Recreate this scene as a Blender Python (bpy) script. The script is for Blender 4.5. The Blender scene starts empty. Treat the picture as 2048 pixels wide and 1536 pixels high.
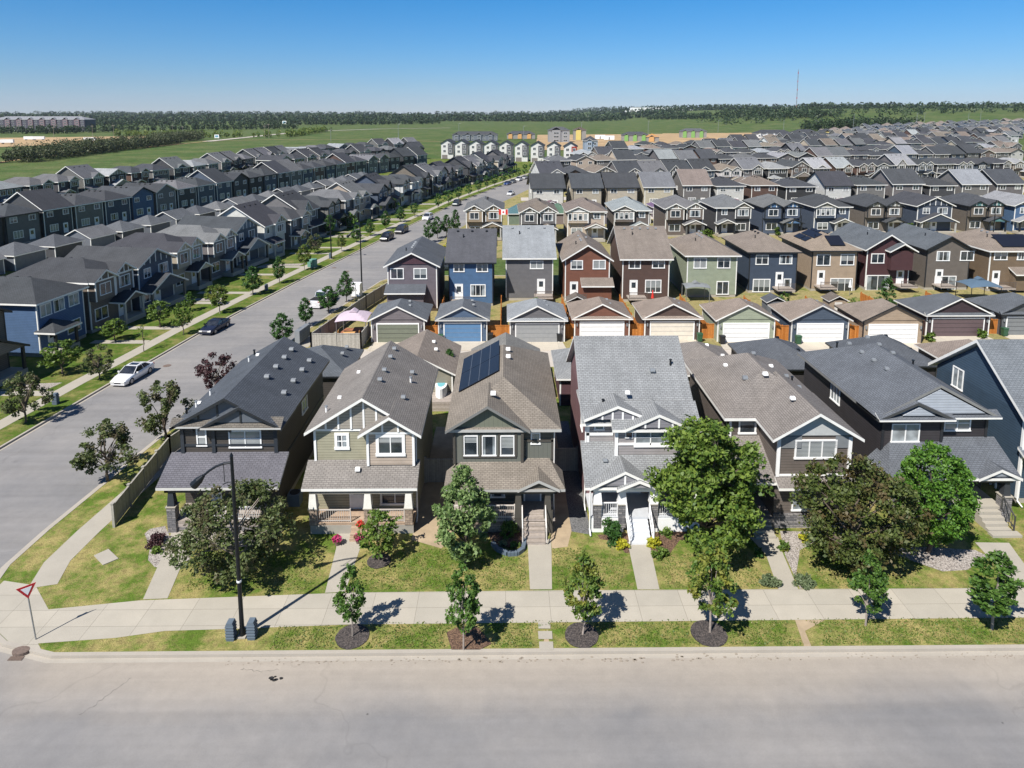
import bpy, math, random
import numpy as np
from mathutils import Vector, Matrix
R = math.radians
D = bpy.data
scene = bpy.context.scene
COL = scene.collection
rnd = random.Random(7)

# ------------------------------------------------------------------ camera
CH, FPX, TH, PPY, YAW = 27.0, 1365.0, R(8.1), 419.0, R(-0.59)
cam = D.cameras.new('camera'); co = D.objects.new('camera', cam); COL.objects.link(co)
co.location = (0, 0, CH); co.rotation_euler = (R(90) - TH, 0, YAW)
cam.sensor_width = 36; cam.lens = FPX / 2048 * 36
cam.shift_y = -(768 - PPY) / 2048
cam.clip_start = 0.5; cam.clip_end = 40000
scene.camera = co
scene.render.resolution_x = 1024; scene.render.resolution_y = 768

# ------------------------------------------------------------------ sky, sun, exposure
SUN_EL, SUN_AZ = 50.5, 38.0          # shadows fall 38 degrees right of straight ahead
w = D.worlds.new('World'); scene.world = w; w.use_nodes = True
nt = w.node_tree; bg = nt.nodes['Background']
sky = nt.nodes.new('ShaderNodeTexSky'); sky.sky_type = 'NISHITA'; sky.sun_disc = False
sky.sun_elevation = R(SUN_EL); sky.sun_rotation = R(180 + SUN_AZ)
sky.air_density = 1.0; sky.dust_density = 0.0; sky.ozone_density = 4.0; sky.altitude = 600
tint = nt.nodes.new('ShaderNodeMix'); tint.data_type = 'RGBA'; tint.blend_type = 'MULTIPLY'; tint.inputs[0].default_value = 1.0
tc = nt.nodes.new('ShaderNodeTexCoord'); sx_ = nt.nodes.new('ShaderNodeSeparateXYZ'); nt.links.new(tc.outputs['Generated'], sx_.inputs[0])
cr_ = nt.nodes.new('ShaderNodeValToRGB'); el = cr_.color_ramp.elements
el[0].position = 0.0; el[0].color = (0.74, 0.90, 1.32, 1); el[1].position = 0.35; el[1].color = (0.62, 0.90, 1.15, 1)
for ps, cc in ((0.04, (0.62, 0.86, 1.22, 1)), (0.09, (0.46, 0.88, 1.28, 1)), (0.16, (0.26, 0.88, 1.34, 1))):
    e_ = el.new(ps); e_.color = cc
nt.links.new(sx_.outputs[2], cr_.inputs[0]); nt.links.new(cr_.outputs[0], tint.inputs[7])
nt.links.new(sky.outputs[0], tint.inputs[6]); nt.links.new(tint.outputs[2], bg.inputs[0]); bg.inputs[1].default_value = 0.056
sl = D.lights.new('sun', 'SUN'); sl.energy = 5.0; sl.angle = R(0.5); sl.color = (1.0, 0.955, 0.89)
so = D.objects.new('sun', sl); COL.objects.link(so)
so.rotation_euler = (R(90 - SUN_EL), 0, R(-SUN_AZ)); so.location = (-60, -80, 120)
scene.view_settings.view_transform = 'Standard'; scene.view_settings.look = 'None'
scene.view_settings.exposure = 0.6; scene.view_settings.gamma = 1.0
scene.render.engine = 'CYCLES'
try:
    scene.cycles.max_bounces = 5; scene.cycles.diffuse_bounces = 2; scene.cycles.glossy_bounces = 2
    scene.cycles.transmission_bounces = 2; scene.cycles.transparent_max_bounces = 4
except Exception: pass

# measuring helpers: from a photo pixel (2048x1536) to metres in the place
def ray(px, py):
    x = (px - 1024) / FPX; u = (PPY - py) / FPX
    fy = math.cos(TH) + u * math.sin(TH); fz = -math.sin(TH) + u * math.cos(TH)
    c, s = math.cos(YAW), math.sin(YAW)
    return (x * c - fy * s, x * s + fy * c, fz)
def pt(px, py, z=0.0):
    d = ray(px, py); t = (z - CH) / d[2]; return (d[0] * t, d[1] * t)
def xz(px, py, Y):
    d = ray(px, py); t = Y / d[1]; return (d[0] * t, CH + d[2] * t)
def sstep(t): t = max(0.0, min(1.0, t)); return t * t * (3 - 2 * t)
def th(x, y):                       # lie of the land: flat estate, a long rise at the far right
    s = sstep((x - 170) / 700.0)
    return s * 0.031 * max(0.0, min(y, 1500) - 330) + 6 * sstep((y - 2500) / 4000)

# ------------------------------------------------------------------ materials
def hexc(h):
    h = h.lstrip('#'); v = [int(h[i:i + 2], 16) / 255 for i in (0, 2, 4)]
    return tuple((c / 12.92 if c <= 0.04045 else ((c + 0.055) / 1.055) ** 2.4) for c in v)
MATS = {}
class NB:
    def __init__(s, name):
        s.m = D.materials.new(name); s.m.use_nodes = True; s.t = s.m.node_tree
        s.b = s.t.nodes['Principled BSDF']; s.out = s.t.nodes['Material Output']
        MATS[name] = s.m
    def n(s, ty, **kw):
        x = s.t.nodes.new(ty)
        for k, v in kw.items():
            if k.startswith('i_'):
                key = k[2:]; key = int(key) if key.isdigit() else key
                x.inputs[key].default_value = v
            else: setattr(x, k, v)
        return x
    def l(s, a, b): s.t.links.new(a, b)
    def math(s, op, a, b=None, c=None):
        x = s.n('ShaderNodeMath', operation=op)
        for i, v in enumerate((a, b, c)):
            if v is None: continue
            if isinstance(v, (int, float)): x.inputs[i].default_value = v
            else: s.l(v, x.inputs[i])
        return x.outputs[0]
    def mix(s, fac, a, b, mode='MIX'):
        x = s.n('ShaderNodeMix', data_type='RGBA', blend_type=mode)
        for sock, v in ((x.inputs[0], fac), (x.inputs[6], a), (x.inputs[7], b)):
            if isinstance(v, (int, float)): sock.default_value = v
            elif isinstance(v, tuple): sock.default_value = v + (1,) if len(v) == 3 else v
            else: s.l(v, sock)
        return x.outputs[2]
    def noise(s, vec, scale, detail=3, rough=0.55):
        x = s.n('ShaderNodeTexNoise'); x.inputs['Scale'].default_value = scale
        x.inputs['Detail'].default_value = detail; x.inputs['Roughness'].default_value = rough
        if vec is not None: s.l(vec, x.inputs['Vector'])
        return x.outputs[0]
    def ramp(s, fac, stops):
        x = s.n('ShaderNodeValToRGB'); e = x.color_ramp.elements
        while len(e) < len(stops): e.new(0.5)
        for i, (p, c) in enumerate(stops):
            e[i].position = p; e[i].color = (c, c, c, 1) if isinstance(c, (int, float)) else tuple(c) + (1,)
        s.l(fac, x.inputs[0]); return x.outputs[0]
    def set(s, col=None, rough=None, spec=None, metal=None, bump=None, bs=0.3, bd=0.02):
        if col is not None:
            if isinstance(col, tuple): s.b.inputs['Base Color'].default_value = col + (1,)
            else: s.l(col, s.b.inputs['Base Color'])
        if rough is not None: s.b.inputs['Roughness'].default_value = rough
        if spec is not None: s.b.inputs['Specular IOR Level'].default_value = spec
        if metal is not None: s.b.inputs['Metallic'].default_value = metal
        if bump is not None:
            x = s.n('ShaderNodeBump'); x.inputs['Strength'].default_value = bs; x.inputs['Distance'].default_value = bd
            s.l(bump, x.inputs['Height']); s.l(x.outputs[0], s.b.inputs['Normal'])
        return s.m
    def world(s): return s.n('ShaderNodeNewGeometry').outputs['Position']
    def uv(s): return s.n('ShaderNodeUVMap').outputs[0]
    def ocol(s):
        o = s.n('ShaderNodeObjectInfo'); return o.outputs['Color'], o.outputs['Alpha'], o.outputs['Random']

def m_plain(name, col, rough=0.6, metal=0.0, spec=0.5, vary=0.12, scale=3.0):
    if name in MATS: return MATS[name]
    b = NB(name)
    if vary:
        f = b.noise(b.world(), scale, 4)
        k = b.ramp(f, [(0.3, 1 - vary), (0.7, 1.0)])
        c = b.mix(1.0, col, k, 'MULTIPLY')
    else: c = col
    return b.set(c, rough, spec, metal)

def mk_wall():                       # horizontal lap siding, colour from the object
    b = NB('lap_siding'); c, a, r = b.ocol(); uv = b.uv()
    sep = b.n('ShaderNodeSeparateXYZ'); b.l(uv, sep.inputs[0])
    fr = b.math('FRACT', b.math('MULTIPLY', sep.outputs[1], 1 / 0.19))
    lo = b.ramp(fr, [(0.0, 0.42), (0.10, 0.55), (0.2, 1.0), (1.0, 1.0)])  # dark line per course: shadow under each lap, put into the colour
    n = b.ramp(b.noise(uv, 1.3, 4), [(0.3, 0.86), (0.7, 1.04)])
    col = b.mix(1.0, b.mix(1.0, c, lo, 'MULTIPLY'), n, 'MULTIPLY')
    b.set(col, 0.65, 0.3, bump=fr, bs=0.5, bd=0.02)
def mk_batten():
    b = NB('board_and_batten'); c, a, r = b.ocol(); uv = b.uv()
    sep = b.n('ShaderNodeSeparateXYZ'); b.l(uv, sep.inputs[0])
    fr = b.math('FRACT', b.math('MULTIPLY', sep.outputs[0], 1 / 0.3))
    lo = b.ramp(fr, [(0.0, 1.0), (0.78, 1.0), (0.84, 0.5), (0.9, 1.1)])
    b.set(b.mix(1.0, c, lo, 'MULTIPLY'), 0.65, 0.3, bump=lo, bs=0.4)
def mk_roof():                       # asphalt shingles, colour from the object
    b = NB('asphalt_shingles'); c, a, r = b.ocol(); uv = b.uv()
    br = b.n('ShaderNodeTexBrick', offset=0.5); b.l(uv, br.inputs['Vector'])
    for k, v in (('Scale', 1.0), ('Mortar Size', 0.018), ('Mortar Smooth', 0.3), ('Brick Width', 0.30), ('Row Height', 0.145)):
        br.inputs[k].default_value = v
    br.inputs['Color1'].default_value = (0.88, 0.88, 0.88, 1); br.inputs['Color2'].default_value = (1.07, 1.07, 1.07, 1)
    br.inputs['Mortar'].default_value = (0.5, 0.5, 0.5, 1); br.inputs['Bias'].default_value = 0.1
    n1 = b.ramp(b.noise(uv, 0.45, 5, 0.6), [(0.3, 0.84), (0.7, 1.1)])
    n2 = b.ramp(b.noise(uv, 22, 2), [(0.3, 0.8), (0.7, 1.15)])
    mp = b.n('ShaderNodeMapping'); mp.inputs['Scale'].default_value = (2.2, 0.12, 1); b.l(uv, mp.inputs[0])
    n3 = b.ramp(b.noise(mp.outputs[0], 1.0, 3), [(0.35, 0.92), (0.65, 1.04)])
    col = b.mix(1.0, c, br.outputs[0], 'MULTIPLY')
    for n in (n1, n2, n3): col = b.mix(1.0, col, n, 'MULTIPLY')
    b.set(col, 0.9, 0.25, bump=br.outputs[0], bs=0.35, bd=0.012)
def mk_trim():                       # boards and gutters: white, or dark when the object's alpha is low
    b = NB('trim_paint'); c, a, r = b.ocol()
    n = b.ramp(b.noise(b.world(), 2.0, 3), [(0.3, 0.9), (0.7, 1.0)])
    b.set(b.mix(1.0, b.mix(a, hexc('24272b'), hexc('e4e3de')), n, 'MULTIPLY'), 0.45, 0.5)
def mk_oc(name, rough=0.5, metal=0.0, spec=0.5):
    b = NB(name); c, a, r = b.ocol()
    n = b.ramp(b.noise(b.world(), 2.5, 4), [(0.3, 0.88), (0.7, 1.0)])
    b.set(b.mix(1.0, c, n, 'MULTIPLY'), rough, spec, metal)
def mk_glass(name, base, stripe=None):
    b = NB(name)
    f = b.noise(b.world(), 0.9, 2)
    col = b.mix(b.ramp(f, [(0.42, 0.0), (0.58, 1.0)]), base, tuple(min(1, x * 1.9 + 0.01) for x in base))
    if stripe:
        uv = b.uv(); sep = b.n('ShaderNodeSeparateXYZ'); b.l(uv, sep.inputs[0])
        fr = b.math('FRACT', b.math('MULTIPLY', sep.outputs[1], 1 / 0.09))
        col = b.mix(b.ramp(fr, [(0.0, 0.0), (0.35, 0.0), (0.4, 1.0)]), col, stripe)
    b.set(col, 0.06, 0.9)
def mk_stone(name, c1, c2, mortar, sx=0.4, sy=0.13):
    b = NB(name); uv = b.uv()
    wn = b.n('ShaderNodeTexNoise'); wn.inputs['Scale'].default_value = 2.0; b.l(uv, wn.inputs[0])
    v = b.n('ShaderNodeVectorMath', operation='MULTIPLY_ADD'); b.l(wn.outputs['Color'], v.inputs[0]); v.inputs[1].default_value = (0.1, 0.06, 0); b.l(uv, v.inputs[2])
    br = b.n('ShaderNodeTexBrick'); b.l(v.outputs[0], br.inputs['Vector'])
    for k, val in (('Scale', 1.0), ('Mortar Size', 0.012), ('Brick Width', sx), ('Row Height', sy)): br.inputs[k].default_value = val
    br.inputs['Color1'].default_value = c1 + (1,); br.inputs['Color2'].default_value = c2 + (1,); br.inputs['Mortar'].default_value = mortar + (1,)
    n = b.ramp(b.noise(uv, 6, 4), [(0.3, 0.7), (0.7, 1.15)])
    b.set(b.mix(1.0, br.outputs[0], n, 'MULTIPLY'), 0.9, 0.2, bump=br.outputs[0], bs=0.8, bd=0.03)
def mk_grass(name, green, dry, amt, far=False):
    b = NB(name); p = b.world()
    k = 0.1 if far else 1.0
    n1 = b.noise(p, 0.32 * k, 6, 0.65); n2 = b.noise(p, 2.4 * k, 5, 0.7); n3 = b.noise(p, 14 * k, 3, 0.7)
    nm = b.noise(p, 0.95 * k, 6, 0.72)
    s = b.math('ADD', b.math('MULTIPLY', n1, 0.45), b.math('ADD', b.math('MULTIPLY', nm, 0.35), b.math('MULTIPLY', n2, 0.2)))
    f = b.ramp(s, [(amt - 0.055, 1.0), (amt + 0.055, 0.0)])
    col = b.mix(f, green, dry)
    d = b.ramp(n3, [(0.25, 0.45), (0.5, 1.0), (0.8, 1.5)])
    e = b.ramp(n2, [(0.32, 0.6), (0.5, 0.95), (0.68, 1.2)])
    col = b.mix(1.0, b.mix(1.0, col, d, 'MULTIPLY'), e, 'MULTIPLY')
    b.set(col, 0.95, 0.1, bump=n3, bs=0.9, bd=0.06)
def mk_road():
    b = NB('worn_asphalt'); p = b.world()
    n1 = b.noise(p, 0.12, 5, 0.6); n2 = b.noise(p, 1.6, 5, 0.65); n3 = b.noise(p, 45, 2, 0.7)
    col = b.mix(b.ramp(n1, [(0.35, 0.0), (0.65, 1.0)]), hexc('7b7a7a'), hexc('8b8885'))
    # pale sandy dust gathers towards the kerb, tyre lanes are darker and smoother
    sep = b.n('ShaderNodeSeparateXYZ'); b.l(p, sep.inputs[0])
    yy = b.math('ADD', sep.outputs[1], b.math('MULTIPLY', b.math('SUBTRACT', n1, 0.5), 2.5))
    xx = b.math('ADD', sep.outputs[0], 27.0)
    kerb = b.ramp(b.math('MULTIPLY', b.math('SUBTRACT', 31.2, yy), 0.2), [(0.0, 1.0), (0.35, 0.75), (0.8, 0.0)])
    notside = b.ramp(b.math('MULTIPLY', xx, 0.2), [(0.0, 0.0), (1.0, 1.0)])
    lane = b.ramp(b.math('SUBTRACT', 33.0, b.math('ADD', sep.outputs[1], 0)), [(0.0, 0.0), (0.05, 1.0)])
    col = b.mix(b.math('MULTIPLY', b.math('MULTIPLY', kerb, notside), lane), col, hexc('a0978b'))
    mp = b.n('ShaderNodeMapping'); mp.inputs['Scale'].default_value = (0.03, 1.1, 1); b.l(p, mp.inputs[0])
    st = b.ramp(b.noise(mp.outputs[0], 1.0, 4), [(0.3, 0.88), (0.7, 1.05)])
    col = b.mix(1.0, col, st, 'MULTIPLY')
    for n, lo, hi in ((n2, 0.93, 1.04), (n3, 0.85, 1.1)):
        col = b.mix(1.0, col, b.ramp(n, [(0.3, lo), (0.7, hi)]), 'MULTIPLY')
    vo = b.n('ShaderNodeTexVoronoi', feature='DISTANCE_TO_EDGE'); vo.inputs['Scale'].default_value = 0.04
    wn = b.n('ShaderNodeTexNoise'); wn.inputs['Scale'].default_value = 0.4; b.l(p, wn.inputs[0])
    va = b.n('ShaderNodeVectorMath', operation='MULTIPLY_ADD'); b.l(wn.outputs['Color'], va.inputs[0]); va.inputs[1].default_value = (5, 5, 0); b.l(p, va.inputs[2])
    b.l(va.outputs[0], vo.inputs['Vector'])
    cr = b.ramp(vo.outputs[0], [(0.0, 0.9), (0.0007, 0.95), (0.0012, 1.0)])
    col = b.mix(1.0, col, cr, 'MULTIPLY')
    sv = b.n('ShaderNodeTexVoronoi', feature='F1'); sv.inputs['Scale'].default_value = 0.8; b.l(p, sv.inputs['Vector'])
    sp = b.ramp(sv.outputs['Distance'], [(0.0, 0.45), (0.035, 0.6), (0.05, 1.0)])
    on = b.ramp(b.noise(p, 0.5, 1), [(0.58, 0.0), (0.6, 1.0)])
    col = b.mix(on, col, b.mix(1.0, col, sp, 'MULTIPLY'))
    b.set(col, 0.9, 0.2, bump=n3, bs=0.25, bd=0.01)
def mk_concrete(name, c, joints=None):
    b = NB(name); p = b.world()
    n1 = b.noise(p, 0.7, 5, 0.6); n2 = b.noise(p, 20, 3, 0.6)
    col = b.mix(1.0, c, b.ramp(n1, [(0.3, 0.9), (0.7, 1.02)]), 'MULTIPLY')
    col = b.mix(1.0, col, b.ramp(n2, [(0.3, 0.92), (0.7, 1.03)]), 'MULTIPLY')
    if joints:
        br = b.n('ShaderNodeTexBrick', offset=0.0); b.l(p, br.inputs['Vector'])
        for k, v in (('Scale', 1.0), ('Mortar Size', 0.012), ('Brick Width', joints[0]), ('Row Height', joints[1])): br.inputs[k].default_value = v
        br.inputs['Color1'].default_value = (0.93, 0.93, 0.92, 1); br.inputs['Color2'].default_value = (1.03, 1.02, 1.0, 1); br.inputs['Mortar'].default_value = (0.55, 0.54, 0.52, 1)
        col = b.mix(1.0, col, br.outputs[0], 'MULTIPLY')
    b.set(col, 0.85, 0.25, bump=n2, bs=0.15, bd=0.01)
def mk_leaf(name, c1, c2, c3=None):
    b = NB(name); g = b.n('ShaderNodeNewGeometry'); r = g.outputs['Random Per Island']
    o = b.n('ShaderNodeTexCoord').outputs['Object']
    col = b.mix(b.ramp(r, [(0.0, 0.0), (0.55, 0.5), (1.0, 1.0)]), c1, c2)
    if c3: col = b.mix(b.ramp(b.noise(o, 0.9, 2), [(0.5, 0.0), (0.62, 0.8)]), col, c3)
    b.set(col, 0.55, 0.35)
    tr = b.n('ShaderNodeBsdfTranslucent'); b.l(col, tr.inputs[0])
    mx = b.n('ShaderNodeMixShader'); mx.inputs[0].default_value = 0.28
    b.l(b.b.outputs[0], mx.inputs[1]); b.l(tr.outputs[0], mx.inputs[2]); b.l(mx.outputs[0], b.out.inputs[0])
def mk_planks(name, c1, c2, wd=0.15, axis=0):
    b = NB(name); uv = b.uv(); sep = b.n('ShaderNodeSeparateXYZ'); b.l(uv, sep.inputs[0])
    v = b.math('MULTIPLY', sep.outputs[axis], 1 / wd)
    fr = b.math('FRACT', v); fl = b.math('FLOOR', v)
    wn = b.n('ShaderNodeTexWhiteNoise', noise_dimensions='1D'); b.l(fl, wn.inputs['W'])
    col = b.mix(wn.outputs[0], c1, c2)
    col = b.mix(1.0, col, b.ramp(fr, [(0.0, 0.35), (0.08, 0.6), (0.12, 1.0), (1.0, 1.0)]), 'MULTIPLY')
    col = b.mix(1.0, col, b.ramp(b.noise(uv, 5, 4), [(0.3, 0.8), (0.7, 1.08)]), 'MULTIPLY')
    b.set(col, 0.8, 0.2, bump=fr, bs=0.3, bd=0.01)
def mk_pebble(name, c1, c2, scale):
    b = NB(name); p = b.world(); vo = b.n('ShaderNodeTexVoronoi'); vo.inputs['Scale'].default_value = scale; b.l(p, vo.inputs['Vector'])
    sep = b.n('ShaderNodeSeparateColor'); b.l(vo.outputs['Color'], sep.inputs[0])
    col = b.mix(sep.outputs[0], c1, c2)
    col = b.mix(1.0, col, b.ramp(vo.outputs['Distance'], [(0.3, 1.0), (0.75, 0.45)]), 'MULTIPLY')
    b.set(col, 0.9, 0.2, bump=vo.outputs['Distance'], bs=-0.7, bd=0.03)
mk_wall(); mk_batten(); mk_roof(); mk_trim()
mk_oc('painted_surface'); mk_oc('car_paint', 0.22, 0.25, 0.7); mk_oc('satin_metal', 0.4, 0.3)
mk_glass('window_glass', (0.018, 0.024, 0.03)); mk_glass('window_blinds', (0.05, 0.06, 0.065), (0.36, 0.38, 0.38))
mk_glass('window_curtain', (0.16, 0.18, 0.19)); mk_glass('car_glass', (0.01, 0.012, 0.016))
mk_stone('grey_stone', (0.30, 0.28, 0.27), (0.12, 0.12, 0.13), (0.07, 0.07, 0.07))
mk_stone('tan_stone', (0.42, 0.33, 0.25), (0.25, 0.19, 0.15), (0.16, 0.13, 0.11), 0.3, 0.16)
mk_grass('lawn_grass', (0.095, 0.150, 0.022), (0.32, 0.27, 0.105), 0.497)
mk_grass('lush_grass', (0.075, 0.125, 0.018), (0.22, 0.20, 0.07), 0.47)
mk_grass('dry_grass', (0.10, 0.150, 0.028), (0.29, 0.245, 0.11), 0.56)
mk_grass('field_grass', (0.055, 0.098, 0.024), (0.115, 0.135, 0.05), 0.5, True)
mk_road(); mk_concrete('kerb_concrete', hexc('a59e93')); mk_concrete('walk_concrete', hexc('aaa498'), (2.45, 1.22))
mk_concrete('drive_concrete', hexc('b9b1a3'), (3.1, 3.1)); mk_concrete('plain_concrete', hexc('a39d91'))
mk_concrete('lane_asphalt', hexc('b5ada3'))
mk_planks('cedar_planks', hexc('a4642c'), hexc('c07f42')); mk_planks('grey_planks', hexc('97938a'), hexc('aaa69c'), 0.14)
mk_planks('deck_planks', hexc('968c82'), hexc('aaa098'), 0.14, 1); mk_planks('warm_deck_planks', hexc('a08a76'), hexc('b59f8a'), 0.14, 1)
mk_pebble('white_pebbles', (0.50, 0.46, 0.42), (0.30, 0.26, 0.23), 15); mk_pebble('dark_mulch', (0.13, 0.11, 0.10), (0.05, 0.045, 0.045), 16)
mk_pebble('bark_mulch', (0.22, 0.14, 0.09), (0.10, 0.06, 0.045), 15); mk_pebble('grey_gravel', (0.22, 0.22, 0.22), (0.14, 0.14, 0.14), 22)
m_plain('sandy_soil', hexc('ab987d'), 0.95, vary=0.3, scale=1.2); m_plain('bare_earth', hexc('b0946c'), 0.95, vary=0.35, scale=0.05)
m_plain('bark', (0.13, 0.10, 0.075), 0.9, vary=0.4, scale=9); m_plain('pale_bark', (0.33, 0.28, 0.24), 0.9, vary=0.35, scale=9)
m_plain('white_paint', hexc('e6e6e4'), 0.5, vary=0.06); m_plain('dark_paint', hexc('2b2f33'), 0.5, vary=0.15)
m_plain('black_metal', hexc('1b1f24'), 0.4, 0.4, vary=0.1); m_plain('galvanised', hexc('a5a8aa'), 0.45, 0.7, vary=0.15)
m_plain('rubber', (0.014, 0.014, 0.015), 0.8, vary=0.1); m_plain('rim_metal', (0.35, 0.35, 0.36), 0.35, 0.8, vary=0)
m_plain('vent_grey', hexc('8b8f92'), 0.5, 0.3, vary=0.1); m_plain('pedestal_grey', hexc('5d6a76'), 0.6, vary=0.15)
m_plain('green_box', hexc('5f8f7f'), 0.6, vary=0.15); m_plain('bin_green', hexc('2b5238'), 0.5, vary=0.1); m_plain('bin_black', hexc('1d1f22'), 0.5, vary=0.1)
m_plain('lamp_glass', (0.7, 0.7, 0.65), 0.2, vary=0); m_plain('taillight', (0.4, 0.01, 0.01), 0.3, vary=0)
m_plain('sign_red', (0.42, 0.012, 0.02), 0.4, vary=0); m_plain('sign_white', (0.8, 0.8, 0.8), 0.4, vary=0)
m_plain('canopy_cloth', hexc('b9a9b4'), 0.8, vary=0.08); m_plain('blue_canopy', hexc('4d6274'), 0.7, vary=0.1)
m_plain('patio_red', hexc('a06a4c'), 0.8, vary=0.3); m_plain('solar_cell', (0.010, 0.012, 0.020), 0.4, vary=0.15); m_plain('pool_blue', hexc('6fb2bd'), 0.3)
m_plain('house_wrap_green', hexc('7ba65c'), 0.6, vary=0.05); m_plain('sheathing_yellow', hexc('cdbb6c'), 0.7, vary=0.1); m_plain('raw_timber', hexc('c99b63'), 0.8)
m_plain('rust_iron', hexc('75655b'), 0.8, vary=0.4, scale=12); m_plain('flower_pink', (0.55, 0.03, 0.16), 0.6, vary=0.4, scale=30); m_plain('flower_red', (0.6, 0.03, 0.02), 0.6, vary=0.2)
m_plain('brick_red', hexc('8e2f26'), 0.8)
mk_leaf('leaf_green', (0.035, 0.09, 0.014), (0.11, 0.20, 0.032)); mk_leaf('leaf_bright', (0.06, 0.12, 0.016), (0.15, 0.22, 0.035)); mk_leaf('leaf_maple', (0.05, 0.105, 0.014), (0.18, 0.25, 0.04)); mk_leaf('leaf_silver', (0.06, 0.12, 0.028), (0.24, 0.33, 0.12)); mk_leaf('leaf_fresh', (0.045, 0.13, 0.014), (0.13, 0.25, 0.03))
mk_leaf('leaf_deep', (0.022, 0.07, 0.014), (0.065, 0.15, 0.028)); mk_leaf('leaf_mixed', (0.045, 0.11, 0.018), (0.14, 0.20, 0.03), (0.25, 0.24, 0.045))
mk_leaf('leaf_crab', (0.045, 0.07, 0.02), (0.14, 0.175, 0.055), (0.12, 0.095, 0.055)); mk_leaf('leaf_olive', (0.04, 0.065, 0.014), (0.12, 0.15, 0.035), (0.10, 0.065, 0.03))
mk_leaf('leaf_purple', (0.035, 0.012, 0.016), (0.10, 0.05, 0.05)); mk_leaf('leaf_yellow', (0.25, 0.28, 0.02), (0.5, 0.45, 0.03))
mk_leaf('leaf_wood', (0.022, 0.048, 0.02), (0.048, 0.085, 0.032), (0.06, 0.085, 0.036)); mk_leaf('leaf_shelter', (0.04, 0.065, 0.025), (0.09, 0.11, 0.045), (0.12, 0.115, 0.06))
mk_leaf('leaf_greyish', (0.09, 0.13, 0.06), (0.18, 0.22, 0.11))

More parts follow.
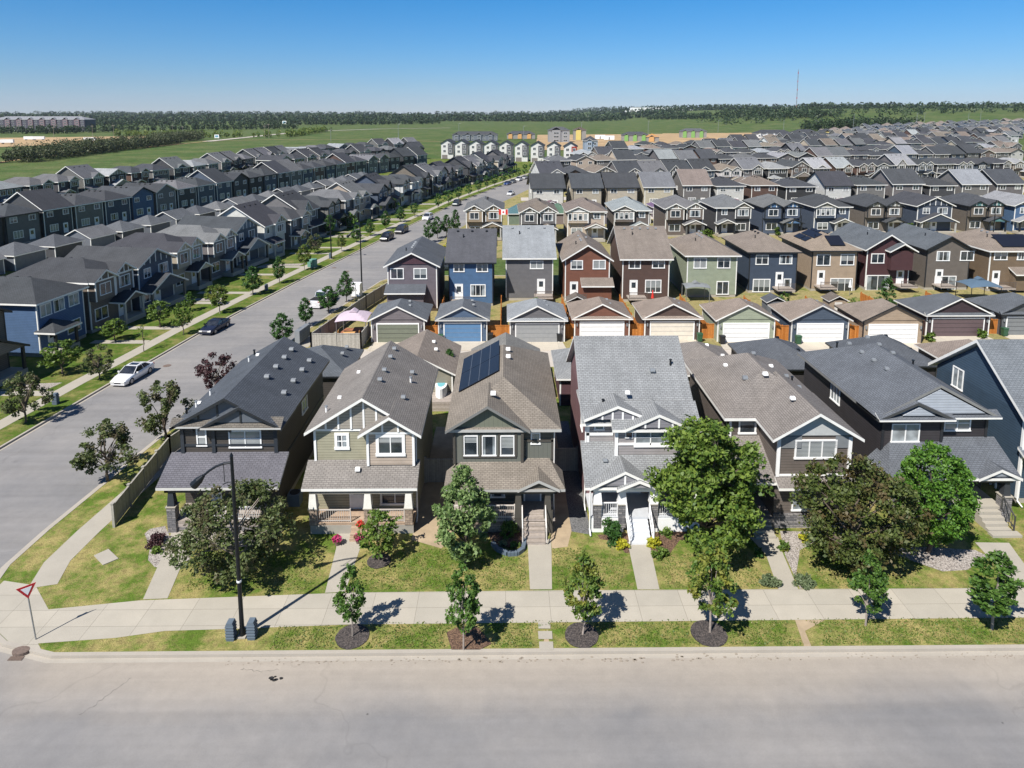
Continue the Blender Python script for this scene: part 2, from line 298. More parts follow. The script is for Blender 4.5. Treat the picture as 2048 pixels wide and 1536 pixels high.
# ------------------------------------------------------------------ mesh helpers
class MB:
    def __init__(s): s.v = []; s.f = []; s.m = []; s.mats = []
    def mi(s, mat):
        if mat not in s.mats: s.mats.append(mat)
        return s.mats.index(mat)
    def face(s, pts, mat):
        i = len(s.v); s.v += [tuple(p) for p in pts]; s.f.append(tuple(range(i, i + len(pts)))); s.m.append(s.mi(mat))
    def box(s, x0, x1, y0, y1, z0, z1, mat):
        P = [(x0, y0, z0), (x1, y0, z0), (x1, y1, z0), (x0, y1, z0), (x0, y0, z1), (x1, y0, z1), (x1, y1, z1), (x0, y1, z1)]
        i = len(s.v); s.v += P; k = s.mi(mat)
        for q in ((0, 3, 2, 1), (4, 5, 6, 7), (0, 1, 5, 4), (1, 2, 6, 5), (2, 3, 7, 6), (3, 0, 4, 7)):
            s.f.append(tuple(i + a for a in q)); s.m.append(k)
    def prism(s, poly, z0, z1, mat, side=None):
        n = len(poly); a = sum(poly[i][0] * poly[(i + 1) % n][1] - poly[(i + 1) % n][0] * poly[i][1] for i in range(n))
        if a < 0: poly = poly[::-1]
        k = s.mi(mat); ks = s.mi(side or mat); i = len(s.v)
        s.v += [(x, y, z0) for x, y in poly] + [(x, y, z1) for x, y in poly]
        s.f.append(tuple(i + n + j for j in range(n))); s.m.append(k)
        s.f.append(tuple(i + j for j in reversed(range(n)))); s.m.append(ks)
        for j in range(n):
            s.f.append((i + j, i + (j + 1) % n, i + n + (j + 1) % n, i + n + j)); s.m.append(ks)
    def extr(s, prof, a0, a1, axis, mat):     # profile (u,z) extruded along y or x
        n = len(prof)
        f = (lambda u, z, a: (u, a, z)) if axis == 'y' else (lambda u, z, a: (a, u, z))
        A = [f(u, z, a0) for u, z in prof]; B = [f(u, z, a1) for u, z in prof]
        s.face(A, mat); s.face(B[::-1], mat)
        for j in range(n): s.face([A[j], B[j], B[(j + 1) % n], A[(j + 1) % n]], mat)
    def tube(s, p0, p1, r0, r1, mat, n=8, caps=True):
        p0 = Vector(p0); p1 = Vector(p1); d = (p1 - p0)
        if d.length < 1e-6: return
        d.normalize(); a = d.orthogonal().normalized(); b = d.cross(a); k = s.mi(mat); i = len(s.v)
        for p, r in ((p0, r0), (p1, r1)):
            for j in range(n):
                t = 2 * math.pi * j / n; s.v.append(tuple(p + a * (r * math.cos(t)) + b * (r * math.sin(t))))
        for j in range(n):
            s.f.append((i + j, i + (j + 1) % n, i + n + (j + 1) % n, i + n + j)); s.m.append(k)
        if caps:
            s.f.append(tuple(i + j for j in reversed(range(n)))); s.m.append(k); s.f.append(tuple(i + n + j for j in range(n))); s.m.append(k)
    def path(s, pts, rad, mat, n=8):
        for a, b in zip(pts[:-1], pts[1:]): s.tube(a, b, rad, rad, mat, n)
    def roofsurf(s, polys, t, top, trim):
        key = lambda p: (round(p[0], 4), round(p[1], 4), round(p[2], 4))
        cnt = {}
        for P in polys:
            for a, b in zip(P, P[1:] + P[:1]):
                e = frozenset((key(a), key(b))); cnt[e] = cnt.get(e, 0) + 1
        for P in polys:
            s.face(P, top); s.face([(x, y, z - t) for x, y, z in P[::-1]], trim)
            for a, b in zip(P, P[1:] + P[:1]):
                if cnt[frozenset((key(a), key(b)))] == 1:
                    s.face([a, (a[0], a[1], a[2] - t), (b[0], b[1], b[2] - t), b], trim)
    def roof(s, x0, x1, y0, y1, ze, p, axis='y', h0=False, h1=False, t=0.2, top='asphalt_shingles', trim='trim_paint'):
        """pitched roof; the ridge runs along axis; h0/h1 hip the near/far (or left/right) end. returns ridge height"""
        if axis == 'y':
            xm = (x0 + x1) / 2; h = (x1 - x0) / 2; zr = ze + p * h
            a = y0 + (h if h0 else 0); b = y1 - (h if h1 else 0)
            if a > b: a = b = (a + b) / 2
            A, B, C, E = (x0, y0, ze), (x1, y0, ze), (x1, y1, ze), (x0, y1, ze); P, Q = (xm, a, zr), (xm, b, zr)
            F = [[B, C, Q, P], [E, A, P, Q]]
            if abs(a - b) < 1e-6: F = [[B, C, P], [E, A, P]]
            if h0: F.append([A, B, P])
            if h1: F.append([C, E, Q])
        else:
            ym = (y0 + y1) / 2; h = (y1 - y0) / 2; zr = ze + p * h
            a = x0 + (h if h0 else 0); b = x1 - (h if h1 else 0)
            if a > b: a = b = (a + b) / 2
            A, B, C, E = (x0, y0, ze), (x1, y0, ze), (x1, y1, ze), (x0, y1, ze); P, Q = (a, ym, zr), (b, ym, zr)
            F = [[A, B, Q, P], [C, E, P, Q]]
            if abs(a - b) < 1e-6: F = [[A, B, P], [C, E, P]]
            if h0: F.append([E, A, P])
            if h1: F.append([B, C, Q])
        s.roofsurf(F, t, top, trim); return zr
    def shed(s, x0, x1, ylow, yhigh, z0, z1, t=0.18, top='asphalt_shingles', trim='trim_paint', hipl=0, hipr=0):
        P = [(x0, ylow, z0), (x1, ylow, z0), (x1 - hipr, yhigh, z1), (x0 + hipl, yhigh, z1)]
        F = [P]
        if hipl: F.append([(x0, yhigh, z0), P[0], P[3]])
        if hipr: F.append([P[1], (x1, yhigh, z0), P[2]])
        if ylow > yhigh: F = [f[::-1] for f in F]
        s.roofsurf(F, t, top, trim)
    def mesh(s, name):
        me = D.meshes.new(name); me.from_pydata(s.v, [], s.f)
        for m in s.mats: me.materials.append(MATS[m])
        me.polygons.foreach_set('material_index', s.m)
        uvl = me.uv_layers.new(name='UVMap'); uv = np.zeros(len(me.loops) * 2, dtype=np.float32)
        vs = s.v; k = 0
        for f in s.f:
            a, b, c = vs[f[0]], vs[f[1]], vs[f[2]]
            u1 = (b[0] - a[0], b[1] - a[1], b[2] - a[2]); v1 = (c[0] - a[0], c[1] - a[1], c[2] - a[2])
            n = (u1[1] * v1[2] - u1[2] * v1[1], u1[2] * v1[0] - u1[0] * v1[2], u1[0] * v1[1] - u1[1] * v1[0])
            hl = math.hypot(n[0], n[1]); nl = math.sqrt(hl * hl + n[2] * n[2]) or 1
            if hl / nl < 0.03: ud = (1, 0, 0); vd = (0, 1, 0)
            else:
                ud = (-n[1] / hl, n[0] / hl, 0); nn = (n[0] / nl, n[1] / nl, n[2] / nl)
                vd = (nn[1] * ud[2] - nn[2] * ud[1], nn[2] * ud[0] - nn[0] * ud[2], nn[0] * ud[1] - nn[1] * ud[0])
            for i in f:
                p = vs[i]; uv[k] = p[0] * ud[0] + p[1] * ud[1]; uv[k + 1] = p[0] * vd[0] + p[1] * vd[1] + p[2] * vd[2]; k += 2
        uvl.data.foreach_set('uv', uv); me.update(); return me
    def build(s, name, parent=None, color=None, loc=None, label=None):
        return link(name, s.mesh(name), parent, color, loc, label)
def link(name, me, parent=None, color=None, loc=None, label=None, rz=None, scale=None):
    o = D.objects.new(name, me); COL.objects.link(o)
    if parent is not None: o.parent = parent
    if color is not None: o.color = color if len(color) == 4 else tuple(color) + (1,)
    if loc is not None: o.location = loc
    if rz is not None: o.rotation_euler[2] = rz
    if scale is not None: o.scale = scale
    if label: o['label'] = label
    return o
def tag(o, label=None, cat=None, group=None, kind=None):
    if label: o['label'] = label
    if cat: o['category'] = cat
    if group: o['group'] = group
    if kind: o['kind'] = kind
    return o
def thing(name, label, cat, loc=(0, 0, 0), rz=0, group=None):
    o = D.objects.new(name, None); COL.objects.link(o); o.location = loc; o.rotation_euler = (0, 0, rz); o.empty_display_size = 0.3
    return tag(o, label, cat, group)
def struct(o): o['kind'] = 'structure'; return o
def copy_tree(o, kids, parent=None, wall=None, roof=None, accent=None):
    c = o.copy(); COL.objects.link(c)
    if parent is not None: c.parent = parent
    b = o.name.split('.')[0]
    if wall and b in ('wall', 'porch'): c.color = wall
    if accent and b in ('gable_panel', 'garage_door'): c.color = accent
    if roof and b in ('roof', 'porch_roof'): c.color = roof
    for ch in kids.get(o, ()): copy_tree(ch, kids, c, wall, roof, accent)
    return c
def kids_of(root):
    K = {}
    def rec(o):
        ch = list(o.children)
        if ch: K[o] = ch
        for x in ch: rec(x)
    rec(root); return K

# windows: a framed unit built once per size, facing -Y, then placed
WC = {}
def window(parent, x, y, z, w, h, n=2, rail=False, rz=0.0, glass=None, casing=0.09, dark=False, name='window', color=None):
    w = round(w, 1); h = round(h, 1)
    w = max(w, 0.4); h = max(h, 0.4)
    key = (w, h, n, rail, casing, dark)
    if key not in WC:
        fm = 'dark_paint' if dark else 'white_paint'
        f = MB(); c = casing
        f.box(-w / 2 - c, w / 2 + c, -0.06, 0.03, h / 2, h / 2 + c, fm); f.box(-w / 2 - c - .03, w / 2 + c + .03, -0.09, 0.03, -h / 2 - c, -h / 2, fm)
        f.box(-w / 2 - c, -w / 2, -0.06, 0.03, -h / 2, h / 2, fm); f.box(w / 2, w / 2 + c, -0.06, 0.03, -h / 2, h / 2, fm)
        for i in range(1, n):
            xx = -w / 2 + w * i / n; f.box(xx - .035, xx + .035, -0.05, 0.03, -h / 2, h / 2, fm)
        if rail: f.box(-w / 2, w / 2, -0.045, 0.03, -.03, .03, fm)
        WC[key] = (f.mesh('window'), {})
    me, panes = WC[key]
    g = glass or rnd.choice(['window_glass', 'window_blinds', 'window_glass+0', 'window_glass+1', 'window_glass+2', 'window_glass+3'])
    if g == 'window_glass' and glass: g = 'window_glass+%d' % rnd.choice([0, 1, 1, 3, 2])
    if g not in panes:
        p = MB(); gg = g.split('+')[0]; p.box(-w / 2, w / 2, -0.012, 0.02, -h / 2, h / 2, gg)
        if '+' in g:
            v = int(g.split('+')[1])
            if v in (0, 2): p.box(-w / 2, w / 2, -0.018, -.013, h / 2 - h * (.35 if v == 0 else .62), h / 2, 'window_blinds')
            if v in (1, 3): p.box(-w / 2, -w / 2 + w * .2, -0.018, -.013, -h / 2, h / 2, 'window_curtain'); p.box(w / 2 - w * (.2 if v == 1 else .38), w / 2, -0.018, -.013, -h / 2, h / 2, 'window_curtain')
        panes[g] = p.mesh('pane')
    o = link(name, me, parent, loc=(x, y, z), rz=rz); link('pane', panes[g], o)
    return o
def flatwindow(parent, x, y, z, w, h, rz=0.0, n=2):
    key = ('flat', w, h, n)
    if key not in WC:
        f = MB(); f.box(-w / 2 - .08, w / 2 + .08, -0.04, 0.02, -h / 2 - .08, h / 2 + .08, 'white_paint')
        for i in range(n):
            a = -w / 2 + w * i / n; f.box(a + .04, a + w / n - .04, -0.05, -0.03, -h / 2 + .02, h / 2 - .02, 'window_glass')
        WC[key] = f.mesh('window')
    return link('window', WC[key], parent, loc=(x, y, z), rz=rz)
def door(parent, x, y, z, w=0.95, h=2.1, col=(0.75, 0.75, 0.74), rz=0.0, lite=True):
    d = MB(); d.box(-w / 2 - .1, w / 2 + .1, -.05, .03, h, h + .1, 'white_paint'); d.box(-w / 2 - .1, -w / 2, -.05, .03, 0, h, 'white_paint'); d.box(w / 2, w / 2 + .1, -.05, .03, 0, h, 'white_paint')
    d.box(-w / 2, w / 2, -.03, .03, 0, h, 'painted_surface')
    if lite: d.box(-w / 2 + .18, w / 2 - .18, -.04, .0, h * .5, h * .88, 'window_glass')
    o = d.build('door', parent, color=col, loc=(x, y, z)); o.rotation_euler[2] = rz
    k = MB(); k.tube((w / 2 - .1, -.09, 1.0), (w / 2 - .1, -.03, 1.0), .035, .035, 'galvanised', 6); k.build('handle', o)
    return o

# ------------------------------------------------------------------ ground, roads, kerbs, pavements
def lin(a, b, n): return [a + (b - a) * i / n for i in range(n + 1)]
xs = lin(-6500, -1500, 6)[:-1] + lin(-1500, -200, 20)[:-1] + lin(-200, 900, 44)[:-1] + lin(900, 2500, 16)[:-1] + lin(2500, 6500, 4)
ys = [-200, 0, 100, 200] + lin(300, 1600, 40) + lin(1700, 3000, 8) + [3500, 4000, 5000, 6500, 8000]
gm = MB(); gm.mats = ['field_grass']; nx = len(xs)
gm.v = [(x, y, th(x, y) - 0.2) for y in ys for x in xs]
for j in range(len(ys) - 1):
    for i in range(nx - 1):
        a = j * nx + i; gm.f.append((a, a + 1, a + nx + 1, a + nx)); gm.m.append(0)
struct(gm.build('ground'))
def offset(pts, d):                 # offset a polyline to its left by d
    out = []
    for i, p in enumerate(pts):
        a = pts[max(0, i - 1)]; b = pts[min(len(pts) - 1, i + 1)]
        dx, dy = b[0] - a[0], b[1] - a[1]; L = math.hypot(dx, dy) or 1
        out.append((p[0] - dy / L * d, p[1] + dx / L * d))
    return out
def ribbon(name, pts, d0, d1, z0, z1, mat):
    A = offset(pts, d0); B = offset(pts, d1); m = MB()
    for i in range(len(pts) - 1):
        q = [A[i], A[i + 1], B[i + 1], B[i]]
        if (q[1][0]-q[0][0])*(q[2][1]-q[0][1])-(q[1][1]-q[0][1])*(q[2][0]-q[0][0]) < 0: q = q[::-1]
        m.face([(x, y, z1) for x, y in q], mat)
        m.face([(A[i][0], A[i][1], z0), (A[i+1][0], A[i+1][1], z0), (A[i+1][0], A[i+1][1], z1), (A[i][0], A[i][1], z1)], mat)
        m.face([(B[i][0], B[i][1], z0), (B[i+1][0], B[i+1][1], z0), (B[i+1][0], B[i+1][1], z1), (B[i][0], B[i][1], z1)], mat)
    return struct(m.build(name))
def slab(name, poly, z0, z1, mat, side=None):
    m = MB(); m.prism(poly, z0, z1, mat, side); return struct(m.build(name))
def sheet(name, poly, z, mat, terrain=False):
    a = sum(poly[i][0] * poly[(i + 1) % len(poly)][1] - poly[(i + 1) % len(poly)][0] * poly[i][1] for i in range(len(poly)))
    if a < 0: poly = poly[::-1]
    m = MB()
    if not terrain: m.face([(x, y, z) for x, y in poly], mat)
    else:                           # quad patch subdivided to follow the land
        n = 14; A, B, C, E = poly
        g = [[((1-u)*((1-v)*A[0]+v*E[0])+u*((1-v)*B[0]+v*C[0]), (1-u)*((1-v)*A[1]+v*E[1])+u*((1-v)*B[1]+v*C[1])) for u in [i/n for i in range(n+1)]] for v in [j/n for j in range(n+1)]]
        for j in range(n):
            for i in range(n):
                m.face([(p[0], p[1], th(*p) + z) for p in (g[j][i], g[j][i+1], g[j+1][i+1], g[j+1][i])], mat)
    return struct(m.build(name))
def frange(a, b, s):
    out = []; x = a
    while x < b: out.append(x); x += s
    return out
LK = [(-42, -10), (-41.6, 35), (-41.2, 52), (-39.8, 66), (-38.9, 73), (-37.9, 82), (-36.3, 92), (-33.4, 109), (-29.6, 129), (-23.6, 160), (-14.4, 205), (-1.7, 253), (13, 300), (28, 345), (46, 390)]
def interp(pts, y):
    for a, b in zip(pts[:-1], pts[1:]):
        if a[1] <= y <= b[1]: return a[0] + (b[0] - a[0]) * (y - a[1]) / (b[1] - a[1])
    return pts[-1][0] if y > pts[-1][1] else pts[0][0]
RKfar = offset(LK, -13.0)
def rk(y): return interp(RKfar, y)
arc = [(-20.2, 108), (-22.6, 96), (-25.2, 81.5), (-26.4, 74), (-28.9, 56), (-29.5, 48), (-30.0, 41.5), (-30.05, 38), (-29.4, 35.4), (-27.9, 33.2), (-25.8, 31.8), (-22.8, 31.0), (-18, 31.0), (70, 31.0)]
sheet('road', [(-42.3, -12), (-42.3, 36)] + [(x - .3, y) for x, y in LK[2:]] + [(RKfar[-1][0] + 1, RKfar[-1][1])] + [(x + 1, y) for x, y in RKfar[::-1][1:5]] + [(-14, 112), (60, 112), (60, 128), (130, 128), (130, 60), (130, 32.2), (130, 17), (-27, 17), (-27, -12)], -0.14, 'worn_asphalt')
R1 = [p for p in arc if p[1] <= 70 or False]
b1 = [(-26.9, 70)] + arc[4:] + [(70, 70)]
slab('front_lawns', [(-27.0, 70)] + arc[4:-1] + [(110, 31.0), (110, 70)], -0.19, 0.0, 'lawn_grass')
slab('lane_block_lawns', [(-25.7, 75.8), (-25.2, 81.5), (-22.6, 96), (-20.2, 108), (-18, 111.5), (130, 111.5), (130, 75.8)], -0.19, 0.0, 'dry_grass')
sheet('back_lane', [(-26.5, 70), (110, 70), (110, 75.8), (-25.6, 75.8)], -0.05, 'lane_asphalt')
slab('estate_lawns', [(rk(126) + 0.5, 126)] + [p for p in RKfar if p[1] > 127][:-1] + [(rk(372), 372), (330, 372), (330, 126)], -0.19, 0.0, 'dry_grass')
slab('left_lawns', [(x, y) for x, y in LK if y > -20] + [(-40, 400), (-105, 390), (-150, 250), (-175, 150), (-190, -10)], -0.19, 0.0, 'lush_grass')
ribbon('side_kerb', [(x, y) for x, y in LK], -0.03, 0.17, -0.14, 0.015, 'kerb_concrete')
ribbon('side_gutter', [(x, y) for x, y in LK], -0.30, -0.04, -0.139, -0.132, 'kerb_concrete')
ribbon('front_kerb', arc[4:-1] + [(110, 31.0)], -0.03, 0.2, -0.14, 0.02, 'kerb_concrete')
ribbon('front_gutter', arc[4:-1] + [(110, 31.0)], -0.33, -0.04, -0.139, -0.130, 'kerb_concrete')
ribbon('lane_block_kerb', [(-26.0, 76.3), (-25.2, 81.5), (-22.6, 96), (-20.2, 108), (-18, 111.4), (-14, 111.5), (110, 111.5)][::-1], -0.03, 0.2, -0.14, 0.02, 'kerb_concrete')
ribbon('side_pavement', offset([(x, y) for x, y in LK], 0), 2.6, 4.1, -0.02, 0.012, 'plain_concrete')
# the corner pavement and the wide front walk
walkL = [pt(19, 1167), pt(71, 1171), pt(97, 1219), pt(280, 1201), (-8.84, 35.4), (2.5, 35.45), (25.4, 35.4), (110, 35.4), (110, 33.1), (27, 33.08), (-8.3, 32.95), (-14.5, 32.7), pt(330, 1262), pt(230, 1276), pt(76, 1287), pt(84, 1302)]
sheet('front_pavement', [(-29.2, 36.6)] + walkL[1:] + [(-24.3, 31.45), (-25.7, 32.0), (-27.8, 33.4), (-29.2, 35.5)], 0.008, 'walk_concrete')
ribbon('corner_pavement', [(-26.2, 69.5)] + arc[4:9], 2.1, 3.6, -0.02, 0.013, 'plain_concrete')
def walk(name, pts, z=0.014, mat='plain_concrete'): return sheet(name, pts, z, mat)
W = lambda *q: [pt(*p) for p in q]
walk('garden_path', W((286, 1199), (330, 1100), (352, 1040), (392, 1040), (372, 1110), (335, 1197)))
walk('garden_path', W((650, 1186), (672, 1098), (676, 1066), (722, 1066), (720, 1098), (690, 1184)))
walk('garden_path', W((1060, 1179), (1056, 1100), (1054, 1078), (1102, 1078), (1103, 1105), (1104, 1179)))
walk('garden_path', W((1275, 1179), (1255, 1084), (1298, 1084), (1319, 1179)))
walk('garden_path', W((1557, 1180), (1532, 1110), (1500, 1075), (1556, 1075), (1567, 1110), (1597, 1180)))
walk('garden_path', W((2035, 1178), (1950, 1085), (2018, 1086), (2085, 1178)))
sheet('stepping_stone', W((1076, 1245), (1100, 1245), (1101, 1258), (1077, 1258)), 0.03, 'plain_concrete')
sheet('stepping_stone', W((1076, 1263), (1104, 1263), (1105, 1279), (1077, 1279)), 0.03, 'plain_concrete')
sheet('stepping_stone', W((1078, 1284), (1106, 1284), (1107, 1301), (1079, 1301)), 0.03, 'plain_concrete')
slab('concrete_pad', W((188, 1112), (217, 1099), (237, 1118), (206, 1131)), -0.02, 0.05, 'plain_concrete')
sheet('gravel_bed', W((289, 1068), (300, 1058), (330, 1052), (352, 1100), (385, 1118), (350, 1130), (310, 1135), (296, 1120), (300, 1095)), 0.01, 'white_pebbles')
sheet('gravel_bed', W((372, 1064), (553, 1050), (555, 1072), (520, 1092), (440, 1096), (372, 1084)), 0.01, 'white_pebbles')
sheet('soil_strip', [(-6.0, 40.2), (-4.0, 39.3), (-3.1, 41.5), (-3.0, 56), (-6.0, 56)], 0.01, 'sandy_soil')
sheet('soil_strip', [(2.9, 39.2), (3.9, 39.4), (4.3, 41), (4.3, 57), (3.0, 57)], 0.01, 'sandy_soil')
sheet('gravel_strip', [(4.2, 41.0), (5.55, 40.6), (5.55, 57), (4.25, 57)], 0.006, 'grey_gravel')
sheet('mulch_bed', W((1195, 1070), (1260, 1066), (1262, 1106), (1250, 1106), (1235, 1085), (1200, 1078)), 0.01, 'bark_mulch')
sheet('mulch_bed', W((1296, 1066), (1400, 1060), (1480, 1080), (1360, 1080), (1336, 1112), (1318, 1118), (1302, 1108)), 0.01, 'bark_mulch')
sheet('planting_bed', W((1560, 1062), (1700, 1066), (1640, 1078), (1600, 1100), (1592, 1150), (1625, 1172), (1600, 1178), (1570, 1110)), 0.008, 'white_pebbles')
sheet('planting_bed', W((1760, 1098), (1850, 1094), (1950, 1100), (1975, 1112), (1960, 1122), (1935, 1140), (1885, 1143), (1820, 1120)), 0.008, 'white_pebbles')
sheet('soil_patch', W((1095, 1258), (1099, 1290), (1085, 1290)), 0.005, 'sandy_soil')
sheet('soil_patch', W((1590, 1240), (1650, 1240), (1610, 1262), (1625, 1298), (1610, 1298)), 0.005, 'sandy_soil')
# retained bed with a block edge by the grey-green house
eb = W((985, 1090), (995, 1102), (1015, 1111), (1035, 1110), (1046, 1102), (1049, 1088), (1050, 1062))
sheet('planting_bed', W((985, 1090), (1049, 1104), (1052, 1050), (970, 1055)), 0.1, 'bark_mulch')
em = MB()
for a, b in zip(eb[:-1], eb[1:]):
    for k in range(3):
        p = (a[0] + (b[0]-a[0]) * k/3, a[1] + (b[1]-a[1]) * k/3); q = (a[0] + (b[0]-a[0]) * (k+.92)/3, a[1] + (b[1]-a[1]) * (k+.92)/3)
        for lv in range(2):
            dx, dy = q[0]-p[0], q[1]-p[1]; L = math.hypot(dx, dy); ox, oy = -dy/L*.12, dx/L*.12
            em.prism([(p[0]-ox, p[1]-oy), (q[0]-ox, q[1]-oy), (q[0]+ox, q[1]+oy), (p[0]+ox, p[1]+oy)], lv*.13, lv*.13+.125, 'pedestal_grey')
tag(em.build('garden_edging'), 'curved low grey block edging round the bed left of the grey-green house steps', 'edging')

# ------------------------------------------------------------------ roof vents, steps, railings
VM = {}
def vent(parent, p, size=0.4, mat='vent_grey'):
    k = ('v', mat)
    if k not in VM:
        m = MB(); m.box(-.2, .2, -.2, .2, -.06, .03, mat)
        m.v += []; m.extr([(-.17, .03), (.17, .03), (.12, .19), (-.12, .16)], -.19, .19, 'x', mat); VM[k] = m.mesh('roof_vent')
    return link('roof_vent', VM[k], parent, loc=p, scale=(size / .46,) * 3)
def vpipe(parent, p, white=False):
    k = ('p', white)
    if k not in VM:
        m = MB(); m.tube((0, 0, -.1), (0, 0, .4), .07, .07, 'black_metal' if not white else 'white_paint', 8)
        m.tube((0, 0, .4), (0, 0, .46), .12, .10, 'black_metal' if not white else 'vent_grey', 8); VM[k] = m.mesh('vent_pipe')
    return link('vent_pipe', VM[k], parent, loc=p)
def stairs(parent, x0, x1, y0, z1, n, mat='deck_planks', tread=.29, name='steps', color=None):
    m = MB()                        # climbs from y0-n*tread up to z1 at y0
    for i in range(n):
        zt = z1 * (i + 1) / (n + 1); m.box(x0, x1, y0 - tread * (n - i), y0 + .01 * i, zt - z1/(n+1) + .002, zt, mat)
    return m.build(name, parent, color)
def railing(parent, a, b, z0, z1, mat='painted_surface', color=(.3, .27, .25), step=.14, sl=0.0, post=True):
    """baluster rail between two points; sl drops the far end"""
    m = MB(); L = math.hypot(b[0] - a[0], b[1] - a[1]); n = max(2, int(L / step))
    m.tube((a[0], a[1], z1), (b[0], b[1], z1 - sl), .045, .045, mat, 4); m.tube((a[0], a[1], z0 + .1), (b[0], b[1], z0 + .1 - sl), .03, .03, mat, 4)
    for i in range(n + 1):
        t = i / n; x = a[0] + (b[0]-a[0])*t; y = a[1] + (b[1]-a[1])*t; d = sl * t
        r = .05 if (post and i in (0, n)) else .018
        m.tube((x, y, z0 - d), (x, y, z1 - d + (.08 if r > .03 else 0)), r, r, mat, 4)
    return m.build('railing', parent, color)
def column(parent, x, y, z0, z1, zs, stone, color, w=.5, top=.36):
    m = MB()
    if zs > z0: m.box(x - w/2, x + w/2, y - w/2, y + w/2, z0, zs, stone); m.box(x - w/2 - .05, x + w/2 + .05, y - w/2 - .05, y + w/2 + .05, zs, zs + .07, 'plain_concrete')
    a, b = top/2 + .06, top/2 - .02; z = zs + .07
    P = [(x-a, y-a, z), (x+a, y-a, z), (x+a, y+a, z), (x-a, y+a, z), (x-b, y-b, z1), (x+b, y-b, z1), (x+b, y+b, z1), (x-b, y+b, z1)]
    for q in ((0, 1, 5, 4), (1, 2, 6, 5), (2, 3, 7, 6), (3, 0, 4, 7)): m.face([P[i] for i in q], 'painted_surface')
    return m.build('column', parent, color)
def downspout(parent, x, y, z1, col=(.8, .8, .78)):
    m = MB(); m.tube((x, y, z1), (x, y, .3), .05, .05, 'painted_surface', 6); m.tube((x, y, .3), (x, y - .5, .12), .05, .05, 'painted_surface', 6)
    return m.build('downspout', parent, col)
def box_part(name, parent, dims, mat, color=None, label=None):
    m = MB(); m.box(*dims, mat); return m.build(name, parent, color, label=label)
def winpx(parent, Y, x0, y0, x1, y1, n=2, rail=False, **kw):
    (ax, az), (bx, bz) = xz(x0, y0, Y), xz(x1, y1, Y)
    return window(parent, (ax + bx) / 2 - parent.location.x, Y - parent.location.y, (az + bz) / 2, bx - ax, az - bz, n, rail, **kw)
def gable_tri(parent, Y, x0, x1, z0, z1, name='gable_panel', mat='lap_siding', color=None, depth=.08, battens=0, bcol='white_paint', inset=0.0):
    """triangular infill on a front-facing gable, with optional vertical battens"""
    m = MB(); xm = (x0 + x1) / 2
    m.extr([(x0 + inset, z0), (x1 - inset, z0), (xm, z1 - inset * .5)], Y - depth, Y, 'y', mat)
    for i in range(1, battens + 1):
        t = i / (battens + 1); x = x0 + (x1 - x0) * t; zt = z0 + (z1 - z0) * (1 - abs(2 * t - 1)) - .05
        if zt - z0 > .2: m.box(x - .06, x + .06, Y - depth - .04, Y - depth, z0, zt, bcol)
    return m.build(name, parent, color)
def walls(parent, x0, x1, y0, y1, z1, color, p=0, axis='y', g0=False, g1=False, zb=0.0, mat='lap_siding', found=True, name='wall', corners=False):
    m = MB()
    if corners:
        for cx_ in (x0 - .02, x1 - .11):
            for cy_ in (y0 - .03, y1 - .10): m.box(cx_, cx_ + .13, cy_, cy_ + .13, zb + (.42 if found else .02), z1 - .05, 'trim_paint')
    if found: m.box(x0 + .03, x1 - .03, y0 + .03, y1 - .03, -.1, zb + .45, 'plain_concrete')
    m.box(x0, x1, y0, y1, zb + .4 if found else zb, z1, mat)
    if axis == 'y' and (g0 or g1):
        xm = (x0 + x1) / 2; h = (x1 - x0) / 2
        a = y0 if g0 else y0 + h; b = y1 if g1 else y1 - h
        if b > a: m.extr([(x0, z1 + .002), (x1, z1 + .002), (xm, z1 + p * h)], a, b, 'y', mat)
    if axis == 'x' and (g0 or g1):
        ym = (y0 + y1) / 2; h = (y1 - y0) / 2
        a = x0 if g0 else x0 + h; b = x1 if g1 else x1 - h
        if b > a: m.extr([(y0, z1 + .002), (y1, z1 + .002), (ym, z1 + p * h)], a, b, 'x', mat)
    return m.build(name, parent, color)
WH, DK = 1.0, 0.0                   # alpha of object colour picks white or dark trim
def C(h, a=1.0): return hexc(h) + (a,)

# ------------------------------------------------------------------ the seven houses on the front street
OH = .5
def rel(root, dx=0): pass
def front_house(name, label, x0, x1, yf, yb, wall, roofc, p, axis='y', h0=False, h1=False, ze=6.35):
    """walls and main roof; local origin at the front wall's foot"""
    xc = (x0 + x1) / 2; t = thing(name, label, 'house', (xc, yf, 0)); hw = (x1 - x0) / 2; dp = yb - yf
    zt = ze + p * OH - .2 - .015
    walls(t, -hw, hw, 0, dp, zt, wall[:3] + (roofc[3],), p, axis, not h0, not h1, corners=yf > 80)
    m = MB(); zr = m.roof(-hw - OH, hw + OH, -OH, dp + OH, ze, p, axis, h0, h1); m.build('roof', t, roofc)
    return t, hw, dp, zr
G1 = 'houses along the front street'
